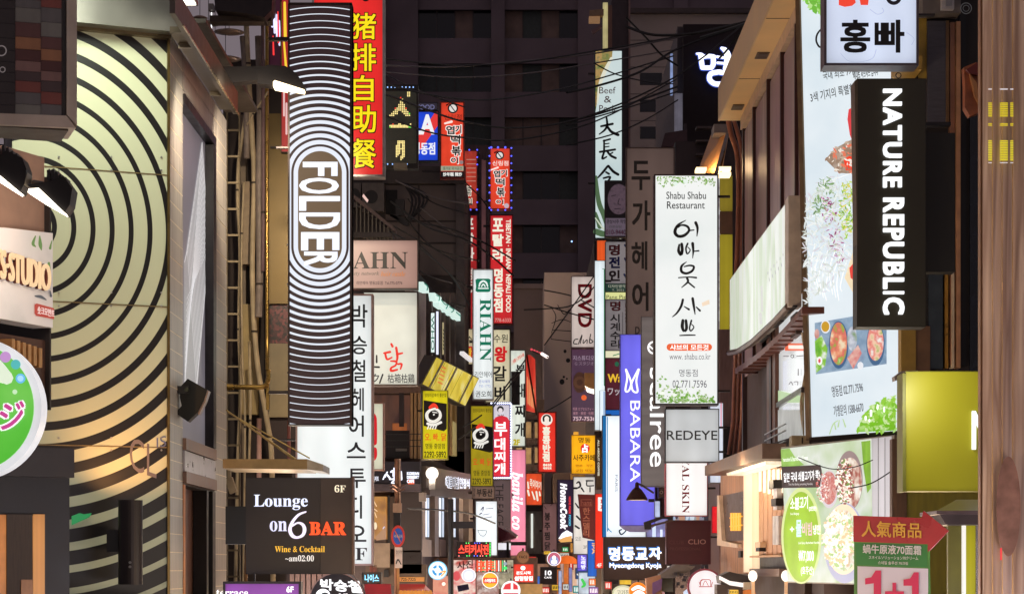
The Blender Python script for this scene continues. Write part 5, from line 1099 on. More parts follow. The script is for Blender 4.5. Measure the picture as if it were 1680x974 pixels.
# photo-print shop panels and lit interior behind the bottom row
SHP = building('busy lit shop row with posters behind the round door signs', bx(705, 50), bx(882, 50), 50, 56, bz(914, 50), D((130, 100, 84), .6, var=.3))
for (x0, y0, x1, y1, m_) in [(704, 944, 738, 990, ramp_mat([(240, 120, 110), (246, 170, 140), (230, 90, 90)], .85, 3)), (742, 918, 780, 975, ramp_mat([(246, 190, 180), (236, 110, 110), (250, 226, 210), (200, 90, 80)], .9, 3.5, voro=False)), (782, 938, 818, 990, ramp_mat([(236, 222, 214), (170, 120, 110), (240, 200, 180)], .85, 5)), (818, 918, 842, 965, ramp_mat([(214, 200, 170), (150, 140, 110), (236, 230, 210)], .8, 6)), (846, 957, 890, 995, E((200, 150, 90), .8, .5, 5))]:
    f = MB().slab(49.8, (x0, y0, x1, y1), .03, -.1).build('shop_window', m_, SHP)
prints(49.8, SHP, [('c', 769, 943, 12, 11, EN((250, 250, 250), 1.1), 'light_ring'), ('o', 769, 943, 7, 10, EN((225, 228, 240), 1.)), ('c', 749, 944, 6, 8, EN((226, 90, 96), .9), 'badge'), ('t', '사진', [(750, 921), (776, 918), (776, 931), (750, 934)], D((110, 50, 50), .5, var=0), {'bold': .04}), ('p', [(750, 960), (768, 957), (770, 966), (752, 970)], D((50, 44, 90), .5, var=0), 'purple_box'),
   ('t', '10분 완성 명함', (821, 925, 840, 930), KB), ('t', '여권 민증 사진', (821, 936, 840, 941), KB), ('t', '당일 인화', (784, 960, 800, 966), KB), ('c', 728, 957, 3, 3, EN((255, 240, 220), 1.3), 'bulb')], .035)
PH = building('warm lit shop fronts at the far end of the street', bx(838, 80), bx(1000, 80), 80, 84, bz(905, 80), D((110, 84, 70), .6))
for i, (x0, y0, x1, y1, c) in enumerate([(880, 924, 900, 990, (150, 110, 90)), (914, 905, 934, 990, (200, 110, 50)), (930, 925, 948, 990, (240, 200, 170)), (946, 930, 980, 990, (225, 230, 240)), (853, 950, 884, 990, (236, 180, 90))]):
    MB().slab(80, (x0, y0, x1, y1), .05, -.1).build('shop_window', E(c, .9, .5, 3), PH)
ogr = thing('orange_canopy', 'small orange shop canopy between the portrait sign and the blue sign', 'canopy', W(930, 925, 62))
MB().lathe(W(930, 924, 62), [(.3, 0), (.28, .12), (.18, .2), (0.01, .24)], n=16).build('dome', E((240, 110, 40), .9, .2), ogr, True)
for k, (x, y, c) in enumerate([(919, 950, (190, 200, 240)), (936, 945, (150, 150, 210)), (922, 930, (220, 180, 170))]):
    lightbox('banner_flag', ['slim pale blue standing banner low at the street end', 'slim bluish standing banner beside the orange canopy', 'slim pink standing banner under the portrait sign'][k], (x-3, y-15, x+3, y+25), 64+k, E(c, .85, .5, 6), [], BLK, fr=.5)
# HomeCook sign
T = lightbox('cooking_sign', 'dark navy vertical sign with white slanted script and a plate at its foot', (914, 786, 941, 890), 58, E((46, 34, 58), .8, .2, 3), [
 ('t', SO('HomeCook'), (919, 792, 931, 868), WHP, {'rot': 90, 'bold': .045}), ('t', 'HOME MADE', (933, 814, 936.5, 842), EN((226, 50, 60), 1), {'rot': 90, 'bold': .08}), ('t', 'FOOD', (933, 844, 936.5, 862), EN((90, 190, 225), 1), {'rot': 90, 'bold': .08}),
 ('p', [(916, 883), (922, 874), (930, 869), (939, 874), (939, 882), (928, 886)], EN((240, 246, 255), 1.1), 'plate'), ('p', [(916, 885), (928, 880), (938, 878), (938, 888), (920, 889)], EN((214, 160, 90), 1), 'food')], BLK, fr=1, br=('R', 6, (800,)))
lightbox('white_calligraphy_sign', 'white sign with loose black brush marks partly covered by the dark red one', (940, 781, 977, 909), 62, E((226, 220, 212), .95, .15, 3), [
 ('s', [([(946, 792, 2), (950, 790, 3), (952, 797, 3), (945, 801, 2)],), ([(954, 800, 3), (958, 806, 2)],), ([(962, 788, 2.5), (973, 788, 2)],), ([(963, 788, 2), (963, 796, 2), (974, 796, 2)],), ([(968, 799, 2), (968, 806, 2)],), ([(944, 825, 2), (949, 832, 3)],), ([(946, 846, 3), (952, 852, 3)],), ([(944, 862, 3), (950, 866, 3)],)], KB), ('t', '모르', (944, 880, 953, 886), EN((120, 116, 112), .9)), ('t', '2F', (957, 894, 963, 899), KB)], D((60, 50, 48), .5), fr=1.2, br=('R', 6, (790,)))
lightbox('dark_red_sign', 'dark red tapering sign with tan Korean letters hung over the white one', (948, 810, 978, 886), 57, D((104, 34, 32), .45, var=.2), [
 ('t', 'hans', (954, 820, 970, 828), D((160, 96, 80), .5, var=0), {'bold': .02}), ('s', [([(953, 819), (971, 819), (971, 829), (953, 829), (953, 819)], 1, False)], D((160, 96, 80), .5, var=0), 'emblem'), ('t', '한스델리', (956, 832, 968, 880), D((176, 112, 92), .5, var=0), {'vertical': True, 'bold': .04})],
 D((84, 30, 28), .5), fr=1, quad=[(948, 810), (978, 811), (978, 886), (956, 881)], br=('R', 5, (820,)))
lightbox('blue_sign', 'blue sign slab with orange letters behind the red pillar sign', (964, 886, 979, 945), 56, E((26, 90, 190), .9, .2, 3), [('t', 'IPA', (971, 890, 977, 908), EN((240, 180, 110), .9), {'rot': 90, 'bold': .05})], D((30, 60, 120), .5), fr=.6)
lightbox('violet_sign', 'small violet sign with white vertical Korean letters low on the street', (947, 909, 963, 936), 61, E((120, 100, 226), .95, .1), [('t', '노래방', (953, 911, 961, 933), WHP, {'vertical': True, 'bold': .05})], D((90, 80, 160), .5), fr=.6)
# yellow fortune cafe
T = lightbox('yellow_sign', 'amber yellow fortune teller cafe sign with a red disc bearing a white character', (937, 713, 977, 777), 60, E((252, 178, 22), 1., .1, 3), [
 ('t', '명동', (949, 717, 969, 726), D((90, 60, 20), .5, var=0), {'bold': .02}), ('c', 960, 735, 7.5, 7.5, EN((222, 34, 40), 1)), ('t', '占', (955, 728, 965, 742), WHP, {'bold': .09}), ('t', '사주카페', (940, 745, 976, 756), KB, {'bold': .03}), ('t', '物命 · 작명', (944, 761, 972, 766), D((150, 100, 20), .5, var=0)), ('t', '궁합 택일', (944, 769, 972, 774), D((150, 100, 20), .5, var=0))], D((170, 120, 40), .5), fr=1, br=('R', 6, (725, 765)))
MB().slab(60, (941, 708, 949, 713), .02, -.1).build('top_lug', EN((240, 170, 60), .9), T)
T = lightbox('dvd_sign', 'white vertical sign with big dark red DVD reading down and club in script', (937, 453, 977, 570), 58, E((206, 190, 182), .92, .15, 1.5), [
 ('t', 'DVD', (948, 466, 971, 537), D((178, 18, 38), .5, var=0), {'rot': 90, 'bold': .045}), ('s', [([(948, 556, 1.6), (943, 557, 1.6), (941, 563, 1.6), (947, 564, 1.6)],), ([(949, 564, 1.5), (955, 549, 1.6), (952, 563, 1.5)],), ([(957, 557, 1.5), (957, 563, 1.5), (963, 557, 1.5), (963, 563, 1.5)],), ([(969, 548, 1.6), (967, 562, 1.6), (973, 560, 1.6), (968, 556, 1.6)],)], KB)], D((110, 84, 80), .5), fr=1, br=('R', 6, (470, 550)))
T = lightbox('purple_studio_sign', 'dim purple photo studio sign with a disc and a telephone number', (937, 572, 977, 691), 58.3, ramp_mat([(62, 44, 74), (90, 56, 84), (130, 70, 96)], .62, .5, rough=.4), [
 ('t', '지스튜디오', (940, 583, 975, 591), EN((190, 170, 190), .7)), ('t', 'G スタジオ', (943, 593, 974, 599), EN((170, 150, 165), .6)), ('c', 951, 627, 11, 17, D((120, 84, 70), .5, var=0), 'disc'), ('o', 951, 627, 5, 10, D((150, 110, 84), .5, var=0)), ('c', 958, 652, 4.5, 4.5, EN((232, 100, 46), .9), 'orange_dot'),
 ('t', '写真 カプセルフィー', (940, 668, 974, 673), EN((210, 160, 170), .7)), ('t', '撮影 · 美容 · 化粧', (940, 675, 974, 680), EN((210, 160, 170), .7)), ('t', '757-7536', (940, 683, 977, 690), EN((230, 200, 205), .8), {'bold': .03})], D((84, 50, 66), .5), fr=1, br=('R', 6, (590, 680)))
lb = thing('boxed_lamp', 'small tan box lamp shining down over the purple sign', 'lamp', W(968, 645, 57.3))
MB().slab(57.3, (959, 612, 978, 638), .1, -.2).build('box', D((190, 140, 84), .5), lb); MB().slab(57.3, [(959, 633), (966, 637), (978, 640), (978, 646), (964, 642)], .12, -.2).build('lens', EN((255, 245, 225), 2.), lb)
# Beef & pork sign
T = lightbox('beef_sign', 'tall pale blue white sign reading Beef & Pork above three large brush characters', (975, 82, 1022, 392), 60, ramp_mat([(186, 206, 210), (206, 222, 222), (216, 228, 226)], .92, .8), [
 ('p', [(976, 84), (1005, 84), (1004, 95), (988, 122), (981, 160), (976, 190)], ramp_mat([(60, 84, 50), (120, 130, 70), (190, 150, 90), (90, 110, 80)], .85, 4), 'plant_print'), ('s', [([(1003, 96, 4), (992, 118, 6), (984, 140, 5), (980, 170, 2)],)], EN((226, 226, 206), .9), 'stalk'),
 ('s', [([(978, 290, 4), (982, 330, 8), (990, 352, 8), (996, 372, 6)],), ([(978, 380, 10), (990, 384, 10), (1000, 384, 6)],), ([(977, 350, 5), (984, 372, 8)],)], EN((84, 112, 78), .8), 'leaf'), ('s', [([(977, 358, 2), (990, 376, 3)],), ([(1008, 384, 6), (1018, 388, 8)],)], EN((200, 210, 190), .9), 'leaf'),
 ('t', 'Beef', (983, 143, 1010, 154), D((150, 90, 90), .5, var=0)), ('t', '&', (991, 158, 1003, 169), D((150, 90, 90), .5, var=0)), ('t', 'Pork', (983, 173, 1011, 184), D((150, 90, 90), .5, var=0))], D((50, 66, 74), .4), fr=2, br=('L', 10, (120, 300)))
prints(60, T, [('s', [([(986, 208, 3.5), (1005, 204, 4)],), ([(995, 194, 3), (996, 206, 4), (992, 214, 3.5), (983, 221, 2)],), ([(996, 208, 4), (1003, 217, 4.5), (1014, 222, 5)],)], KB, 'brush_character'),
 ('s', [([(990, 232, 3), (1001, 229, 3)],), ([(991, 231, 3), (991, 249, 3.5)],), ([(992, 237, 2), (999, 236, 2)],), ([(992, 242, 2), (999, 241, 2)],), ([(984, 250, 3.5), (1009, 246, 3.5)],), ([(991, 250, 3.5), (988, 261, 3.5), (995, 258, 2.5)],), ([(996, 249, 3.5), (1002, 256, 4), (1010, 260, 4)],), ([(1005, 251, 2.5), (1000, 254, 2)],)], KB, 'brush_character'),
 ('s', [([(997, 273, 3.5), (990, 282, 4), (981, 292, 2.5)],), ([(998, 273, 4), (1006, 282, 4.5), (1014, 287, 4.5)],), ([(994, 283, 3), (999, 286, 3.5)],), ([(990, 293, 3), (1001, 291, 3.5), (996, 300, 3)],)], KB, 'brush_character')], .05)
ls = thing('light_strip_fixture', 'upright cream light strip with a small bracket lamp above the beef sign', 'lamp', W(997, 80, 62))
MB().slab(62, (989, 6, 997, 80), .1, -.1).build('strip', E((196, 184, 130), .85, .3, 3), ls); MB().slab(62, (997, 10, 1004, 80), .08, -.1).build('side_plate', D((120, 84, 70), .5), ls)
MB().slab(62, [(967, 20), (990, 18), (990, 28), (966, 30)], .2, -.1).build('arm', D((150, 120, 90), .5), ls); MB().slab(62, (966, 30, 984, 38), .2, -.1).build('lamp_box', E((160, 120, 84), .6), ls); MB().slab(62, [(970, 52), (986, 42), (988, 46), (972, 58)], .1, .0).build('brace', D((120, 90, 90), .5), ls)
PB2 = building('dark narrow pier behind the beef sign', bx(1003, 64), bx(1034, 64), 64, 72, 22, D((70, 58, 62), .7))
MB().slab(64, (1031, -60, 1034, 250), .1, -.1).build('pipe', D((130, 104, 100), .4, .5), PB2)
B5 = building('dark mass behind the middle right signs', bx(975, 74), bx(1110, 74), 74, 84, bz(395, 74), D((58, 48, 48), .7))
lightbox('red_strip_sign', 'short orange red strip under the beef sign', (979, 394, 995, 430), 59, E((224, 86, 34), .95, .1), [], BRN, fr=.6)
T = lightbox('face_reading_sign', 'dark fortune telling sign with a mauve drawn head and small lines of text', (992, 296, 1032, 389), 56, D((40, 32, 38), .5), [
 ('c', 1015, 327, 18, 25, ramp_mat([(84, 66, 80), (110, 86, 100), (70, 54, 66)], .5, 8), 'drawn_head'), ('s', [([(1003, 322, 1), (1010, 320, 1)],), ([(1016, 326, 1), (1014, 334, 1), (1018, 336, 1)],), ([(1008, 343, 1), (1018, 342, 1)],)], KB, 'drawn_face'), ('r', (993.5, 358, 1030, 387), EN((104, 90, 104), .7)), ('t', '관상사주 작명', (995, 360, 1027, 367), KB, {'bold': .02}), ('t', '진로상담', (999, 370, 1020, 374), D((60, 90, 60), .5, var=0)), ('t', '010-9440', (994, 377, 1027, 385), D((110, 40, 80), .5, var=0), {'bold': .03})], D((60, 50, 54), .5), fr=1, br=('R', 6, (320,)))
T = lightbox('white_strip_sign', 'tall glowing white strip sign with a thin green border line on its right', (975, 427, 993, 706), 54, E((226, 238, 242), 1.05, .08, 2), [('s', [([(989, 441), (991.5, 441), (991.5, 632)], 1.6, False)], EN((30, 120, 70), .8), 'green_line')], GRM, fr=1, br=('R', 10, (460, 680)))
T = lightbox('name_seal_sign', 'grey vertical sign with bold red and blue Korean letters and a dark green foot', (993, 396, 1032, 466), 55, E((150, 142, 144), .62, .15, 3), [
 ('t', '명', (999, 401, 1017, 419), D((110, 20, 28), .5, var=0), {'bold': .07}), ('t', '전', (999, 421, 1017, 440), D((24, 34, 110), .5, var=0), {'bold': .07}), ('t', '인', (999, 443, 1017, 461), D((60, 40, 44), .5, var=0), {'bold': .07}), ('s', [([(1025, 402, 3), (1028, 406, 3)],), ([(1025, 424, 3), (1028, 430, 3)],), ([(1024, 450, 3), (1029, 458, 3)],)], D((40, 50, 120), .5, var=0))], D((80, 74, 76), .5), fr=.8, br=('R', 6, (430,)))
lightbox('green_foot_sign', 'small dark green sign strip with pale Korean letters', (993, 465, 1030, 479), 54.9, E((36, 60, 52), .8), [('t', '디자인영각', (998, 467, 1026, 472), EN((190, 190, 170), .9)), ('t', 'T. 2052', (1004, 474, 1024, 477.5), EN((170, 170, 150), .8))], BLK, fr=.5)
lightbox('pane_sign', 'thin pale yellow sign strip between the two grey ones', (993, 479, 1030, 491), 54.8, E((220, 222, 150), .95), [('t', 'Pane Pie', (995, 484, 1027, 490), KB)], BRN, fr=.5)
T = lightbox('watch_repair_sign', 'grey vertical watch repair sign with black Korean letters under a dark red one', (993, 491, 1032, 575), 54.7, E((146, 138, 140), .62, .15, 3), [
 ('t', '명', (1001, 494, 1018, 510), D((120, 26, 34), .5, var=0), {'bold': .06}), ('t', '시계수리', (1001, 515, 1018, 571), KB, {'vertical': True, 'bold': .045}), ('t', '도장', (1025, 497, 1030, 530), D((120, 40, 46), .5, var=0), {'vertical': True, 'bold': .02}), ('s', [([(1021.5, 512), (1021.5, 560)], .7, False)], KB)], D((80, 74, 76), .5), fr=.8, br=('R', 6, (530,)))
lightbox('cream_strip_sign', 'cream sliver sign with a green stroke above the maroon one', (993, 575, 1022, 587), 54.6, E((230, 226, 190), .95), [('s', [([(1006, 583, 1.5), (1016, 580, 1.5)],)], EN((40, 140, 90), .8))], BRN, fr=.5)
lightbox('maroon_sign', 'maroon sign with yellow and white letters beginning Wa', (993, 587, 1022, 672), 54.5, E((90, 34, 46), .75, .2, 3), [('t', 'Wa', (997, 613, 1021, 627), EN((236, 190, 50), .9), {'bold': .05}), ('t', 'ワッフル', (997, 636, 1040, 648), EN((200, 190, 195), .8), {'bold': .03}), ('c', 1012, 597, 3.5, 4, EN((40, 110, 80), .7))], D((60, 30, 36), .5), fr=.8)
lightbox('blue_band_sign', 'thin blue band sign above the tall white bakery sign', (993, 672, 1022, 681), 54.4, E((30, 96, 180), .95), [], BLK, fr=.4)
lightbox('small_white_pillar', 'white and blue edged pillar sign piece below the green framed strip', (984, 640, 993, 706), 53.5, E((226, 240, 250), 1.), [('s', [([(991, 642), (991, 704)], 1.5, False)], EN((30, 110, 180), .9))], GRM, fr=.4)
lightbox('bronze_strip_sign', 'bronze brown strip sign with fine white vertical lettering beside the yellow sign', (977, 717, 991, 802), 55, D((90, 68, 42), .5, var=.2), [('t', 'ALL ABOUT COFFEE', (980.5, 721, 983.5, 780), EN((220, 215, 190), .9), {'rot': 90, 'bold': .08})], BRN, fr=.8)
T = lightbox('red_pillar_sign', 'long scarlet sign with a white badge, left of the tall white bakery sign', (976, 809, 994, 932), 52.5, E((240, 52, 30), .98, .08), [('p', [(981, 815), (993, 815), (993, 839), (981, 837)], EN((246, 240, 236), 1), 'badge'), ('t', '피자', (985, 818, 992, 836), EN((200, 30, 30), 1), {'vertical': True, 'bold': .08}), ('t', '4F', (979, 923, 987, 930), EN((250, 220, 210), 1), {'bold': .06})], D((130, 40, 34), .5), fr=.8)
MB().slab(52.5, (977, 803, 992, 809), .05, -.2).build('cap', D((180, 150, 140), .5), T)
T = lightbox('bakery_sign', 'tall glowing white bakery sign with a blue left border', (988, 681, 1060, 881), 50, E((238, 246, 252), 1.1, .05), [
 ('r', (989, 682, 994.5, 880), EN((16, 104, 166), .95), 'blue_border'), ('s', [([(996.5, 684, 1.6), (996.5, 855, 1.6), (998, 866, 1.6), (1003, 872, 1.6)],)], EN((60, 140, 190), .9), 'border_line'), ('t', 'PARIS', (1009, 778, 1013.5, 806), EN((130, 130, 140), .9), {'rot': 90}), ('s', [([(1020, 868, 2), (1016, 870, 2.5), (1019, 876, 2.5), (1025, 872, 2), (1029, 866, 2.5)],)], EN((20, 40, 70), .8), 'script')], D((60, 90, 120), .4), fr=1, br=('R', 8, (700,)))
# dark brown letters sign 두가헤어
T = lightbox('brown_hair_sign', 'unlit grey brown vertical hair salon sign given a dim glow with heavy dark Korean letters', (1027, 242, 1107, 577), 47, E((112, 92, 86), .52, .12, 1), [], D((80, 64, 60), .5, .2), fr=2, br=('R', 10, (300, 540)))  # dim emission put into the unlit face
DKL = D((26, 20, 22), .5, var=0)
for ch, b in (('두', (1036, 264, 1067, 312)), ('가', (1037, 329, 1067, 378)), ('헤', (1036, 396, 1062, 443)), ('어', (1037, 463, 1064, 510))): text(47, ch, b, DKL, T, bold=.045)
prints(47, T, [('t', 'D HAIR', (1042, 536, 1078, 548), DKL, {'bold': .03}), ('t', 'HAIR SALON', (1042, 552, 1088, 559), DKL)], .03)
VIO = E((112, 108, 236), 1.0, .18, 1.)
T = lightbox('violet_blue_sign', 'long violet blue lit sign with white butterfly emblem and capitals reading down', (1017, 548, 1075, 862), 45, VIO, [
 ('s', [([(1027, 606, 3), (1029, 620, 3), (1026, 640, 3), (1032, 640, 3), (1037, 626, 3), (1045, 610, 3), (1048, 606, 3), (1044, 624, 3), (1046, 642, 3), (1038, 640, 3), (1034, 622, 3), (1027, 606, 3)],)], WHP, 'butterfly'),
 ('t', 'BABARA', (1034, 657, 1050, 790), WHP, {'rot': 90}),
 ], D((90, 86, 190), .4, .3), fr=1.2, br=('R', 8, (600, 840)))
MB().slab(45, [(1017, 862), (1075, 862), (1062, 872), (1034, 872), (1024, 868)], .0, -.15).build('skirt', D((150, 150, 210), .4), T)
T = lightbox('silver_sign', 'brushed silver grey sign with rounded white lower case letters reading down', (1052, 519, 1093, 798), 43, ramp_mat([(92, 82, 84), (140, 128, 124), (120, 108, 106), (160, 150, 146)], .55, .8, (.4, 1, 3), 3, rough=.3), [
 ('o', 1073, 570, 8, 11, WHP, 'emblem'), ('s', [([(1064, 566, 2.5), (1073, 574, 2.5)],)], WHP, 'emblem'), ('t', 'scalree', (1066, 603, 1093, 765), WHP, {'rot': 90, 'bold': .01})], D((90, 80, 80), .4, .4), fr=.8, br=('R', 8, (560, 780)))
# Shabu sign
SHF = ramp_mat([(222, 228, 226), (236, 238, 236), (240, 242, 238)], 1.05, .5)
T = lightbox('restaurant_sign', 'large glowing white sign with leafy edges and five black brush characters', (1073, 286, 1179, 664), 38, SHF, [], D((74, 62, 58), .4, .4), th=.35, fr=2.5, br=('R', 20, (320, 640)))
GRR = [E((120, 176, 70), .95, .3, 6), E((152, 196, 110), .95, .3, 6), E((190, 214, 160), .95, .3, 6)]
mbs = [MB(), MB(), MB()]; rr = random.Random(5)
for k in range(150):
    t = rr.random(); x = 1078+t*96; y = 290+abs(rr.gauss(0, 8))*(1 if t < .35 else .75)+(3 if t > .8 else 0)
    s_ = 1+rr.random()*2.2; a_ = rr.random()*3.14; dx, dy = math.cos(a_)*s_, math.sin(a_)*s_
    mbs[k % 3].poly([Plane(0, 38).p(min(max(x+dx, 1076.5), 1175), max(y+dy, 289.5), .004+.0002*k/3), Plane(0, 38).p(min(max(x-dy*.5, 1076.5), 1175), max(y+dx*.5, 289.5), .004+.0002*k/3), Plane(0, 38).p(min(max(x-dx, 1076.5), 1175), max(y-dy, 289.5), .004+.0002*k/3), Plane(0, 38).p(min(max(x+dy*.5, 1076.5), 1175), max(y-dx*.5, 289.5), .004+.0002*k/3)])
for k in range(230):
    t = rr.random(); x = 1077+t*97; h_ = 24*(1-t)+8; y = 660-abs(rr.gauss(0, .5))*h_
    s_ = 1.2+rr.random()*2.6; a_ = rr.random()*3.14; dx, dy = math.cos(a_)*s_, math.sin(a_)*s_
    c = lambda X, Y_: Plane(0, 38).p(min(max(X, 1076.5), 1175), min(Y_, 661), .004+.0002*k/3)
    mbs[k % 3].poly([c(x+dx, y+dy), c(x-dy*.6, y+dx*.6), c(x-dx, y-dy), c(x+dy*.6, y-dx*.6)])
for i, m_ in enumerate(mbs): o = m_.build('leaf_print', GRR[i], T); o['kind'] = 'stuff'
prints(38, T, [('t', 'Shabu Shabu', (1093, 315, 1158, 327), KB, {'bold': .008}), ('t', 'Restaurant', (1094, 331, 1156, 343), KB, {'bold': .008}),
 ('c', 1108, 302, 3.5, 3.5, EN((225, 240, 230), 1), 'blossom'), ('c', 1124, 298, 3.5, 3.5, EN((225, 240, 230), 1), 'blossom'), ('c', 1086, 645, 4, 3, EN((235, 242, 230), 1), 'blossom'), ('c', 1106, 648, 3, 3, EN((235, 242, 230), 1), 'blossom'),
 ('r', (1099, 564, 1162, 575.5), EN((224, 96, 52), 1)), ('c', 1099, 569.7, 5.7, 5.7, EN((224, 96, 52), 1)), ('c', 1162, 569.7, 5.7, 5.7, EN((224, 96, 52), 1)), ('t', '샤브의 모든것', (1099, 565.5, 1162, 574.5), WHP, {'bold': .03}),
 ('t', 'www. shabu.co.kr', (1098, 580, 1165, 590), EN((120, 116, 122), .9)), ('t', '명동점', (1114, 606, 1144, 618), EN((90, 88, 96), .9)), ('t', '02.771.7596', (1103, 624, 1159, 636), EN((90, 88, 96), .9))], .03)
BRU = [  # brush strokes traced in reading order
 [([(1125, 362, 1), (1112, 370, 4), (1107, 381, 5.5), (1112, 388, 5), (1122, 387, 5), (1130, 379, 4), (1127, 372, 4), (1118, 370, 3), (1112, 374, 2)],), ([(1130, 379, 2.5), (1138, 378, 2)],), ([(1141, 366, 5), (1144, 375, 4), (1143, 388, 1.5)],)],
 [([(1114, 402, 3), (1113, 412, 5), (1116, 418, 5)],), ([(1118, 401, 5), (1119, 410, 5), (1118, 417, 5)],), ([(1128, 400, 3), (1125, 408, 3), (1127, 417, 2.5), (1132, 411, 2), (1128, 406, 1.5)],), ([(1136, 400, 5), (1137, 412, 3.5), (1136, 424, 1.2)],), ([(1137, 413, 2), (1146, 412, 2.5)],)],
 [([(1126, 430, 1), (1118, 437, 4), (1118, 446, 4.5), (1126, 449, 4), (1135, 445, 4), (1138, 438, 3.5), (1131, 436, 3), (1122, 438, 2)],), ([(1113, 456, 2), (1130, 455, 2.2), (1142, 456, 3)],), ([(1127, 457, 4), (1128, 463, 3.5), (1118, 472, 1.5)],), ([(1128, 463, 3), (1139, 472, 2.5)],)],
 [([(1120, 492, 4), (1117, 503, 4), (1110, 514, 3), (1103, 520, 1.5)],), ([(1122, 503, 1.5), (1130, 508, 3.5)],), ([(1136, 490, 4.5), (1138, 503, 4), (1140, 516, 1.5)],), ([(1142, 504, 2), (1148, 510, 3.5)],)],
 [([(1120, 526, 5), (1119, 536, 5.5), (1121, 543, 4)],), ([(1125, 526, 4.5), (1126, 538, 5), (1124, 543, 4)],), ([(1134, 526, 3), (1131, 538, 2.5), (1133, 543, 2.5), (1138, 537, 2), (1134, 532, 1.5)],), ([(1115, 550.5, 2), (1128, 550, 2.5), (1140, 550, 2)],)]]
for st in BRU:
    mb = MB(); [stroke(mb, 38, s_[0], f=.05) for s_ in st]; mb.build('brush_character', KB, T)
MB().slab(38, [(1151, 497), (1163, 492), (1164, 499), (1152, 503)], .05, .047).build('stain', EN((236, 214, 190), .95), T)
lightbox('square_grey_sign', 'square grey lit sign with one word in thin black capitals', (1091, 670, 1180, 758), 37, E((198, 202, 204), .92, .25, 1.2), [('t', 'REDEYE', (1094, 706, 1177, 721), KB, {'bold': .012})], D((60, 60, 66), .4, .4), fr=1.5, th=.3, br=('R', 14, (700, 740)))
lightbox('skincare_sign', 'bright white sign with dark red serif capitals reading downwards', (1092, 740, 1161, 846), 40, E((240, 236, 234), 1.05, .05), [('t', SB('ROYAL SKIN'), (1119, 722, 1131, 841), D((150, 24, 48), .5, var=0), {'rot': 90})], D((170, 70, 76), .4), fr=1.2, th=.3, br=('R', 14, (800,)))
lightbox('pale_side_sign', 'pale bluish lit sign edge showing right of the white skincare sign', (1164, 660, 1187, 792), 41.5, E((216, 222, 236), .98, .1, 3), [('s', [([(1183, 660), (1183, 700)], 1.5, False)], EN((230, 120, 150), .9))], GRM, fr=1)
lightbox('maroon_square_sign', 'dull maroon square sign with four pale capitals beside faint missing letters', (1093, 853, 1166, 925), 41, D((84, 32, 38), .42, var=.15), [('t', 'CLIO', (1129, 884, 1158, 892), D((190, 140, 130), .5, var=0), {'bold': .01}), ('t', 'CLUB', (1098, 886, 1122, 892), D((100, 50, 52), .5, var=0)), ('t', 'PROFESSIONAL', (1099, 897, 1150, 902), D((104, 56, 58), .5, var=0))], D((90, 44, 46), .4), fr=1, th=.3, br=('R', 14, (880,)))
T = lightbox('dumpling_sign', 'dark brown sign with four glowing white Korean letters over a line of script', (990, 880, 1093, 951), 43, D((56, 40, 38), .4, var=.1), [], D((40, 30, 30), .4), fr=.8, th=.25, br=('R', 14, (900,)))
hal = EN((60, 130, 220), .9)
for ch, b in (('명', (999, 897, 1017, 919)), ('동', (1020, 897, 1041, 919)), ('교', (1043, 898, 1062, 917)), ('자', (1065, 897, 1085, 917))):
    text(43, ch, (b[0]-1.6, b[1]-1.8, b[2]-.4, b[3]-1), hal, T, bold=.08, off=.006)
    text(43, ch, b, EN((255, 255, 255), 1.4), T, bold=.05, off=.02, depth=.03, name='letter')
text(43, 'Myeongdong KyoJa', (999, 921, 1085, 933), hal, T, bold=.06, off=.006); text(43, 'Myeongdong KyoJa', (1000, 923, 1085, 933), EN((255, 255, 255), 1.3), T, bold=.035, off=.02)
MB().disc(43, 1010, 908, 0.1, f=.1).build('pin', BLK, T)
# bell lamp
T = thing('bell_lamp', 'small bronze bell shaped lamp hanging in front of the violet blue sign', 'lamp', W(1045, 821, 41.5))
c = W(1045, 820, 41.5); k = 41.5/F
MB().lathe(c, [(18*k, 0), (17*k, 3*k), (13*k, 10*k), (8*k, 17*k), (3.5*k, 21*k), (3*k, 28*k), (0.01, 30*k)], n=20).build('shade', D((96, 66, 56), .3, .8, var=.3), T, True)
MB().lathe(c, [(17*k, .5*k), (0.01, 3*k)], n=20).build('bulb', EN((255, 220, 170), 1.6), T)
MB().tube([c+Vector((0, 0, 28*k)), c+Vector((12*k, .3, 24*k)), c+Vector((30*k, .6, 14*k))], .02, 6).build('arm', BLK, T)
MB().slab(43.5, (1064, 818, 1073, 823), .1, -.1).build('bracket', BLK, T)
# flat arm bracket lamps near 1060-1100
T = thing('bracket_arm', 'black angled bracket arm sticking out over the dumpling restaurant sign', 'bracket', W(1070, 866, 41))
MB().slab(41, [(1056, 856), (1098, 842), (1098, 846), (1068, 858), (1068, 868), (1057, 868)], .1, -.06).build('arm', D((44, 34, 34), .5), T)
MB().slab(41, [(1068, 860), (1110, 850), (1110, 853), (1068, 864)], .1, -.06).build('arm', D((90, 70, 60), .5), T)
lightbox('small_poster_light', 'small pale blue lit box between the violet sign and the skincare sign', (1074, 821, 1083, 848), 44, E((190, 205, 240), .9, .3, 5), [], GRM, fr=.5)
lightbox('round_badge_fixture', 'small grey control box beside the silver sign', (1080, 799, 1092, 816), 44, D((70, 56, 54), .5), [('o', 1085, 807, 1.5, 3, STL)], BLK, fr=.5)
lightbox('poster_lights', 'lit bluish shop window piece between the bracket arms', (1060, 850, 1096, 882), 46, E((150, 150, 210), .85, .6, 6), [('r', (1070, 862, 1076, 880), EN((210, 225, 250), 1)), ('r', (1083, 868, 1087, 880), EN((225, 235, 255), 1))], BLK, fr=.5)
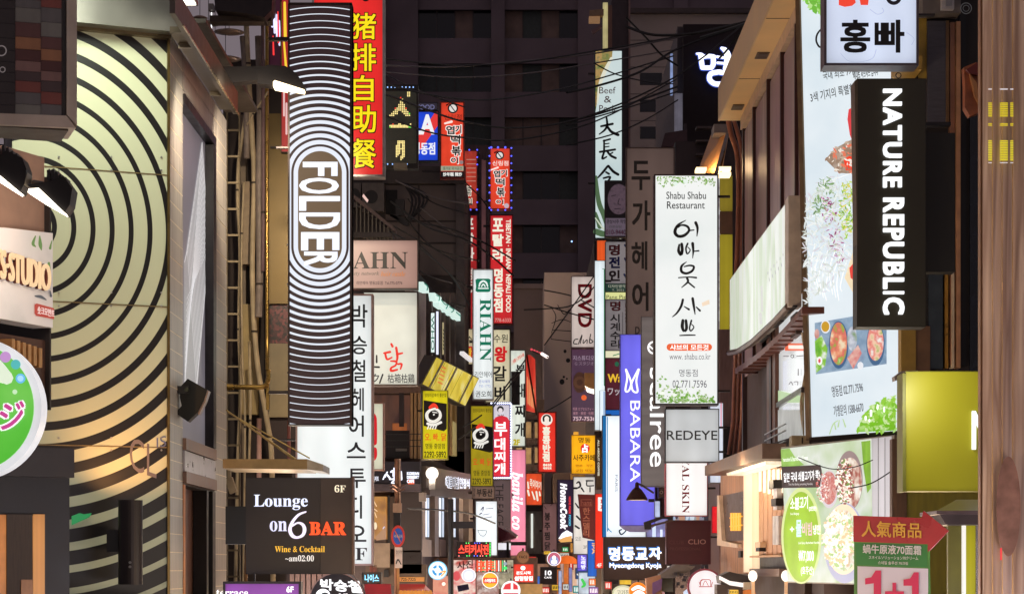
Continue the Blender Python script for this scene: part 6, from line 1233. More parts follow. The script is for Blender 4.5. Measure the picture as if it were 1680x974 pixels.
lightbox('book_spines_sign', 'thin strip of blue white and black stripes between the skincare and maroon signs', (1104, 845, 1162, 853), 40.5, ramp_mat([(40, 40, 60), (230, 240, 250), (90, 140, 190), (200, 150, 120)], .8, 14, (1, 1, .2), voro=True), [], BLK, fr=.4)
# ================= RIGHT SIDE =================
# dark block with big glowing character
T = building('dark plain block carrying the glowing white character high on the right', bx(1121, 72), bx(1260, 72), 72, 84, bz(40, 72), D((44, 32, 34), .8, var=.1))
MB().box((bx(1106, 74), 72.5, bz(215, 73)), (bx(1121, 72), 84, bz(50, 73))).build('flank', D((84, 74, 76), .5), T)
MB().slab(71.9, (1108, 150, 1121, 215), -.3, -.5).build('lit_pane', E((120, 116, 130), .6, .4, 3), T)
MB().slab(71.9, (1100, 88, 1104, 155), .0, -.2).build('lit_pane', E((150, 170, 220), .8, .4, 3), T)
CHS = thing('glowing_character_sign', 'single white glowing Korean character with blue halo high on the dark block', 'sign', W(1170, 142, 71.8))
mb = MB()
S_ = [[(1143, 89, 3), (1150, 90, 5), (1156, 93, 3)], [(1149, 92, 7), (1151, 104, 8), (1152, 112, 7)], [(1150, 95, 6), (1162, 93, 7), (1171, 94, 7)], [(1170, 95, 8), (1170, 106, 8), (1167, 112, 7)], [(1153, 112, 7), (1167, 112, 7)],
      [(1184, 80, 5), (1190, 84, 9), (1194, 94, 11), (1193, 106, 11), (1190, 116, 9), (1188, 118, 5)], [(1176, 94, 4), (1190, 96, 4)], [(1177, 104, 4), (1190, 105, 4)],
      [(1178, 119, 8), (1166, 122, 8), (1164, 131, 8), (1172, 138, 8), (1184, 138, 8), (1191, 131, 8), (1190, 122, 8), (1180, 119, 8)]]
for st in S_: stroke(mb, 71.8, [(a, b, w_+2.4) for a, b, w_ in st], f=.0)
mb.build('halo', EN((70, 100, 210), .8), CHS)
mb = MB(); [stroke(mb, 71.8, st, f=.05) for st in S_]; mb.build('character', EN((255, 255, 255), 1.5), CHS)
# stepped balconies and lower roofs
B6 = building('small maroon stepped building under the dark block', bx(1086, 62), bx(1150, 62), 62, 68, bz(248, 62), D((92, 60, 64), .7, var=.2))
MB().slab(62, [(1090, 222), (1126, 216), (1126, 244), (1084, 244)], .3, -.3).build('balcony', D((80, 56, 60), .6), B6)
for k in range(5): MB().slab(62, (1107, 246+k*7, 1122, 250+k*7), .1, -.02).build('louvre', D((110, 70, 76), .6), B6)
MB().slab(62, (1122, 205, 1126, 284), .2, -.1).build('post', D((60, 46, 50), .5), B6)
for k in range(3): MB().slab(60.5, (1108+k*6, 278, 1111+k*6, 284), .1, 0).build('light_dot', EN((220, 210, 220), .9), B6)
R3 = building('dark wall behind the white restaurant sign', bx(1108, 56), bx(1215, 56), 56, 60, bz(232, 56), D((60, 48, 50), .7))
for k in range(3): MB().slab(56, (1141, 211+k*22, 1185, 214+k*22), .3, -.1).build('eave_line', D((80, 66, 64), .5), R3)
# glowing sloped roof soffit with lamps
RF = thing('lit_sloping_eave', 'sloping metal eave glowing orange above the white restaurant sign', 'eave', W(1165, 290, 44))
MB().prism([W(1172, 212, 44.5), W(1197, 214, 43), W(1184, 284, 42.5), W(1146, 284, 43.5)], [W(1172, 206, 44.5), W(1197, 208, 43), W(1184, 278, 42.5), W(1146, 278, 43.5)]).build('soffit', D((196, 140, 84), .4, .4, var=.3), RF)
MB().prism([W(1191, 218, 42.8), W(1196, 220, 42.8), W(1178, 284, 42.3), W(1172, 284, 42.3)], [W(1191, 218, 43.4), W(1196, 220, 43.4), W(1178, 284, 43), W(1172, 284, 43)]).build('rib', D((140, 130, 124), .3, .8), RF)
MB().slab(43, (1170, 207, 1198, 221), .2, -.4).build('gutter', D((120, 112, 110), .4, .5), RF)
for i, (x, y) in enumerate([(1150, 278), (1190, 277), (1190, 286)]):
    MB().slab(42.4, (x-8 if i == 0 else x-11, y-3, x+9, y+2), .05, -.3).build('lamp_strip', EN((255, 226, 170), 2.2), RF)
cyl_light('lamp_light', W(1160, 274, 42.8), 30, (1, .66, .34), .1, parent=RF)
# yellow green column
YC = thing('olive_wall_panels', 'stack of olive yellow wall panels between the restaurant sign and the brown pipes', 'wall', W(1190, 700, 45))
for (y0, y1, m_) in [(290, 347, E((150, 132, 40), .62, .2)), (348, 385, D((96, 66, 50), .5)), (386, 565, E((168, 152, 40), .66, .2)), (566, 604, D((96, 66, 50), .5)), (605, 700, E((176, 158, 60), .66, .3))]:
    MB().slab(45, (1180, y0, 1201, y1), .1, -.3).build('panel', m_, YC)
MB().slab(45, (1176, 290, 1181.5, 700), .08, -.3).build('white_edge', ramp_mat([(220, 222, 225), (150, 140, 150), (235, 236, 238)], .75, 1.2, (1, 1, 3)), YC)
# right building: soffit, wood panels
RB = thing('timber_clad_building', 'right hand building with deep beige eave over weathered purple brown panels', 'building', (4.3, 36, 0))
XR = 4.15
MB().box((XR+.05, 30.25, 0), (XR+3, 40.6, 11.55)).build('core', D((70, 52, 46), .7), RB)
zsf = 11.5
MB().box((3.73, 20, zsf), (XR+.04, 40.8, zsf+.06)).build('soffit', D((216, 178, 120), .55, var=.15, scale=.8), RB)
MB().box((3.70, 20, zsf-.01), (3.728, 40.84, zsf+.62)).build('fascia', D((196, 164, 122), .5, var=.15, scale=.8), RB)
MB().box((3.732, 40.8, zsf), (XR+1, 40.83, zsf+.62)).build('end_fascia', D((196, 164, 122), .5), RB)
for y in (26.3, 29.5, 33.2, 37.3): MB().box((3.735, y, zsf-.006), (XR+.03, y+.03, zsf-.001)).build('soffit_joint', D((90, 66, 44), .6), RB)
for i, y in enumerate((28.2, 31.6, 35.6, 39.6)):
    f = MB().box((3.84, y-.22, zsf-.015), (4.04, y+.22, zsf-.001)).build('downlight', D((90, 70, 52), .5), RB)
    MB().box((3.87, y-.17, zsf-.02), (4.01, y+.17, zsf-.0151)).build('lens', EN((240, 214, 170), .9) if i == 0 else D((60, 44, 34), .4), f)
PANW = ramp_mat([(112, 82, 84), (146, 112, 110), (140, 118, 106), (176, 152, 144)], 0, .8, (1, 1.5, .35), 6, rough=.45, dist=.6)
ypos = [30.2, 31.25, 32.7, 34.5, 36.4, 38.6, 40.5]
for i in range(6):
    MB().box((XR, ypos[i]+.09, 6.7), (XR+.045, ypos[i+1]-.09, zsf-.28)).build('wall_panel', PANW, RB)
    MB().box((XR-.05, ypos[i]-.05, 6.6), (XR+.04, ypos[i]+.05, zsf-.16)).build('panel_post', D((70, 40, 38), .4, .2), RB)
MB().box((XR-.06, 30.2, zsf-.22), (XR+.04, 40.6, zsf-.003)).build('top_rail', D((190, 160, 130), .5), RB)
MB().box((XR-.03, 40.45, 0), (XR+.4, 40.62, zsf)).build('corner_post', D((60, 38, 34), .5), RB)
# pipes at the corner
for i, (lab, pts, r, mt) in enumerate([('fat copper brown drainpipe curving down under the beige eave', [(1195, 197), (1200, 222), (1209, 250), (1212, 300), (1211, 380), (1208, 460)], 4.5, D((150, 92, 66), .4, .2)),
   ('second copper brown pipe right of the fat one', [(1204, 197), (1211, 220), (1217, 250), (1219, 310), (1217, 450)], 3.5, D((140, 84, 62), .4, .2)),
   ('dark upright pipe at the corner of the timber wall', [(1224, 212), (1224, 470)], 3, D((64, 44, 44), .5))]):
    meshthing('drainpipe', lab, 'pipe', MB().tube([W(x, y, 42.2-.1*i) for x, y in spline(pts, 4)], r*42/F, 9), mt, smooth=True)
for i in range(6):
    x0 = 1203+i*7; x1 = x0+(i-2.5)*1.5
    meshthing('brown_pipe', ['leftmost', 'second from left', 'third from left', 'fourth from left', 'fifth from left', 'rightmost'][i]+' of six brown pipes fanning below the curved sign', 'pipe', MB().tube([W(x, y, 42.6-.07*(i % 3)) for x, y in [(x0+4, 560), (x0+2, 620), (x0, 690), (x1-4, 745+3*i)]], (3.4-.3*(i % 2))*42/F, 8), D([(150, 96, 76), (120, 74, 62), (170, 112, 88)][i % 3], .5, var=.3), smooth=True)
B7 = building('brown wall behind the fan of pipes', bx(1180, 43.5), bx(1262, 43.5), 43.5, 46, bz(540, 43.5), D((112, 86, 84), .6, var=.3, stretch=(4, 4, .5)))
MB().slab(43.5, (1248, 600, 1262, 690), .1, -.1).build('olive_panel', E((190, 170, 70), .6, .2), B7)
MB().slab(43.5, (1180, 700, 1200, 790), .1, -.1).build('dark_panel', BLK, B7)
# curved lightbox sign running along the street
CS2 = thing('curved_lightbox', 'long curved white lightbox with washed out faded print along the timber wall', 'sign', (3.75, 34, 6.7))
PR = XP(3.75)
FADE = ramp_mat([(182, 194, 168), (226, 230, 222), (198, 210, 182), (238, 240, 234), (212, 188, 184)], .9, .8, (1, 1.1, .3), 4, rough=.3, dist=.5)
top = [(1294, 326), (1270, 358), (1235, 406), (1197, 459)]; bot = [(1197, 576), (1212, 573), (1235, 558), (1270, 526), (1294, 500)]
pts = top+bot; fr_ = [PR.p(*q) for q in pts]
MB().prism(fr_, [p+Vector((.15, 0, 0)) for p in fr_]).build('casing', D((190, 180, 166), .5), CS2)
cx_ = sum((p for p in fr_), Vector())/len(fr_)
MB().poly([p+(cx_-p)*.025+Vector((-.004, 0, 0)) for p in fr_]).build('face', FADE, CS2)
MB().prism([PR.p(1296, 321, .02), PR.p(1290, 330, .02), PR.p(1290, 508, .02), PR.p(1296, 503, .02)], [PR.p(1296, 321, -.16), PR.p(1290, 330, -.16), PR.p(1290, 508, -.16), PR.p(1296, 503, -.16)]).build('end_frame', D((200, 186, 170), .5, var=.2), CS2)
m_ = MB(); m_.tube([PR.p(x, y+3, .01) for x, y in bot], .05, 6); m_.build('lower_rim', D((110, 90, 80), .4, .5), CS2)
prints(PR, CS2, [('s', [([(1262+i*5, 446-i*6, 1.5), (1262+i*5, 450-i*6, 1.5)],) for i in range(6)]+[([(1264+i*5, 456-i*6, 1.5), (1265+i*5, 461-i*6, 1.5)],) for i in range(5)], EN((180, 180, 180), .9), 'faded_letters'), ('s', [([(1252, 470, 3), (1253, 510, 3)],), ([(1250, 515, 5), (1251, 530, 5)],)], EN((200, 200, 196), .9), 'faded_letters')], .02)
# rail below the curved sign
RL = thing('curved_rail', 'brown curved ledge beam running under the curved lightbox', 'beam', PR.p(1260, 570))
RP = XP(3.82)
m_ = MB(); q = spline([(1316, 503), (1290, 534), (1262, 562), (1235, 585), (1206, 604)], 4)
for i in range(len(q)-1):
    a, b = q[i], q[i+1]; m_.prism([RP.p(a[0], a[1]), RP.p(b[0], b[1]), RP.p(b[0], b[1]+9), RP.p(a[0], a[1]+11)], [RP.p(a[0], a[1], -.3), RP.p(b[0], b[1], -.3), RP.p(b[0], b[1]+9, -.3), RP.p(a[0], a[1]+11, -.3)])
m_.build('beam', D((112, 66, 54), .4, .2, var=.2), RL)
for i in range(3): MB().slab(RP, (1250+i*22, 560-i*24, 1262+i*22, 562-i*24), .04, -.02).build('clip', BLK, RL)
# window with the reflection painted on a glowing pane
WB2 = thing('glass_corner', 'tall glass window with a painted reflection of a white restaurant sign, framed in brown metal', 'window', (4.1, 33, 4.5))
GP = XP(4.05)
MB().slab(GP, (1240, 500, 1319, 745), -.1, -.4).build('back', D((60, 46, 42), .6), WB2)
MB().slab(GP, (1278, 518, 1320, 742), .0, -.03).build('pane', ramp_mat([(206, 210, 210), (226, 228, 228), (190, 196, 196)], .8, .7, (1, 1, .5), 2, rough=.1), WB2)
MB().slab(GP, (1264, 540, 1278, 742), .06, -.1).build('mullion', D((104, 66, 50), .4, .3), WB2); MB().slab(GP, (1270, 545, 1273, 742), .08, .0).build('mullion', D((56, 36, 32), .4, .3), WB2)
MB().slab(GP, (1278, 661, 1320, 669), .05, -.02).build('bar', D((120, 114, 112), .3, .7), WB2)
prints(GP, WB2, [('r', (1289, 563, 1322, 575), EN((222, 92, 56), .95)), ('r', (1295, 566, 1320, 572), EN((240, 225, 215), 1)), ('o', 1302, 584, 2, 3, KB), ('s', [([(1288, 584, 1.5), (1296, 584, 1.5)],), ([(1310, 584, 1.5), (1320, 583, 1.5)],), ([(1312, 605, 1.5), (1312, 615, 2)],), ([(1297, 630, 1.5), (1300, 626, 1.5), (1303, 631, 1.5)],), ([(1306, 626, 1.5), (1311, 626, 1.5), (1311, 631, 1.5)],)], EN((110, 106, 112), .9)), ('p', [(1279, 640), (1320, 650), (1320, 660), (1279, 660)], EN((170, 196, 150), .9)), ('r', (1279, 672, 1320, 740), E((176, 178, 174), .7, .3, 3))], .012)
for y in (712, 722, 738): MB().slab(GP, (1266, y, 1300, y+1.5), .12, .09).build('rail', STL, WB2)
MB().slab(GP, (1308, 520, 1318, 556), .1, .02).build('vent_box', D((60, 44, 40), .5), WB2)
meshthing('conduit', 'grey ribbed conduit hanging beside the glass with a box at its foot', 'pipe', MB().tube([W(x, y, 31.2) for x, y in spline([(1318, 545), (1324, 600), (1316, 660), (1320, 705), (1324, 720)], 4)], .035, 8), D((150, 130, 96), .5), smooth=True)
bx_b = thing('meter_box', 'small beige meter box on the ledge under the glass window', 'box', W(1312, 732, 31)); MB().slab(31, (1297, 715, 1326, 731), .15, -.15).build('case', D((150, 134, 104), .5), bx_b); MB().slab(31, (1313, 718, 1315, 728), .155, .14).build('seam', BLK, bx_b)
# big poster lightbox
BPl = Plane(1310, 30, 1478, 28.75)
BB = thing('food_billboard', 'huge backlit white food billboard with bowls and leaves, mostly behind the black sign', 'billboard', BPl.p(1400, 715))
def BQ(x0, y0, x1, y1): return [(x0, y0), (x1, y0), (x1, y1), (x0, y1)]
MB().slab(BPl, [(1308, -80), (1480, -80), (1480, 714), (1330, 724)], -.01, -.3).build('casing', D((96, 74, 60), .4, .4), BB)
MB().slab(BPl, [(1305, -80), (1312, -80), (1332, 722), (1324, 722)], .03, -.3).build('edge_frame', D((120, 96, 68), .4, .5), BB)
MB().slab(BPl, [(1330, 717), (1479, 706), (1479, 714), (1330, 726)], .03, -.3).build('lower_frame', D((60, 46, 40), .4, .4), BB)
MB().poly([BPl.p(*q) for q in [(1312, -80), (1464, -80), (1464, 112), (1476, 540), (1477, 707), (1331, 717)]]).build('face', ramp_mat([(206, 222, 232), (226, 236, 242), (236, 242, 246)], 1.0, .5), BB)
mixg = ramp_mat([(236, 240, 236), (176, 208, 120), (110, 150, 60), (236, 240, 236), (150, 120, 130), (200, 214, 190)], .95, 3.2, (1, 1, .5), 5, dist=1.2)
prints(BPl, BB, [
 ('s', [([(1352, 44, 2), (1342, 56, 3), (1340, 68, 3), (1346, 78, 3), (1352, 70, 2)],)], KB), 
 ('t', '국내 최초 7가지 육수의', [(1350, 118), (1436, 104), (1438, 118), (1352, 132)], KB, {'bold': .012}), ('t', '제대로 사브사브 입니다', [(1400, 116), (1442, 108), (1442, 124), (1402, 132)], KB, {'bold': .012}), ('t', '3색 기지의 특별한 샤브샤브', [(1330, 153), (1442, 128), (1444, 144), (1332, 169)], KB, {'bold': .012}),
 ('p', [(1394, 180), (1402, 176), (1402, 236), (1396, 222), (1392, 196)], EN((214, 66, 70), 1), 'pepper'),
 ('p', [(1356, 262), (1372, 244), (1402, 228), (1402, 286), (1378, 284)], ramp_mat([(236, 226, 216), (150, 120, 96), (206, 190, 176)], .95, 4), 'soup_bowl'), ('p', [(1386, 262), (1402, 252), (1402, 280), (1390, 280)], EN((232, 66, 40), 1), 'pepper'),
 ('p', [(1388, 456), (1402, 412), (1406, 412), (1406, 488)], EN((232, 214, 180), 1), 'cutting_board'), ('p', [(1396, 440), (1406, 428), (1406, 462), (1398, 456)], EN((220, 70, 60), 1), 'pepper'),
 ('s', [([(1340+i*7, 400+(i*13) % 30, 1), (1334+i*6, 440+(i*7) % 30, 1.3), (1344+i*5, 478+(i*5) % 20, 1)],) for i in range(9)]+[([(1356, 300, .8), (1402, 284, .8)],), ([(1324, 358, .8), (1402, 336, .8)],)], EN((250, 252, 252), 1.05), 'noodles'),
 ], .01)
LV = lambda *c: [EN(x, .98) for x in c]
scatter(BPl, BB, [(1314, -40), (1352, -40), (1352, 26), (1338, 22), (1318, -4)], 120, LV((126, 196, 70), (150, 210, 100), (180, 222, 140), (110, 180, 60)), 3, 9, .042, 12, .6)
scatter(BPl, BB, [(1326, 330), (1346, 300), (1366, 288), (1402, 300), (1404, 400), (1394, 440), (1370, 470), (1324, 500), (1322, 400)], 620, LV((228, 234, 234), (212, 220, 218), (200, 208, 200), (220, 228, 230), (206, 204, 212)), 2, 9, .042, 3, .22, 'printed_noodles')
scatter(BPl, BB, [(1334, 330), (1348, 296), (1366, 290), (1376, 330), (1360, 352), (1340, 352)], 110, LV((120, 156, 96), (160, 184, 146), (100, 134, 88), (210, 220, 212)), 2, 6, .052, 4, .3)
scatter(BPl, BB, [(1386, 300), (1403, 296), (1404, 380), (1392, 392), (1380, 360)], 120, LV((150, 196, 60), (126, 170, 60), (190, 210, 100), (216, 204, 110)), 2, 5, .056, 5, .35)
scatter(BPl, BB, [(1352, 322), (1368, 326), (1384, 370), (1390, 424), (1378, 436), (1366, 396), (1352, 350)], 110, LV((160, 70, 130), (190, 140, 176), (140, 60, 110), (226, 206, 222), (180, 200, 130)), 1.5, 4.5, .060, 6, .35)
scatter(BPl, BB, [(1358, 262), (1374, 244), (1402, 230), (1402, 284), (1376, 284)], 60, LV((236, 226, 214), (190, 170, 150), (222, 120, 90), (150, 120, 100)), 2, 6, .050, 7, .5, 'printed_soup')
scatter(BPl, BB, [(1414, 708), (1420, 684), (1440, 664), (1476, 650), (1477, 706)], 160, LV((170, 212, 120), (140, 196, 60), (196, 222, 160), (120, 184, 40)), 2, 8, .098, 8, .5)
scatter(BPl, BB, [(1366, 536), (1396, 528), (1396, 600), (1366, 604)], 0, LV((1, 1, 1)), 1, 2, .05, 9)
# picture strip of bowls
prints(BPl, BB, [('p', [(1340, 530), (1404, 519), (1404, 535), (1458, 535), (1458, 597), (1342, 614)], ramp_mat([(92, 124, 160), (150, 176, 200), (110, 140, 170)], .9, 4), 'tabletop_print'),
 ('c', 1358, 536, 8, 11, EN((220, 226, 232), .95), 'tea_cup'), ('c', 1358, 536, 6.5, 8.5, EN((196, 150, 40), .95), 'tea'),
 ('p', [(1341, 560), (1352, 550), (1362, 572), (1358, 600), (1343, 612)], ramp_mat([(90, 170, 30), (140, 200, 60), (236, 240, 230)], .95, 9, detail=2), 'lettuce'), ('c', 1349, 592, 4.5, 7, EN((236, 236, 236), 1), 'radish'), ('c', 1349, 592, 2, 3.5, EN((210, 80, 90), 1), 'radish_core'), ('c', 1345, 548, 4, 8, ramp_mat([(230, 180, 170), (190, 110, 100)], .9, 10), 'side_dish'),
 ('c', 1381, 566, 16, 39, EN((64, 100, 140), .85), 'blue_bowl'), ('c', 1381, 564, 14, 35, ramp_mat([(236, 214, 180), (230, 150, 110), (214, 100, 90), (130, 180, 60), (240, 230, 220)], 1., 7, detail=3), 'food'),
 ('c', 1442, 565, 15, 35, EN((70, 104, 142), .85), 'blue_bowl'), ('c', 1442, 562, 13.5, 30, ramp_mat([(240, 232, 224), (226, 120, 110), (240, 200, 170), (150, 180, 80)], 1., 7, detail=3), 'food'),
 ('c', 1404, 556, 8, 20, ramp_mat([(230, 232, 236), (180, 186, 200), (110, 150, 70)], .95, 8), 'dumplings'), ('p', [(1396, 588), (1414, 566), (1420, 580), (1406, 606)], ramp_mat([(232, 190, 176), (214, 110, 110)], .95, 14, (1, 1, 1), 3), 'meat_plate'), ('c', 1418, 600, 5, 6, EN((226, 230, 236), .95), 'small_bowl')], .045)
prints(BPl, BB, [('t', '명동점 02.771.7596', [(1371, 634), (1422, 626), (1423, 643), (1373, 652)], EN((44, 44, 60), .7), {'bold': .01}), ('t', '가맹문의 1588-6670', [(1374, 666), (1423, 659), (1424, 676), (1376, 684)], EN((44, 44, 60), .7), {'bold': .01}),
 ('p', [(1414, 709), (1424, 680), (1440, 664), (1476, 652), (1477, 706)], E((150, 206, 90), .98, .25, 2), 'meadow_print'), ('p', [(1430, 708), (1440, 690), (1460, 682), (1477, 680), (1477, 706)], E((120, 190, 30), .98, .25, 2), 'meadow_print'),
 ('c', 1428, 686, 2, 4, WHP, 'flower'), ('c', 1437, 678, 2, 6, WHP, 'flower'), ('c', 1448, 668, 1.6, 5, WHP, 'flower'), ('c', 1459, 672, 1.6, 5, WHP, 'flower'), ('c', 1435, 690, 1.4, 3, WHP, 'flower'),
 ('s', [([(1370, 712, 1.5), (1376, 696, 2), (1384, 690, 1.2)],), ([(1386, 690, 1.5), (1384, 700, 2.5)],), ([(1392, 688, 1.5), (1396, 700, 2.5)],), ([(1378, 694, 1.5), (1380, 704, 2.5)],)], EN((176, 206, 150), .95), 'leaf')], .09)
wl = thing('work_lamp', 'small silver lamp head pointing at the billboard from the yellow green sign', 'lamp', W(1482, 622, 21.5))
MB().slab(21.5, [(1466, 618), (1478, 609), (1504, 608), (1504, 614), (1484, 618), (1467, 625)], .06, -.1).build('head', D((150, 136, 124), .35, .7), wl); MB().slab(21.5, [(1480, 617), (1498, 612), (1498, 615), (1482, 619)], .07, -.08).build('lens', EN((255, 246, 220), 1.8), wl)
cyl_light('lamp_light', W(1500, 628, 19.3), 42, (1, .97, .78), .04, rot=W(1560, 700, 20.0), spot=130, parent=wl, blend=.8)
# menu board
MPl = Plane(1281, 30, 1465, 27.1)
MBd = thing('menu_billboard', 'backlit green and white noodle menu billboard with two soup bowls', 'billboard', MPl.p(1370, 955))
MB().slab(MPl, [(1280, 733), (1466, 713), (1467, 960), (1291, 955)], -.01, -.25).build('casing', D((150, 140, 124), .4, .4), MBd)
MB().poly([MPl.p(*q) for q in [(1282, 736), (1430, 719), (1432, 957), (1292, 953)]]).build('face', ramp_mat([(186, 208, 156), (226, 232, 220), (172, 200, 140), (222, 224, 222)], .95, .8), MBd)
MB().poly([MPl.p(*q, .001) for q in [(1430, 719), (1463, 715), (1464, 958), (1432, 957)]]).build('blank_panel', E((204, 200, 204), .85, .15, 1), MBd)
for x in (1441, 1452): MB().slab(MPl, (x, 718, x+.6, 860), .006, .002).build('panel_groove', D((120, 114, 116), .5), MBd)
OL = [('p', [(1281.5, 737), (1296, 735), (1304, 748), (1320, 762), (1283, 770)], E((150, 196, 90), .9, .3, 5), 'leaf'), ('p', [(1414, 724), (1429, 722), (1430, 800), (1424, 808), (1418, 770)], E((130, 180, 50), .95, .3, 5), 'leaf'),
 ('c', 1316, 878, 33, 79, EN((206, 220, 150), .95), 'green_oval'), ('c', 1316, 880, 29, 74, E((156, 196, 40), .98, .2, 3), 'green_oval'),
 ('p', [(1284, 765), (1348, 762), (1350, 770), (1352, 794), (1348, 799), (1285, 800)], D((66, 50, 50), .5, var=.2), 'dark_banner'), ('t', '일본 국내 쇠불고기가 쫙!', [(1288, 775), (1347, 770), (1347, 786), (1288, 791)], WHP, {'bold': .04}), ('t', 'Two Hot Boiling something Noodles', [(1296, 792), (1336, 791), (1336, 796), (1296, 797)], EN((220, 215, 215), .9)),
 ('t', 'hancuisine & Steamed Pork Korean', [(1287, 750), (1328, 746), (1328, 754), (1288, 757)], WHP),
 ('t', '소불고기', [(1300, 816), (1329, 812), (1329, 834), (1300, 836)], WHP, {'bold': .04}), ('t', '(2인분)', [(1331, 830), (1343, 829), (1343, 838), (1331, 839)], WHP, {'bold': .03}), ('t', '+', (1300, 863, 1307, 872), WHP, {'bold': .03}), ('t', '물', (1310, 852, 1320, 880), EN((205, 236, 240), 1.05), {'bold': .06}), ('t', '비빔', (1321, 856, 1337, 878), EN((236, 190, 200), 1), {'bold': .05}), ('t', '냉면', (1339, 860, 1351, 876), WHP, {'bold': .04}),
 ('t', 'Cold Spicy Buckwheat Noodles', [(1315, 888), (1350, 887), (1350, 892), (1315, 893)], WHP), ('t', '₩7,000', (1316, 902, 1341, 922), WHP, {'bold': .04}), ('t', '(호주산)', (1320, 928, 1341, 944), WHP, {'bold': .03}), ('t', 'Soul Bulgogi', (1303, 840, 1317, 845), WHP),
 ('c', 1367, 802, 15, 31, EN((206, 200, 206), .95), 'bowl'), ('c', 1367, 800, 13, 27, ramp_mat([(236, 226, 222), (200, 90, 80), (226, 170, 160), (160, 70, 70)], .98, 9), 'food'),
 ('c', 1401, 788, 22, 49, EN((150, 130, 130), .85), 'bowl'), ('c', 1403, 792, 19, 42, ramp_mat([(246, 244, 240), (236, 222, 206), (170, 84, 70), (120, 60, 50)], 1.0, 5, detail=4), 'food'), ('s', [([(1396, 756, 3), (1400, 764, 3), (1394, 770, 2)],)], KB, 'garnish'),
 ('c', 1394, 890, 34, 66, EN((176, 178, 206), .9), 'bowl'), ('c', 1393, 884, 31, 58, EN((236, 216, 186), 1), 'bowl_inside'), ('c', 1393, 886, 27, 50, ramp_mat([(244, 240, 230), (214, 178, 130), (240, 236, 226), (170, 200, 130), (236, 220, 190)], 1.0, 6, dist=.8), 'noodle_soup'), ('c', 1398, 905, 4, 5, EN((226, 80, 50), 1), 'pepper')]
prints(MPl, MBd, OL, .006)
LV2 = lambda *c: [EN(x, 1.) for x in c]
def bowl_food(cx, cy, rx, ry, n, cols, s0, s1, off, seed): scatter(MPl, MBd, [(cx+rx*math.cos(i*.5), cy+ry*math.sin(i*.5)) for i in range(12)], n*2, LV2(*cols), s0*.6, s1*.5, off, seed, .7, 'printed_food')
bowl_food(1367, 800, 11, 24, 90, ((236, 226, 222), (200, 90, 80), (226, 190, 180), (160, 60, 60), (240, 236, 230)), 1.5, 4, .15, 1)
bowl_food(1403, 790, 15, 37, 160, ((248, 246, 240), (236, 222, 206), (170, 84, 70), (130, 56, 46), (246, 240, 226), (110, 140, 60)), 2, 7, .15, 2)
bowl_food(1393, 884, 26, 48, 220, ((246, 242, 232), (240, 228, 206), (226, 196, 150), (238, 240, 226), (170, 200, 130), (250, 248, 240)), 3, 11, .15, 3)
# wiring tangle beside billboard
mb = MB(); r2 = random.Random(3)
for k in range(9):
    mb.tube([W(x, y, 27.6) for x, y in spline([(1455+r2.random()*30, 740+r2.random()*20), (1462+r2.random()*16, 760+r2.random()*16), (1440+r2.random()*40, 780+r2.random()*20), (1470+r2.random()*16, 800+r2.random()*20), (1480, 830+r2.random()*20)], 4)], .008, 5)
meshthing('wire_tangle', 'tangle of loose grey wires between the menu billboard and the yellow green sign', 'cable', mb, D((60, 52, 52), .5))
# wooden kiosk with display
KS = thing('wooden_kiosk_front', 'warm lit timber shop front with a glowing slatted recess and a small lit shelf', 'shopfront', W(1235, 930, 34))
KP = Plane(1184, 37.5, 1292, 31.5)
WDm = D((176, 128, 96), .5, var=.3, scale=2, stretch=(5, 5, .6), bump=.2)
for k in range(12):
    x0 = 1184+k*3.5
    MB().slab(KP, (x0, 762, x0+3.3, 940), .02, -.2).build('plank', WDm, KS)
MB().slab(KP, (1184, 745, 1292, 1000), -.25, -1).build('core', D((70, 50, 40), .6), KS)
MB().slab(KP, [(1190, 764), (1290, 727), (1290, 752), (1206, 776), (1190, 780)], .35, .0).build('head_board', D((120, 96, 82), .45, var=.3), KS)
MB().slab(KP, (1226, 772, 1240, 938), .06, -.1).build('lit_post', E((255, 226, 184), 1.0, .1), KS)
MB().slab(KP, [(1222, 776), (1290, 756), (1290, 762), (1224, 780)], .3, .02).build('soffit_light', E((255, 236, 205), 1.2, .5, 12, nee=True), KS)
for k in range(7):
    MB().slab(KP, (1240+k*7.4, 768, 1246.6+k*7.4, 912), -.05, -.2).build('back_slat', D((200, 150, 110), .5, var=.2, stretch=(5, 5, .6)), KS)
    MB().slab(KP, (1241.5+k*7.4, 770, 1245+k*7.4, 812-abs(k-3)*2), -.03, -.045).build('wall_light', E((255, 236, 205), 1.1), KS)
MB().slab(KP, (1240, 911, 1292, 914), .1, -.2).build('shelf', D((210, 160, 110), .4), KS); MB().slab(KP, (1242, 914, 1292, 932), -.04, -.2).build('recess', BLK, KS); MB().slab(KP, (1242, 932, 1292, 944), .12, -.2).build('counter', D((130, 104, 90), .4, .4), KS)
f = MB().slab(KP, [(1186, 812), (1189, 812), (1194, 886), (1220, 892), (1220, 898), (1186, 894)], .1, .03).build('window_frame', D((220, 190, 160), .4), KS)
MB().slab(KP, (1190, 812, 1226, 888), .035, .021).build('window', D((84, 60, 50), .3), KS)
for k in range(4): MB().slab(KP, (1204+k*4.2, 841, 1206.6+k*4.2, 870), .06, .036).build('lit_figure', EN((250, 176, 60), 1.1), KS)
MB().slab(KP, (1202, 848, 1222, 850), .055, .036).build('lit_bar', EN((250, 176, 60), 1.), KS); MB().slab(KP, (1202, 862, 1222, 864), .055, .036).build('lit_bar', EN((250, 176, 60), 1.), KS)
for (x0, y0, x1, y1) in ((1272, 788, 1280, 802), (1276, 818, 1284, 830)): MB().slab(KP, (x0, y0, x1, y1), .1, -.04).build('black_plate', BLK, KS)
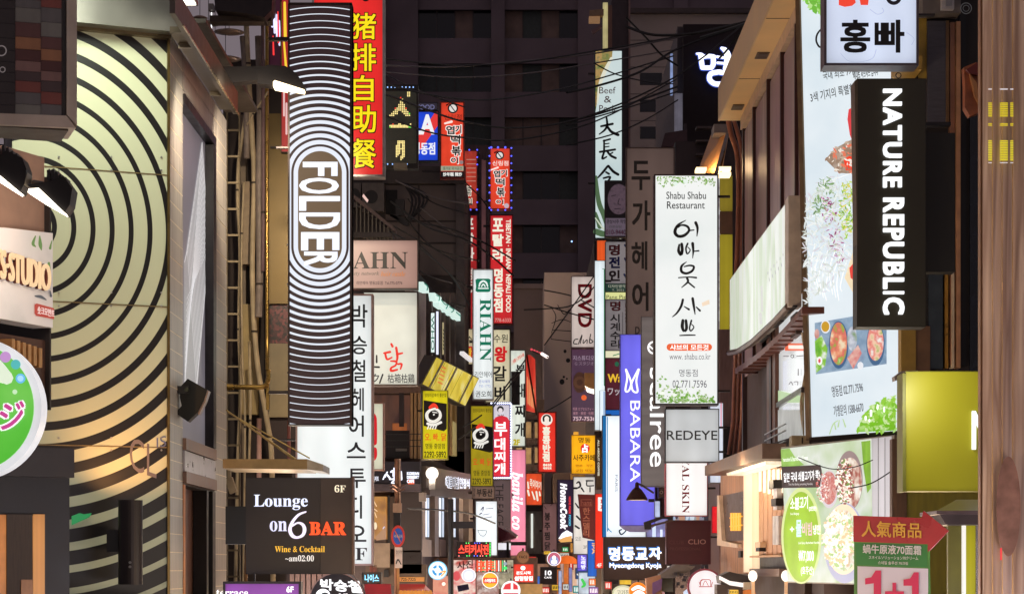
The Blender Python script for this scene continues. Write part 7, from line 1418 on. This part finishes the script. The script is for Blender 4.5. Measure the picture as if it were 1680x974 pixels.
for k in range(4): MB().slab(KP, (1273+k*2.6, 846, 1275+k*2.6, 893), .05, -.04).build('rolled_menu', D((230, 224, 214), .5), KS)
MB().slab(KP, (1273, 800, 1279, 836), .04, -.04).build('paper', D((225, 220, 215), .5), KS)
MB().slab(KP, (1244, 889, 1252, 898), .05, -.04).build('small_label', D((230, 200, 160), .5), KS); MB().slab(KP, (1217, 903, 1221, 914), .06, .02).build('handle', BLK, KS); MB().slab(KP, (1246, 898, 1252, 904), .06, -.04).build('handle', BLK, KS)
cyl_light('lamp_light', KP.p(1255, 775, .5), 30, (1, .74, .45), .1, parent=KS)
cyl_light('lamp_light', KP.p(1208, 792, .9), 14, (1, .8, .6), .1, parent=KS)
for i, (x, y) in enumerate([(1235, 944), (1289, 944)]):
    g = thing('globe_lamp', ['glowing white globe lamp at the foot of the timber shop front, left one', 'glowing white globe lamp at the foot of the noodle menu billboard'][i], 'lamp', W(x, y+12, 31), 'globe lamps by the timber shop')
    MB().sphere(W(x, y, 30.6), 7.5*30.6/F, sz=1.25).build('globe', EN((255, 240, 222), 1.3), g, True); MB().slab(30.7, (x-2, y+9, x+3, y+30), .03, -.03).build('stem', D((220, 180, 140), .4), g)
lightbox('translucent_red_sign', 'glowing red corrugated sign strip left of the timber shop front', (1168, 830, 1184, 874), 40, E((236, 34, 44), 1., .2, 8), [('s', [([(1170+k*3, 832), (1170+k*3, 872)], .8, False) for k in range(5)], EN((190, 16, 30), .9), 'ridges')], D((120, 20, 30), .5), fr=.5)
B8 = building('dark gap wall between the maroon sign and the timber shop', bx(1150, 47), bx(1200, 47), 47, 50, bz(650, 47), D((50, 40, 42), .6, var=.4, stretch=(8, 1, 1)))
# awnings, boxes bottom right
BT = thing('black_awning', 'black curved awning with a white lit rim right of the crown sign', 'awning', W(1205, 965, 33))
MB().slab(33, [(1180, 944), (1196, 937), (1226, 944), (1232, 956), (1224, 966), (1182, 956)], .1, -.6).build('hood', D((60, 48, 44), .5), BT); MB().slab(33, [(1180, 944), (1196, 952), (1222, 956), (1222, 963), (1196, 959), (1180, 950)], .12, .0).build('lit_rim', E((250, 240, 235), 1.05), BT)
MB().slab(33, (1176, 958, 1224, 1000), .02, -.4).build('valance', D((92, 74, 66), .6), BT)
MB().slab(33, (1218, 954, 1230, 966), .2, .0).build('clamp', D((220, 200, 170), .5), BT); MB().slab(33, [(1218, 968), (1236, 964), (1240, 985), (1218, 985)], .16, .05).build('orange_cloth', E((226, 120, 40), .7, .3), BT)
RFG = thing('grey_roof_box', 'grey slanting roof panel over boxes left of the crown sign', 'roof', W(1110, 960, 37))
MB().slab(37, [(1083, 941), (1108, 925), (1140, 928), (1134, 934), (1104, 948), (1084, 947)], .1, -.7).build('panel', D((120, 110, 102), .5, .3), RFG); MB().slab(37, (1085, 948, 1104, 970), 0, -.4).build('box', D((90, 86, 72), .6), RFG)
MB().slab(37, [(1060, 948), (1084, 942), (1086, 974), (1062, 990)], .05, -.3).build('tan_panel', D((176, 124, 90), .6), RFG); MB().slab(37, [(1070, 955), (1086, 948), (1084, 966), (1070, 975)], .1, -.0).build('purple_panel', D((120, 80, 124), .5), RFG)
for k in range(10): MB().slab(36.8, (1106+(k*7) % 26, 938+(k*5) % 24, 1111+(k*7) % 26, 943+(k*5) % 24), .02+.003*k, -.1).build('part_box', D([(60, 52, 56), (120, 100, 90), (36, 30, 36)][k % 3], .5), RFG)
MB().slab(36.6, [(1122, 970), (1132, 962), (1134, 980), (1122, 985)], .02, -.1).build('white_box', E((210, 225, 250), .9), RFG)
lightbox('oval_cream_sign', 'oval cream sign with a green edge under the dumpling restaurant sign', (1004, 958, 1040, 985), 41, D((70, 60, 50), .5), [('c', 1022, 972, 18, 13, EN((206, 206, 170), .95)), ('c', 1022, 972, 15, 10, EN((226, 222, 196), 1)), ('t', '고기집', (1012, 967, 1032, 976), D((120, 130, 90), .5, var=0))], D((90, 70, 50), .5), fr=.5)
lightbox('small_yellow_sign', 'small yellow lit board under the left part of the dumpling sign', (1016, 950, 1036, 961), 42, E((232, 190, 60), .9, .3, 6), [], BRN, fr=.6)
for i, (x, y, c) in enumerate([(963, 952, (210, 225, 240)), (950, 945, (60, 90, 140))]):
    lightbox('street_end_sign', ['bright white sign blob low in the street centre', 'dark blue lit board low in the street centre'][i], (x-14+8*i, y-14, x+14, y+22-18*i), 60+i, E(c, .95, .5, 4), [('s', [([(x-8, y-2, 4), (x-4, y+6, 5), (x-8, y+10, 3)],)], EN((60, 200, 80), 1))] if i == 0 else [('s', [([(x-3+k*6, y-4, 2), (x-1+k*6, y-2, 2)],) for k in range(3)], EN((230, 230, 220), 1))], BLK, fr=.5)
# near right: top white sign, black sign, yellow green sign
T = lightbox('white_blue_sign', 'pale blue white lit sign with black Korean letters turned sideways at the top right', (1352, -60, 1507, 108), 24, E((206, 216, 238), 1.02, .16, .9), [
 ('p', [(1376, -10), (1400, -10), (1404, 5), (1398, 10), (1386, 12), (1376, 9)], EN((234, 70, 50), 1), 'red_figure'), ('p', [(1408, -10), (1426, -10), (1424, 9), (1412, 9)], EN((234, 70, 50), 1), 'red_figure'), ('o', 1466, -4, 7, 13, D((50, 50, 66), .5, var=0), 'grey_ring')], D((100, 90, 96), .35, .6), th=.3, fr=4, br=('R', 30, (20,)))
for ch, b in (('홍', (1378, 34, 1427, 88)), ('빠', (1434, 34, 1483, 88))): text(24, ch, b, KB, T, bold=.045, off=.03)
prints(24, T, [('s', [([(1378, 90, 1), (1390, 102, 1), (1410, 104, 1), (1430, 98, 1), (1436, 84, 1)],), ([(1426, 18, 1), (1438, 26, 1), (1448, 22, 1), (1446, 16, 1)],), ([(1486, 56, 1), (1498, 66, 1), (1494, 76, 1)],)], EN((176, 186, 210), 1), 'fruit_drawing')], .06)
T = thing('black_sign', 'tall black sign with white raised capitals reading down two words', 'sign', W(1462, 535, 22.2))
MB().slab(22, (1406, 129, 1519, 536), -.002, -.28).build('casing', D((40, 36, 26), .42, .2, var=.1), T)
MB().slab(22, [(1402, 133), (1407, 129), (1410, 536), (1408, 534)], .001, -.26).build('side_trim', D((96, 84, 66), .4, .5), T)
MB().slab(22, (1407, 130, 1518, 535), .004, -.001).build('face', D((46, 42, 28), .4, var=.12, scale=2), T)
NL = E((250, 252, 255), 1.2)
letters(22, 'NATURE', (1448, 147, 1479, 308), NL, T, rot=90, bold=.05, depth=.03, off=.005)
letters(22, 'REPUBLIC', (1448, 325, 1483, 516), NL, T, rot=90, bold=.05, depth=.03, off=.005)
MB().ring(22, 1474, 124, 3.5, 5, f=0).build('eyelet', BLK, T)
MB().slab(22.4, (1519, 218, 1567, 446), 0, -.2).build('mounting_box', D((38, 34, 28), .5, var=.2), T)
MB().slab(22.35, (1519, 200, 1560, 206), 0, -.1).build('bracket', BLK, T)
# yellow-green lit sign with N
T = lightbox('yellow_green_sign', 'large plain yellow green sign with the white letter N at its right edge', (1486, 609, 1640, 805), 20, D((150, 145, 22), .4, var=.12, scale=.8), [], D((140, 136, 30), .4, .2), th=.3, fr=1.5)
letters(20, 'N', (1594, 674, 1626, 737), EN((245, 248, 250), 1.15), T, bold=.03, depth=.03, off=.006)
MB().slab(20, (1481, 612, 1488, 806), -.002, -.3).build('side', D((110, 110, 40), .5), T)
# backing buildings behind
RN = building('near right shop building with dark recesses, yellow strips and window frames', bx(1483, 26), bx(1640, 26)+3, 26, 26.4, 14, D((36, 31, 32), .7, var=.3))
for (x0, y0, x1, y1, o_, nm, mt) in [(1506, 30, 1519, 130, .05, 'yellow_strip', D((170, 140, 50), .5)), (1464, 108, 1500, 130, .5, 'yellow_panel', D((176, 140, 60), .5)), (1519, 38, 1550, 210, .1, 'grey_shutter', D((84, 82, 90), .5, .3, var=.2, stretch=(1, 1, 8))), (1549, 38, 1554, 210, .12, 'brass_edge', D((120, 90, 60), .4, .5)), (1506, -40, 1568, 32, .3, 'soffit_box', D((120, 112, 106), .6)), (1556, 40, 1564, 600, .1, 'brown_pipe', D((150, 104, 80), .4, .3)), (1565, 40, 1572, 605, .14, 'tan_pipe', D((190, 140, 100), .4, .3)), (1522, 446, 1545, 605, .06, 'glass_pane', D((50, 60, 66), .15, .1)), (1548, 446, 1553, 605, .1, 'gold_bar', D((190, 140, 60), .3, .7)), (1558, 446, 1562, 605, .13, 'cream_bar', D((210, 190, 160), .4)),
  (1574, 0, 1584, 600, .02, 'dark_recess', D((20, 22, 26), .5)), (1590, 180, 1604, 610, .04, 'blue_black_pane', D((26, 30, 40), .12, .1, var=.4)), (1476, 540, 1500, 612, .1, 'yellow_wall', D((150, 120, 50), .6, var=.2)), (1500, 536, 1524, 612, .08, 'brown_wall', D((110, 80, 56), .6, var=.3)), (1484, 806, 1640, 1100, .05, 'olive_wall', D((132, 122, 40), .5, var=.2, stretch=(3, 3, .4))), (1462, 720, 1486, 1100, .07, 'timber_post', D((96, 70, 52), .6, var=.4, stretch=(4, 4, .5)))]:
    MB().slab(26, (x0, y0, x1, y1), o_, -.1).build(nm, mt, RN)
MB().slab(25.8, (1540, -20, 1560, 22), .2, -.1).build('fuse_box', D((190, 186, 186), .4), RN); MB().slab(25.8, (1546, -16, 1556, 18), .22, .19).build('fuse_label', D((150, 150, 155), .5), RN)
m_ = MB(); m_.ring(25.6, 1585, 14, 8, 9.5, f=0); m_.ring(25.6, 1585, 14, 4.5, 5.5, f=0); o = meshthing('wire_coil', 'coil of pale wire hanging beside the fuse box', 'cable', m_, D((150, 160, 165), .4))
mk = thing('carved_mask', 'rust red and tan carved wooden piece hanging in the dark recess', 'ornament', W(1592, 190, 25))
MB().slab(25, [(1580, 112), (1600, 104), (1606, 112), (1606, 186), (1590, 192), (1582, 178), (1582, 140)], .05, -.1).build('body', D((150, 84, 50), .5, var=.4), mk); MB().slab(25, [(1582, 118), (1604, 104), (1606, 128), (1588, 124)], .12, .05).build('hair_piece', D((110, 40, 40), .6), mk)
MB().slab(25, [(1588, 124), (1600, 140), (1604, 176), (1596, 160)], .1, .04).build('fold', D((190, 130, 80), .5), mk)
# arrow price board
AP = Plane(1398, 17.2, 1560, 16.9)
AB = thing('arrow_board', 'red arrow topped price board with yellow Chinese characters and a big 1+1', 'sign', AP.p(1470, 1100))
MB().slab(AP, [(1400, 887), (1400, 845), (1512, 849), (1515, 837), (1556, 870), (1522, 905), (1522, 892), (1400, 888)][1:], .0, -.03).build('arrow', D((176, 30, 44), .28, var=.15), AB)
MB().slab(AP, [(1401, 888), (1524, 892), (1527, 1120), (1401, 1120)], -.002, -.03).build('board', D((84, 150, 60), .35, var=.3), AB)
prints(AP, AB, [('p', [(1403, 890), (1520, 893), (1522, 930), (1405, 926)], D((46, 128, 56), .4, var=0), 'green_band'), ('p', [(1407, 928), (1523, 932), (1523, 1120), (1407, 1120)], D((222, 210, 216), .4, var=0), 'white_field')], .002)
text(AP, '人氣商品', [(1414, 853), (1512, 857), (1512, 882), (1414, 880)], D((232, 170, 60), .4, var=0), AB, bold=.03, off=.008)
text(AP, '蝸牛原液70面霜', [(1416, 892), (1512, 894), (1512, 910), (1416, 907)], D((225, 222, 215), .4, var=0), AB, bold=.035, off=.010)
text(AP, 'スネイルソリューション70クリーム', [(1426, 911), (1507, 912), (1507, 918), (1426, 916)], D((225, 222, 215), .4, var=0), AB, bold=.02, off=.010)
text(AP, '스네일 솔루션 70크림', [(1441, 919), (1490, 921), (1490, 926), (1441, 925)], D((225, 222, 215), .4, var=0), AB, bold=.02, off=.010)
PK = D((214, 24, 84), .4, var=0)
prints(AP, AB, [('p', [(1420, 948), (1430, 946), (1437, 935), (1446, 935), (1446, 1010), (1434, 1010), (1434, 956), (1420, 958)], PK, 'numeral'), ('p', [(1483, 950), (1494, 948), (1500, 938), (1508, 938), (1508, 1010), (1497, 1010), (1497, 960), (1483, 960)], PK, 'numeral'), ('r', (1465, 955, 1471, 990), PK, 'plus_sign'), ('r', (1453, 969, 1484, 975), PK, 'plus_sign')], .012)
# kiosk roof lamp right
KR = thing('grey_canopy_box', 'grey sloping canopy box with a white lit post under the yellow green sign', 'canopy', W(1580, 860, 19))
MB().prism([W(1569, 819, 19.4), W(1615, 819, 19.4), W(1615, 837, 18.6), W(1537, 837, 18.6)], [W(1569, 822, 19.6), W(1615, 822, 19.6), W(1615, 840, 19.2), W(1537, 840, 19.2)]).build('roof', D((150, 136, 142), .35, .5), KR)
MB().slab(18.6, (1537, 837, 1615, 843), .0, -.8).build('edge', D((110, 92, 92), .35, .5), KR); MB().slab(18.7, [(1542, 843), (1615, 843), (1615, 860), (1552, 860)], .0, -.7).build('skirt', D((70, 56, 56), .4), KR)
MB().slab(19.2, (1577, 860, 1581, 1100), .1, -.02).build('lit_edge', E((236, 232, 224), 1.), KR); MB().slab(19.2, (1581, 860, 1597, 1100), .08, -.02).build('yellow_panel', E((186, 176, 20), .62, .2), KR); MB().slab(19.2, (1597, 860, 1602, 1100), .1, -.02).build('steel_post', D((210, 206, 200), .2, .9), KR); MB().slab(19.2, (1602, 860, 1612, 1100), .09, -.02).build('dark_post', D((60, 54, 54), .3, .6), KR)
MB().slab(19.2, (1554, 862, 1576, 1100), .04, -.02).build('olive_panel', D((110, 104, 34), .5, var=.2), KR)
# stone clad column at right edge
CT = thing('stone_column', 'glossy pinkish brown fluted column at the right edge with painted yellow reflections', 'column', W(1660, 1100, 15))
MSt = ramp_mat([(176, 152, 140), (204, 180, 166), (168, 142, 130), (216, 194, 180), (186, 160, 148)], 0, 1.6, (6, 2, .3), 2, rough=.14, dist=.1)  # lighter vertical streaks stand for streaky reflections
MBc = MB(); prof = []
for k in range(40):
    x = 1612+k*3; d_ = .03*abs(math.sin(k*.2)); prof.append((x, d_))
for i in range(len(prof)-1):
    (xa, da), (xb, db) = prof[i], prof[i+1]
    p1, p2 = W(xa, -80, 15), W(xb, -80, 15); q1, q2 = W(xa, 1200, 15), W(xb, 1200, 15)
    MBc.poly([p1-Vector((0, da, 0)), p2-Vector((0, db, 0)), q2-Vector((0, db, 0)), q1-Vector((0, da, 0))])
MBc.build('shaft', MSt, CT, True)
MB().slab(15.1, (1606, -80, 1613, 1200), .05, -.03).build('edge_strip', D((150, 112, 86), .4, .3, var=.3), CT)
MB().slab(15.1, (1614, -80, 1740, 1200), -.02, -.05).build('core', D((110, 80, 70), .6), CT)
for x in (1625, 1641, 1658): MB().slab(15, (x, -80, x+1.2, 1200), .056, .04).build('bright_seam', D((226, 186, 130), .2, .4), CT)
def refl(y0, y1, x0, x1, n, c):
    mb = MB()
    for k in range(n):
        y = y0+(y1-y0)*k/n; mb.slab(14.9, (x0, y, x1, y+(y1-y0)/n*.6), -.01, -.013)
    return mb.build('painted_reflection', EN(c, .8), CT)  # reflected sign light built as small glowing bars
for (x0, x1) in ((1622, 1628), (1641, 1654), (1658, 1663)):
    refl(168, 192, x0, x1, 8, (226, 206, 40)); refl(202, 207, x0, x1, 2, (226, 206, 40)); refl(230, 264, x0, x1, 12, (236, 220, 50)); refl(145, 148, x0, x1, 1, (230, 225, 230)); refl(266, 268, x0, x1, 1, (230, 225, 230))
prints(14.9, CT, [('c', 1655, 830, 20, 82, D((150, 112, 100), .2, var=.4, scale=9), 'dull_oval_patch'), ('r', (1641, 898, 1644, 918), EN((236, 60, 70), .9), 'red_glint')], -.008)  # red glint painted as a small glowing patch
# ================= overhead cables =================
def cable(pts, Y, lab, r=.018, group='overhead cables across the street', mat=None):
    P = []
    for i, q in enumerate(pts):
        P.append((q[0], q[1], (Y if isinstance(Y, (int, float)) else Y[0]+(Y[1]-Y[0])*i/(len(pts)-1))))
    P = spline(P, 5)
    return meshthing('overhead_cable', lab, 'cable', MB().tube([W(x, y, z) for x, y, z in P], r*1.25, 5, False), mat or D((16, 13, 15), .6, var=0), group)
LC = D((92, 84, 84), .5, var=0)
C = [([(560, 88), (660, 100), (750, 107), (850, 103), (975, 84), (1100, 62), (1222, 36)], (45, 60), 'topmost sagging cable joining the red sign to the dark block', .016, None),
 ([(560, 104), (650, 108), (740, 110), (860, 100), (975, 88), (1090, 66), (1225, 38)], (46, 60), 'second sagging cable just under the topmost one', .016, LC),
 ([(560, 112), (650, 120), (750, 127), (860, 121), (975, 104), (1105, 82)], (46, 60), 'pale grey cable sagging under the upper pair', .014, LC),
 ([(576, 118), (640, 140), (720, 158), (800, 164), (900, 150), (980, 130), (1105, 92)], (40, 60), 'dark cable crossing above the LED sign', .016, None),
 ([(576, 138), (640, 158), (700, 180), (762, 200), (850, 210), (960, 192), (1105, 128), (1222, 38)], (40, 58), 'dark cable crossing in front of the blue and red sign', .018, None),
 ([(576, 166), (632, 190), (700, 216), (762, 226), (850, 229), (975, 200), (1110, 130)], (40, 58), 'lowest of the long dark cables over the tteokbokki sign', .016, None),
 ([(576, 95), (610, 110), (636, 124), (690, 150), (762, 176)], (39, 52), 'short steep cable crossing the second Chinese character', .014, None),
 ([(930, 238), (1000, 222), (1060, 196), (1112, 164)], (56, 60), 'cable rising right behind the beef sign lettering', .016, None),
 ([(930, 200), (985, 186), (1040, 168), (1112, 142)], (55, 60), 'thick cable across the words Beef and Pork', .022, None),
 ([(930, 206), (985, 190), (1045, 172), (1112, 150)], (55, 60), 'cable just beneath the thick one across Pork', .016, None),
 ([(930, 152), (980, 141), (1050, 118), (1112, 80), (1225, 40)], (55, 60), 'thick black cable across the plant print of the beef sign', .024, None),
 ([(975, 104), (1010, 122), (1060, 134), (1105, 138)], (55, 60), 'thin cable dipping down from the beef sign top', .014, None),
 ([(1028, 30), (1060, 62), (1085, 90), (1112, 108)], (58, 60), 'black cable falling steeply to the dark block', .022, None),
 ([(1028, 44), (1075, 58), (1150, 54), (1226, 36)], (58, 56), 'bundled black cable reaching the eave corner', .03, None),
 ([(1150, 62), (1190, 50), (1226, 38)], (58, 54), 'short thick cable at the eave corner', .03, None),
 ([(640, 330), (700, 372), (762, 392), (806, 420), (842, 452)], (52, 60), 'cable dropping in front of the Tibetan food sign', .02, None),
 ([(690, 366), (740, 376), (790, 396), (846, 428)], (54, 60), 'second cable dropping toward the Tibetan food sign', .018, None),
 ([(764, 300), (790, 326), (806, 350)], (58, 60), 'short cable between the two rice cake signs', .014, None),
 ([(640, 380), (690, 408), (740, 452), (770, 500)], (50, 56), 'cable running down beside the salon board', .016, None),
 ([(893, 500), (937, 514), (975, 524)], (58, 57), 'cable over the DVD sign', .014, None),
 ([(860, 508), (900, 506), (940, 500), (975, 470), (993, 436)], (58, 54), 'cable climbing to the white strip sign', .014, None),
 ([(893, 566), (937, 506), (975, 452), (988, 434)], (58, 54), 'steep cable crossing the letters DVD', .014, None),
 ([(893, 476), (940, 486), (976, 505)], (60, 57), 'uppermost cable on the grey wall', .014, None),
 ([(760, 700), (800, 672), (840, 620), (862, 590)], (50, 58), 'cable slanting over the barbecue sign', .016, None),
 ([(752, 720), (790, 690), (830, 640), (858, 606)], (50, 58), 'parallel lower cable slanting over the barbecue sign', .016, None),
 ([(668, 834), (720, 836), (770, 842), (812, 858)], (42, 48), 'thin dark cable over the slit windows', .016, None),
 ([(893, 676), (915, 664), (937, 650)], (60, 58), 'short cable at the foot of the grey wall', .014, None),
 ([(1396, 800), (1430, 792), (1466, 770)], (26.5, 26.3), 'loose wire drooping over the noodle menu', .006, None),
 ([(1310, 750), (1360, 768), (1400, 766), (1432, 754)], (27.2, 26.8), 'thin wire across the top bowls of the menu billboard', .005, None),
 ([(1180, 96), (1196, 78), (1222, 40)], (50, 48), 'cable hugging the eave corner', .02, None)]
for pts, Y, lab, r, mt in C: cable(pts, Y, lab, r, mat=mt)

rc = random.Random(21)
for k, lab in enumerate(['thin wire slanting over the panelled flank, highest', 'thin wire from the air conditioner to the flank corner', 'slack wire looping below the LED sign', 'wire drooping over the flank to the salon board', 'steep wire down the flank toward the white script boards', 'pair wire crossing the middle of the flank', 'wire hanging from the flank cornice', 'fine wire running to the reflected red signs', 'lowest fine wire on the flank', 'wire from the stair balcony to the far row']):
    x0, y0 = 640+rc.random()*50, 296+k*15; x1, y1 = 740+rc.random()*50, 310+k*20+rc.random()*40
    cable([(x0, y0), ((x0+x1)/2+rc.uniform(-15, 15), (y0+y1)/2+rc.uniform(4, 22)), (x1, y1)], (55, 57), lab, .012+.006*rc.random(), 'loose wires on the left flank', mat=LC if k % 3 == 0 else None)

# ================= small signs crowding the far street end =================
RDX, WHX, YLX, BLX = (222, 54, 44), (232, 232, 228), (240, 190, 60), (60, 110, 200)
SM_ = [('tiny red sign between the pink sign foot and the lit column', (866, 912, 880, 923), 68, RDX, '치킨'), ('tiny yellow sign hung right under the carved brown chicken sign', (892, 903, 904, 909), 65, YLX, '분식'),
 ('small green sign low beside the portrait disc', (922, 896, 933, 905), 70, (60, 160, 90), '약국'), ('small white sign under the cooking sign plate', (918, 906, 934, 914), 72, (220, 214, 204), '화장품'),
 ('small red vertical sign left of the white calligraphy sign foot', (934, 914, 941, 934), 71, RDX, '명동'), ('small pink sign under the violet sign', (944, 937, 958, 944), 66, (236, 130, 150), '네일'),
 ('small amber sign at the very street end', (905, 958, 921, 968), 70, YLX, '커피'), ('small white sign beside the amber one at the street end', (923, 957, 936, 967), 69, WHX, 'SALE'),
 ('small red sign at the bottom of the street end', (886, 962, 902, 973), 62, RDX, '할인'), ('little teal sign above the bottom edge', (940, 960, 952, 972), 64, (70, 170, 170), 'SHOES'),
 ('little orange sign left of the red 4F pillar', (966, 948, 978, 960), 58, (236, 120, 40), '국수'), ('little purple sign under the blue slab', (966, 962, 982, 974), 57, (130, 80, 170), 'BAG'),
 ('small cream sign under the dumpling restaurant sign, right end', (1068, 952, 1082, 959), 44, (220, 196, 150), '만두'), ('small red sign at the left of the oval cream sign', (992, 953, 1004, 966), 43, RDX, '칼국수'),
 ('little white sign squeezed left of the grey roof panel', (1094, 927, 1104, 937), 45, WHX, '24'), ('small blue sign between the awning and the small red sign', (878, 944, 886, 958), 60, BLX, 'P'),
 ('small red sign right of the crown sign rim', (1187, 924, 1200, 934), 43, RDX, '세일'), ('little yellow sign under the black awning', (1196, 966, 1212, 974), 31, YLX, '메뉴')]
for lab, r, Y, c, s in SM_:
    lightbox('small_shop_sign', lab, r, Y, E(c, .92, .2, 6), [('s', [([(r[0]+2.5+k*2.6, r[1]+3, 1.2), (r[0]+3+k*2.6, r[3]-3, 1.4)],) for k in range(max(1, int((r[2]-r[0]-3)/2.6)))], EN((250, 248, 240), 1.) if sum(c) < 480 else KB, 'illegible_lettering')], BRN, fr=.6, th=.15)
# ================= street level shop windows (below the view, they light the street) =================
def shopfront(sx, y0, y1, c, s, lab):
    X = sx*4.62
    T = thing('ground_floor_shop', lab, 'shopfront', (X, (y0+y1)/2, 0), 'ground floor shops lining the street')
    a, b = (X, X+.3) if sx > 0 else (X-.3, X)
    MB().box((a, y0+.05, 0), (b, y1-.05, 2.72)).build('frame', BRN, T)
    n = 3; w_ = (y1-y0-.4)/n
    for k in range(n):
        xx = X-sx*.02
        MB().box((min(xx, xx+sx*.015), y0+.25+k*w_, .35), (max(xx, xx+sx*.015), y0+.15+(k+1)*w_, 2.45)).build('lit_pane', E(c, s, .3, 2), T)
pal2 = [((255, 224, 186), 17.), ((255, 238, 222), 15.), ((255, 214, 170), 17.), ((236, 236, 255), 12.)]
ORD = ['first', 'second', 'third', 'fourth', 'fifth', 'sixth', 'seventh', 'eighth', 'ninth', 'tenth', 'eleventh']
for i in range(11):
    for sx in (-1, 1):
        y0 = 4+i*8.
        c, s = pal2[(i+(0 if sx < 0 else 2)) % 4]
        shopfront(sx, y0, y0+7.6, c, s*(.75 if y0 < 22 else 1.1 if y0 < 44 else 2.2), '%s lit ground floor shop front along the %s pavement' % (ORD[i], 'left' if sx < 0 else 'right'))
bpy.data.objects.remove(FO); bpy.data.curves.remove(FC)
# tidy helper properties
for o in list(bpy.data.objects):
    if 'wo' in o: del o['wo']
bpy.context.view_layer.update()
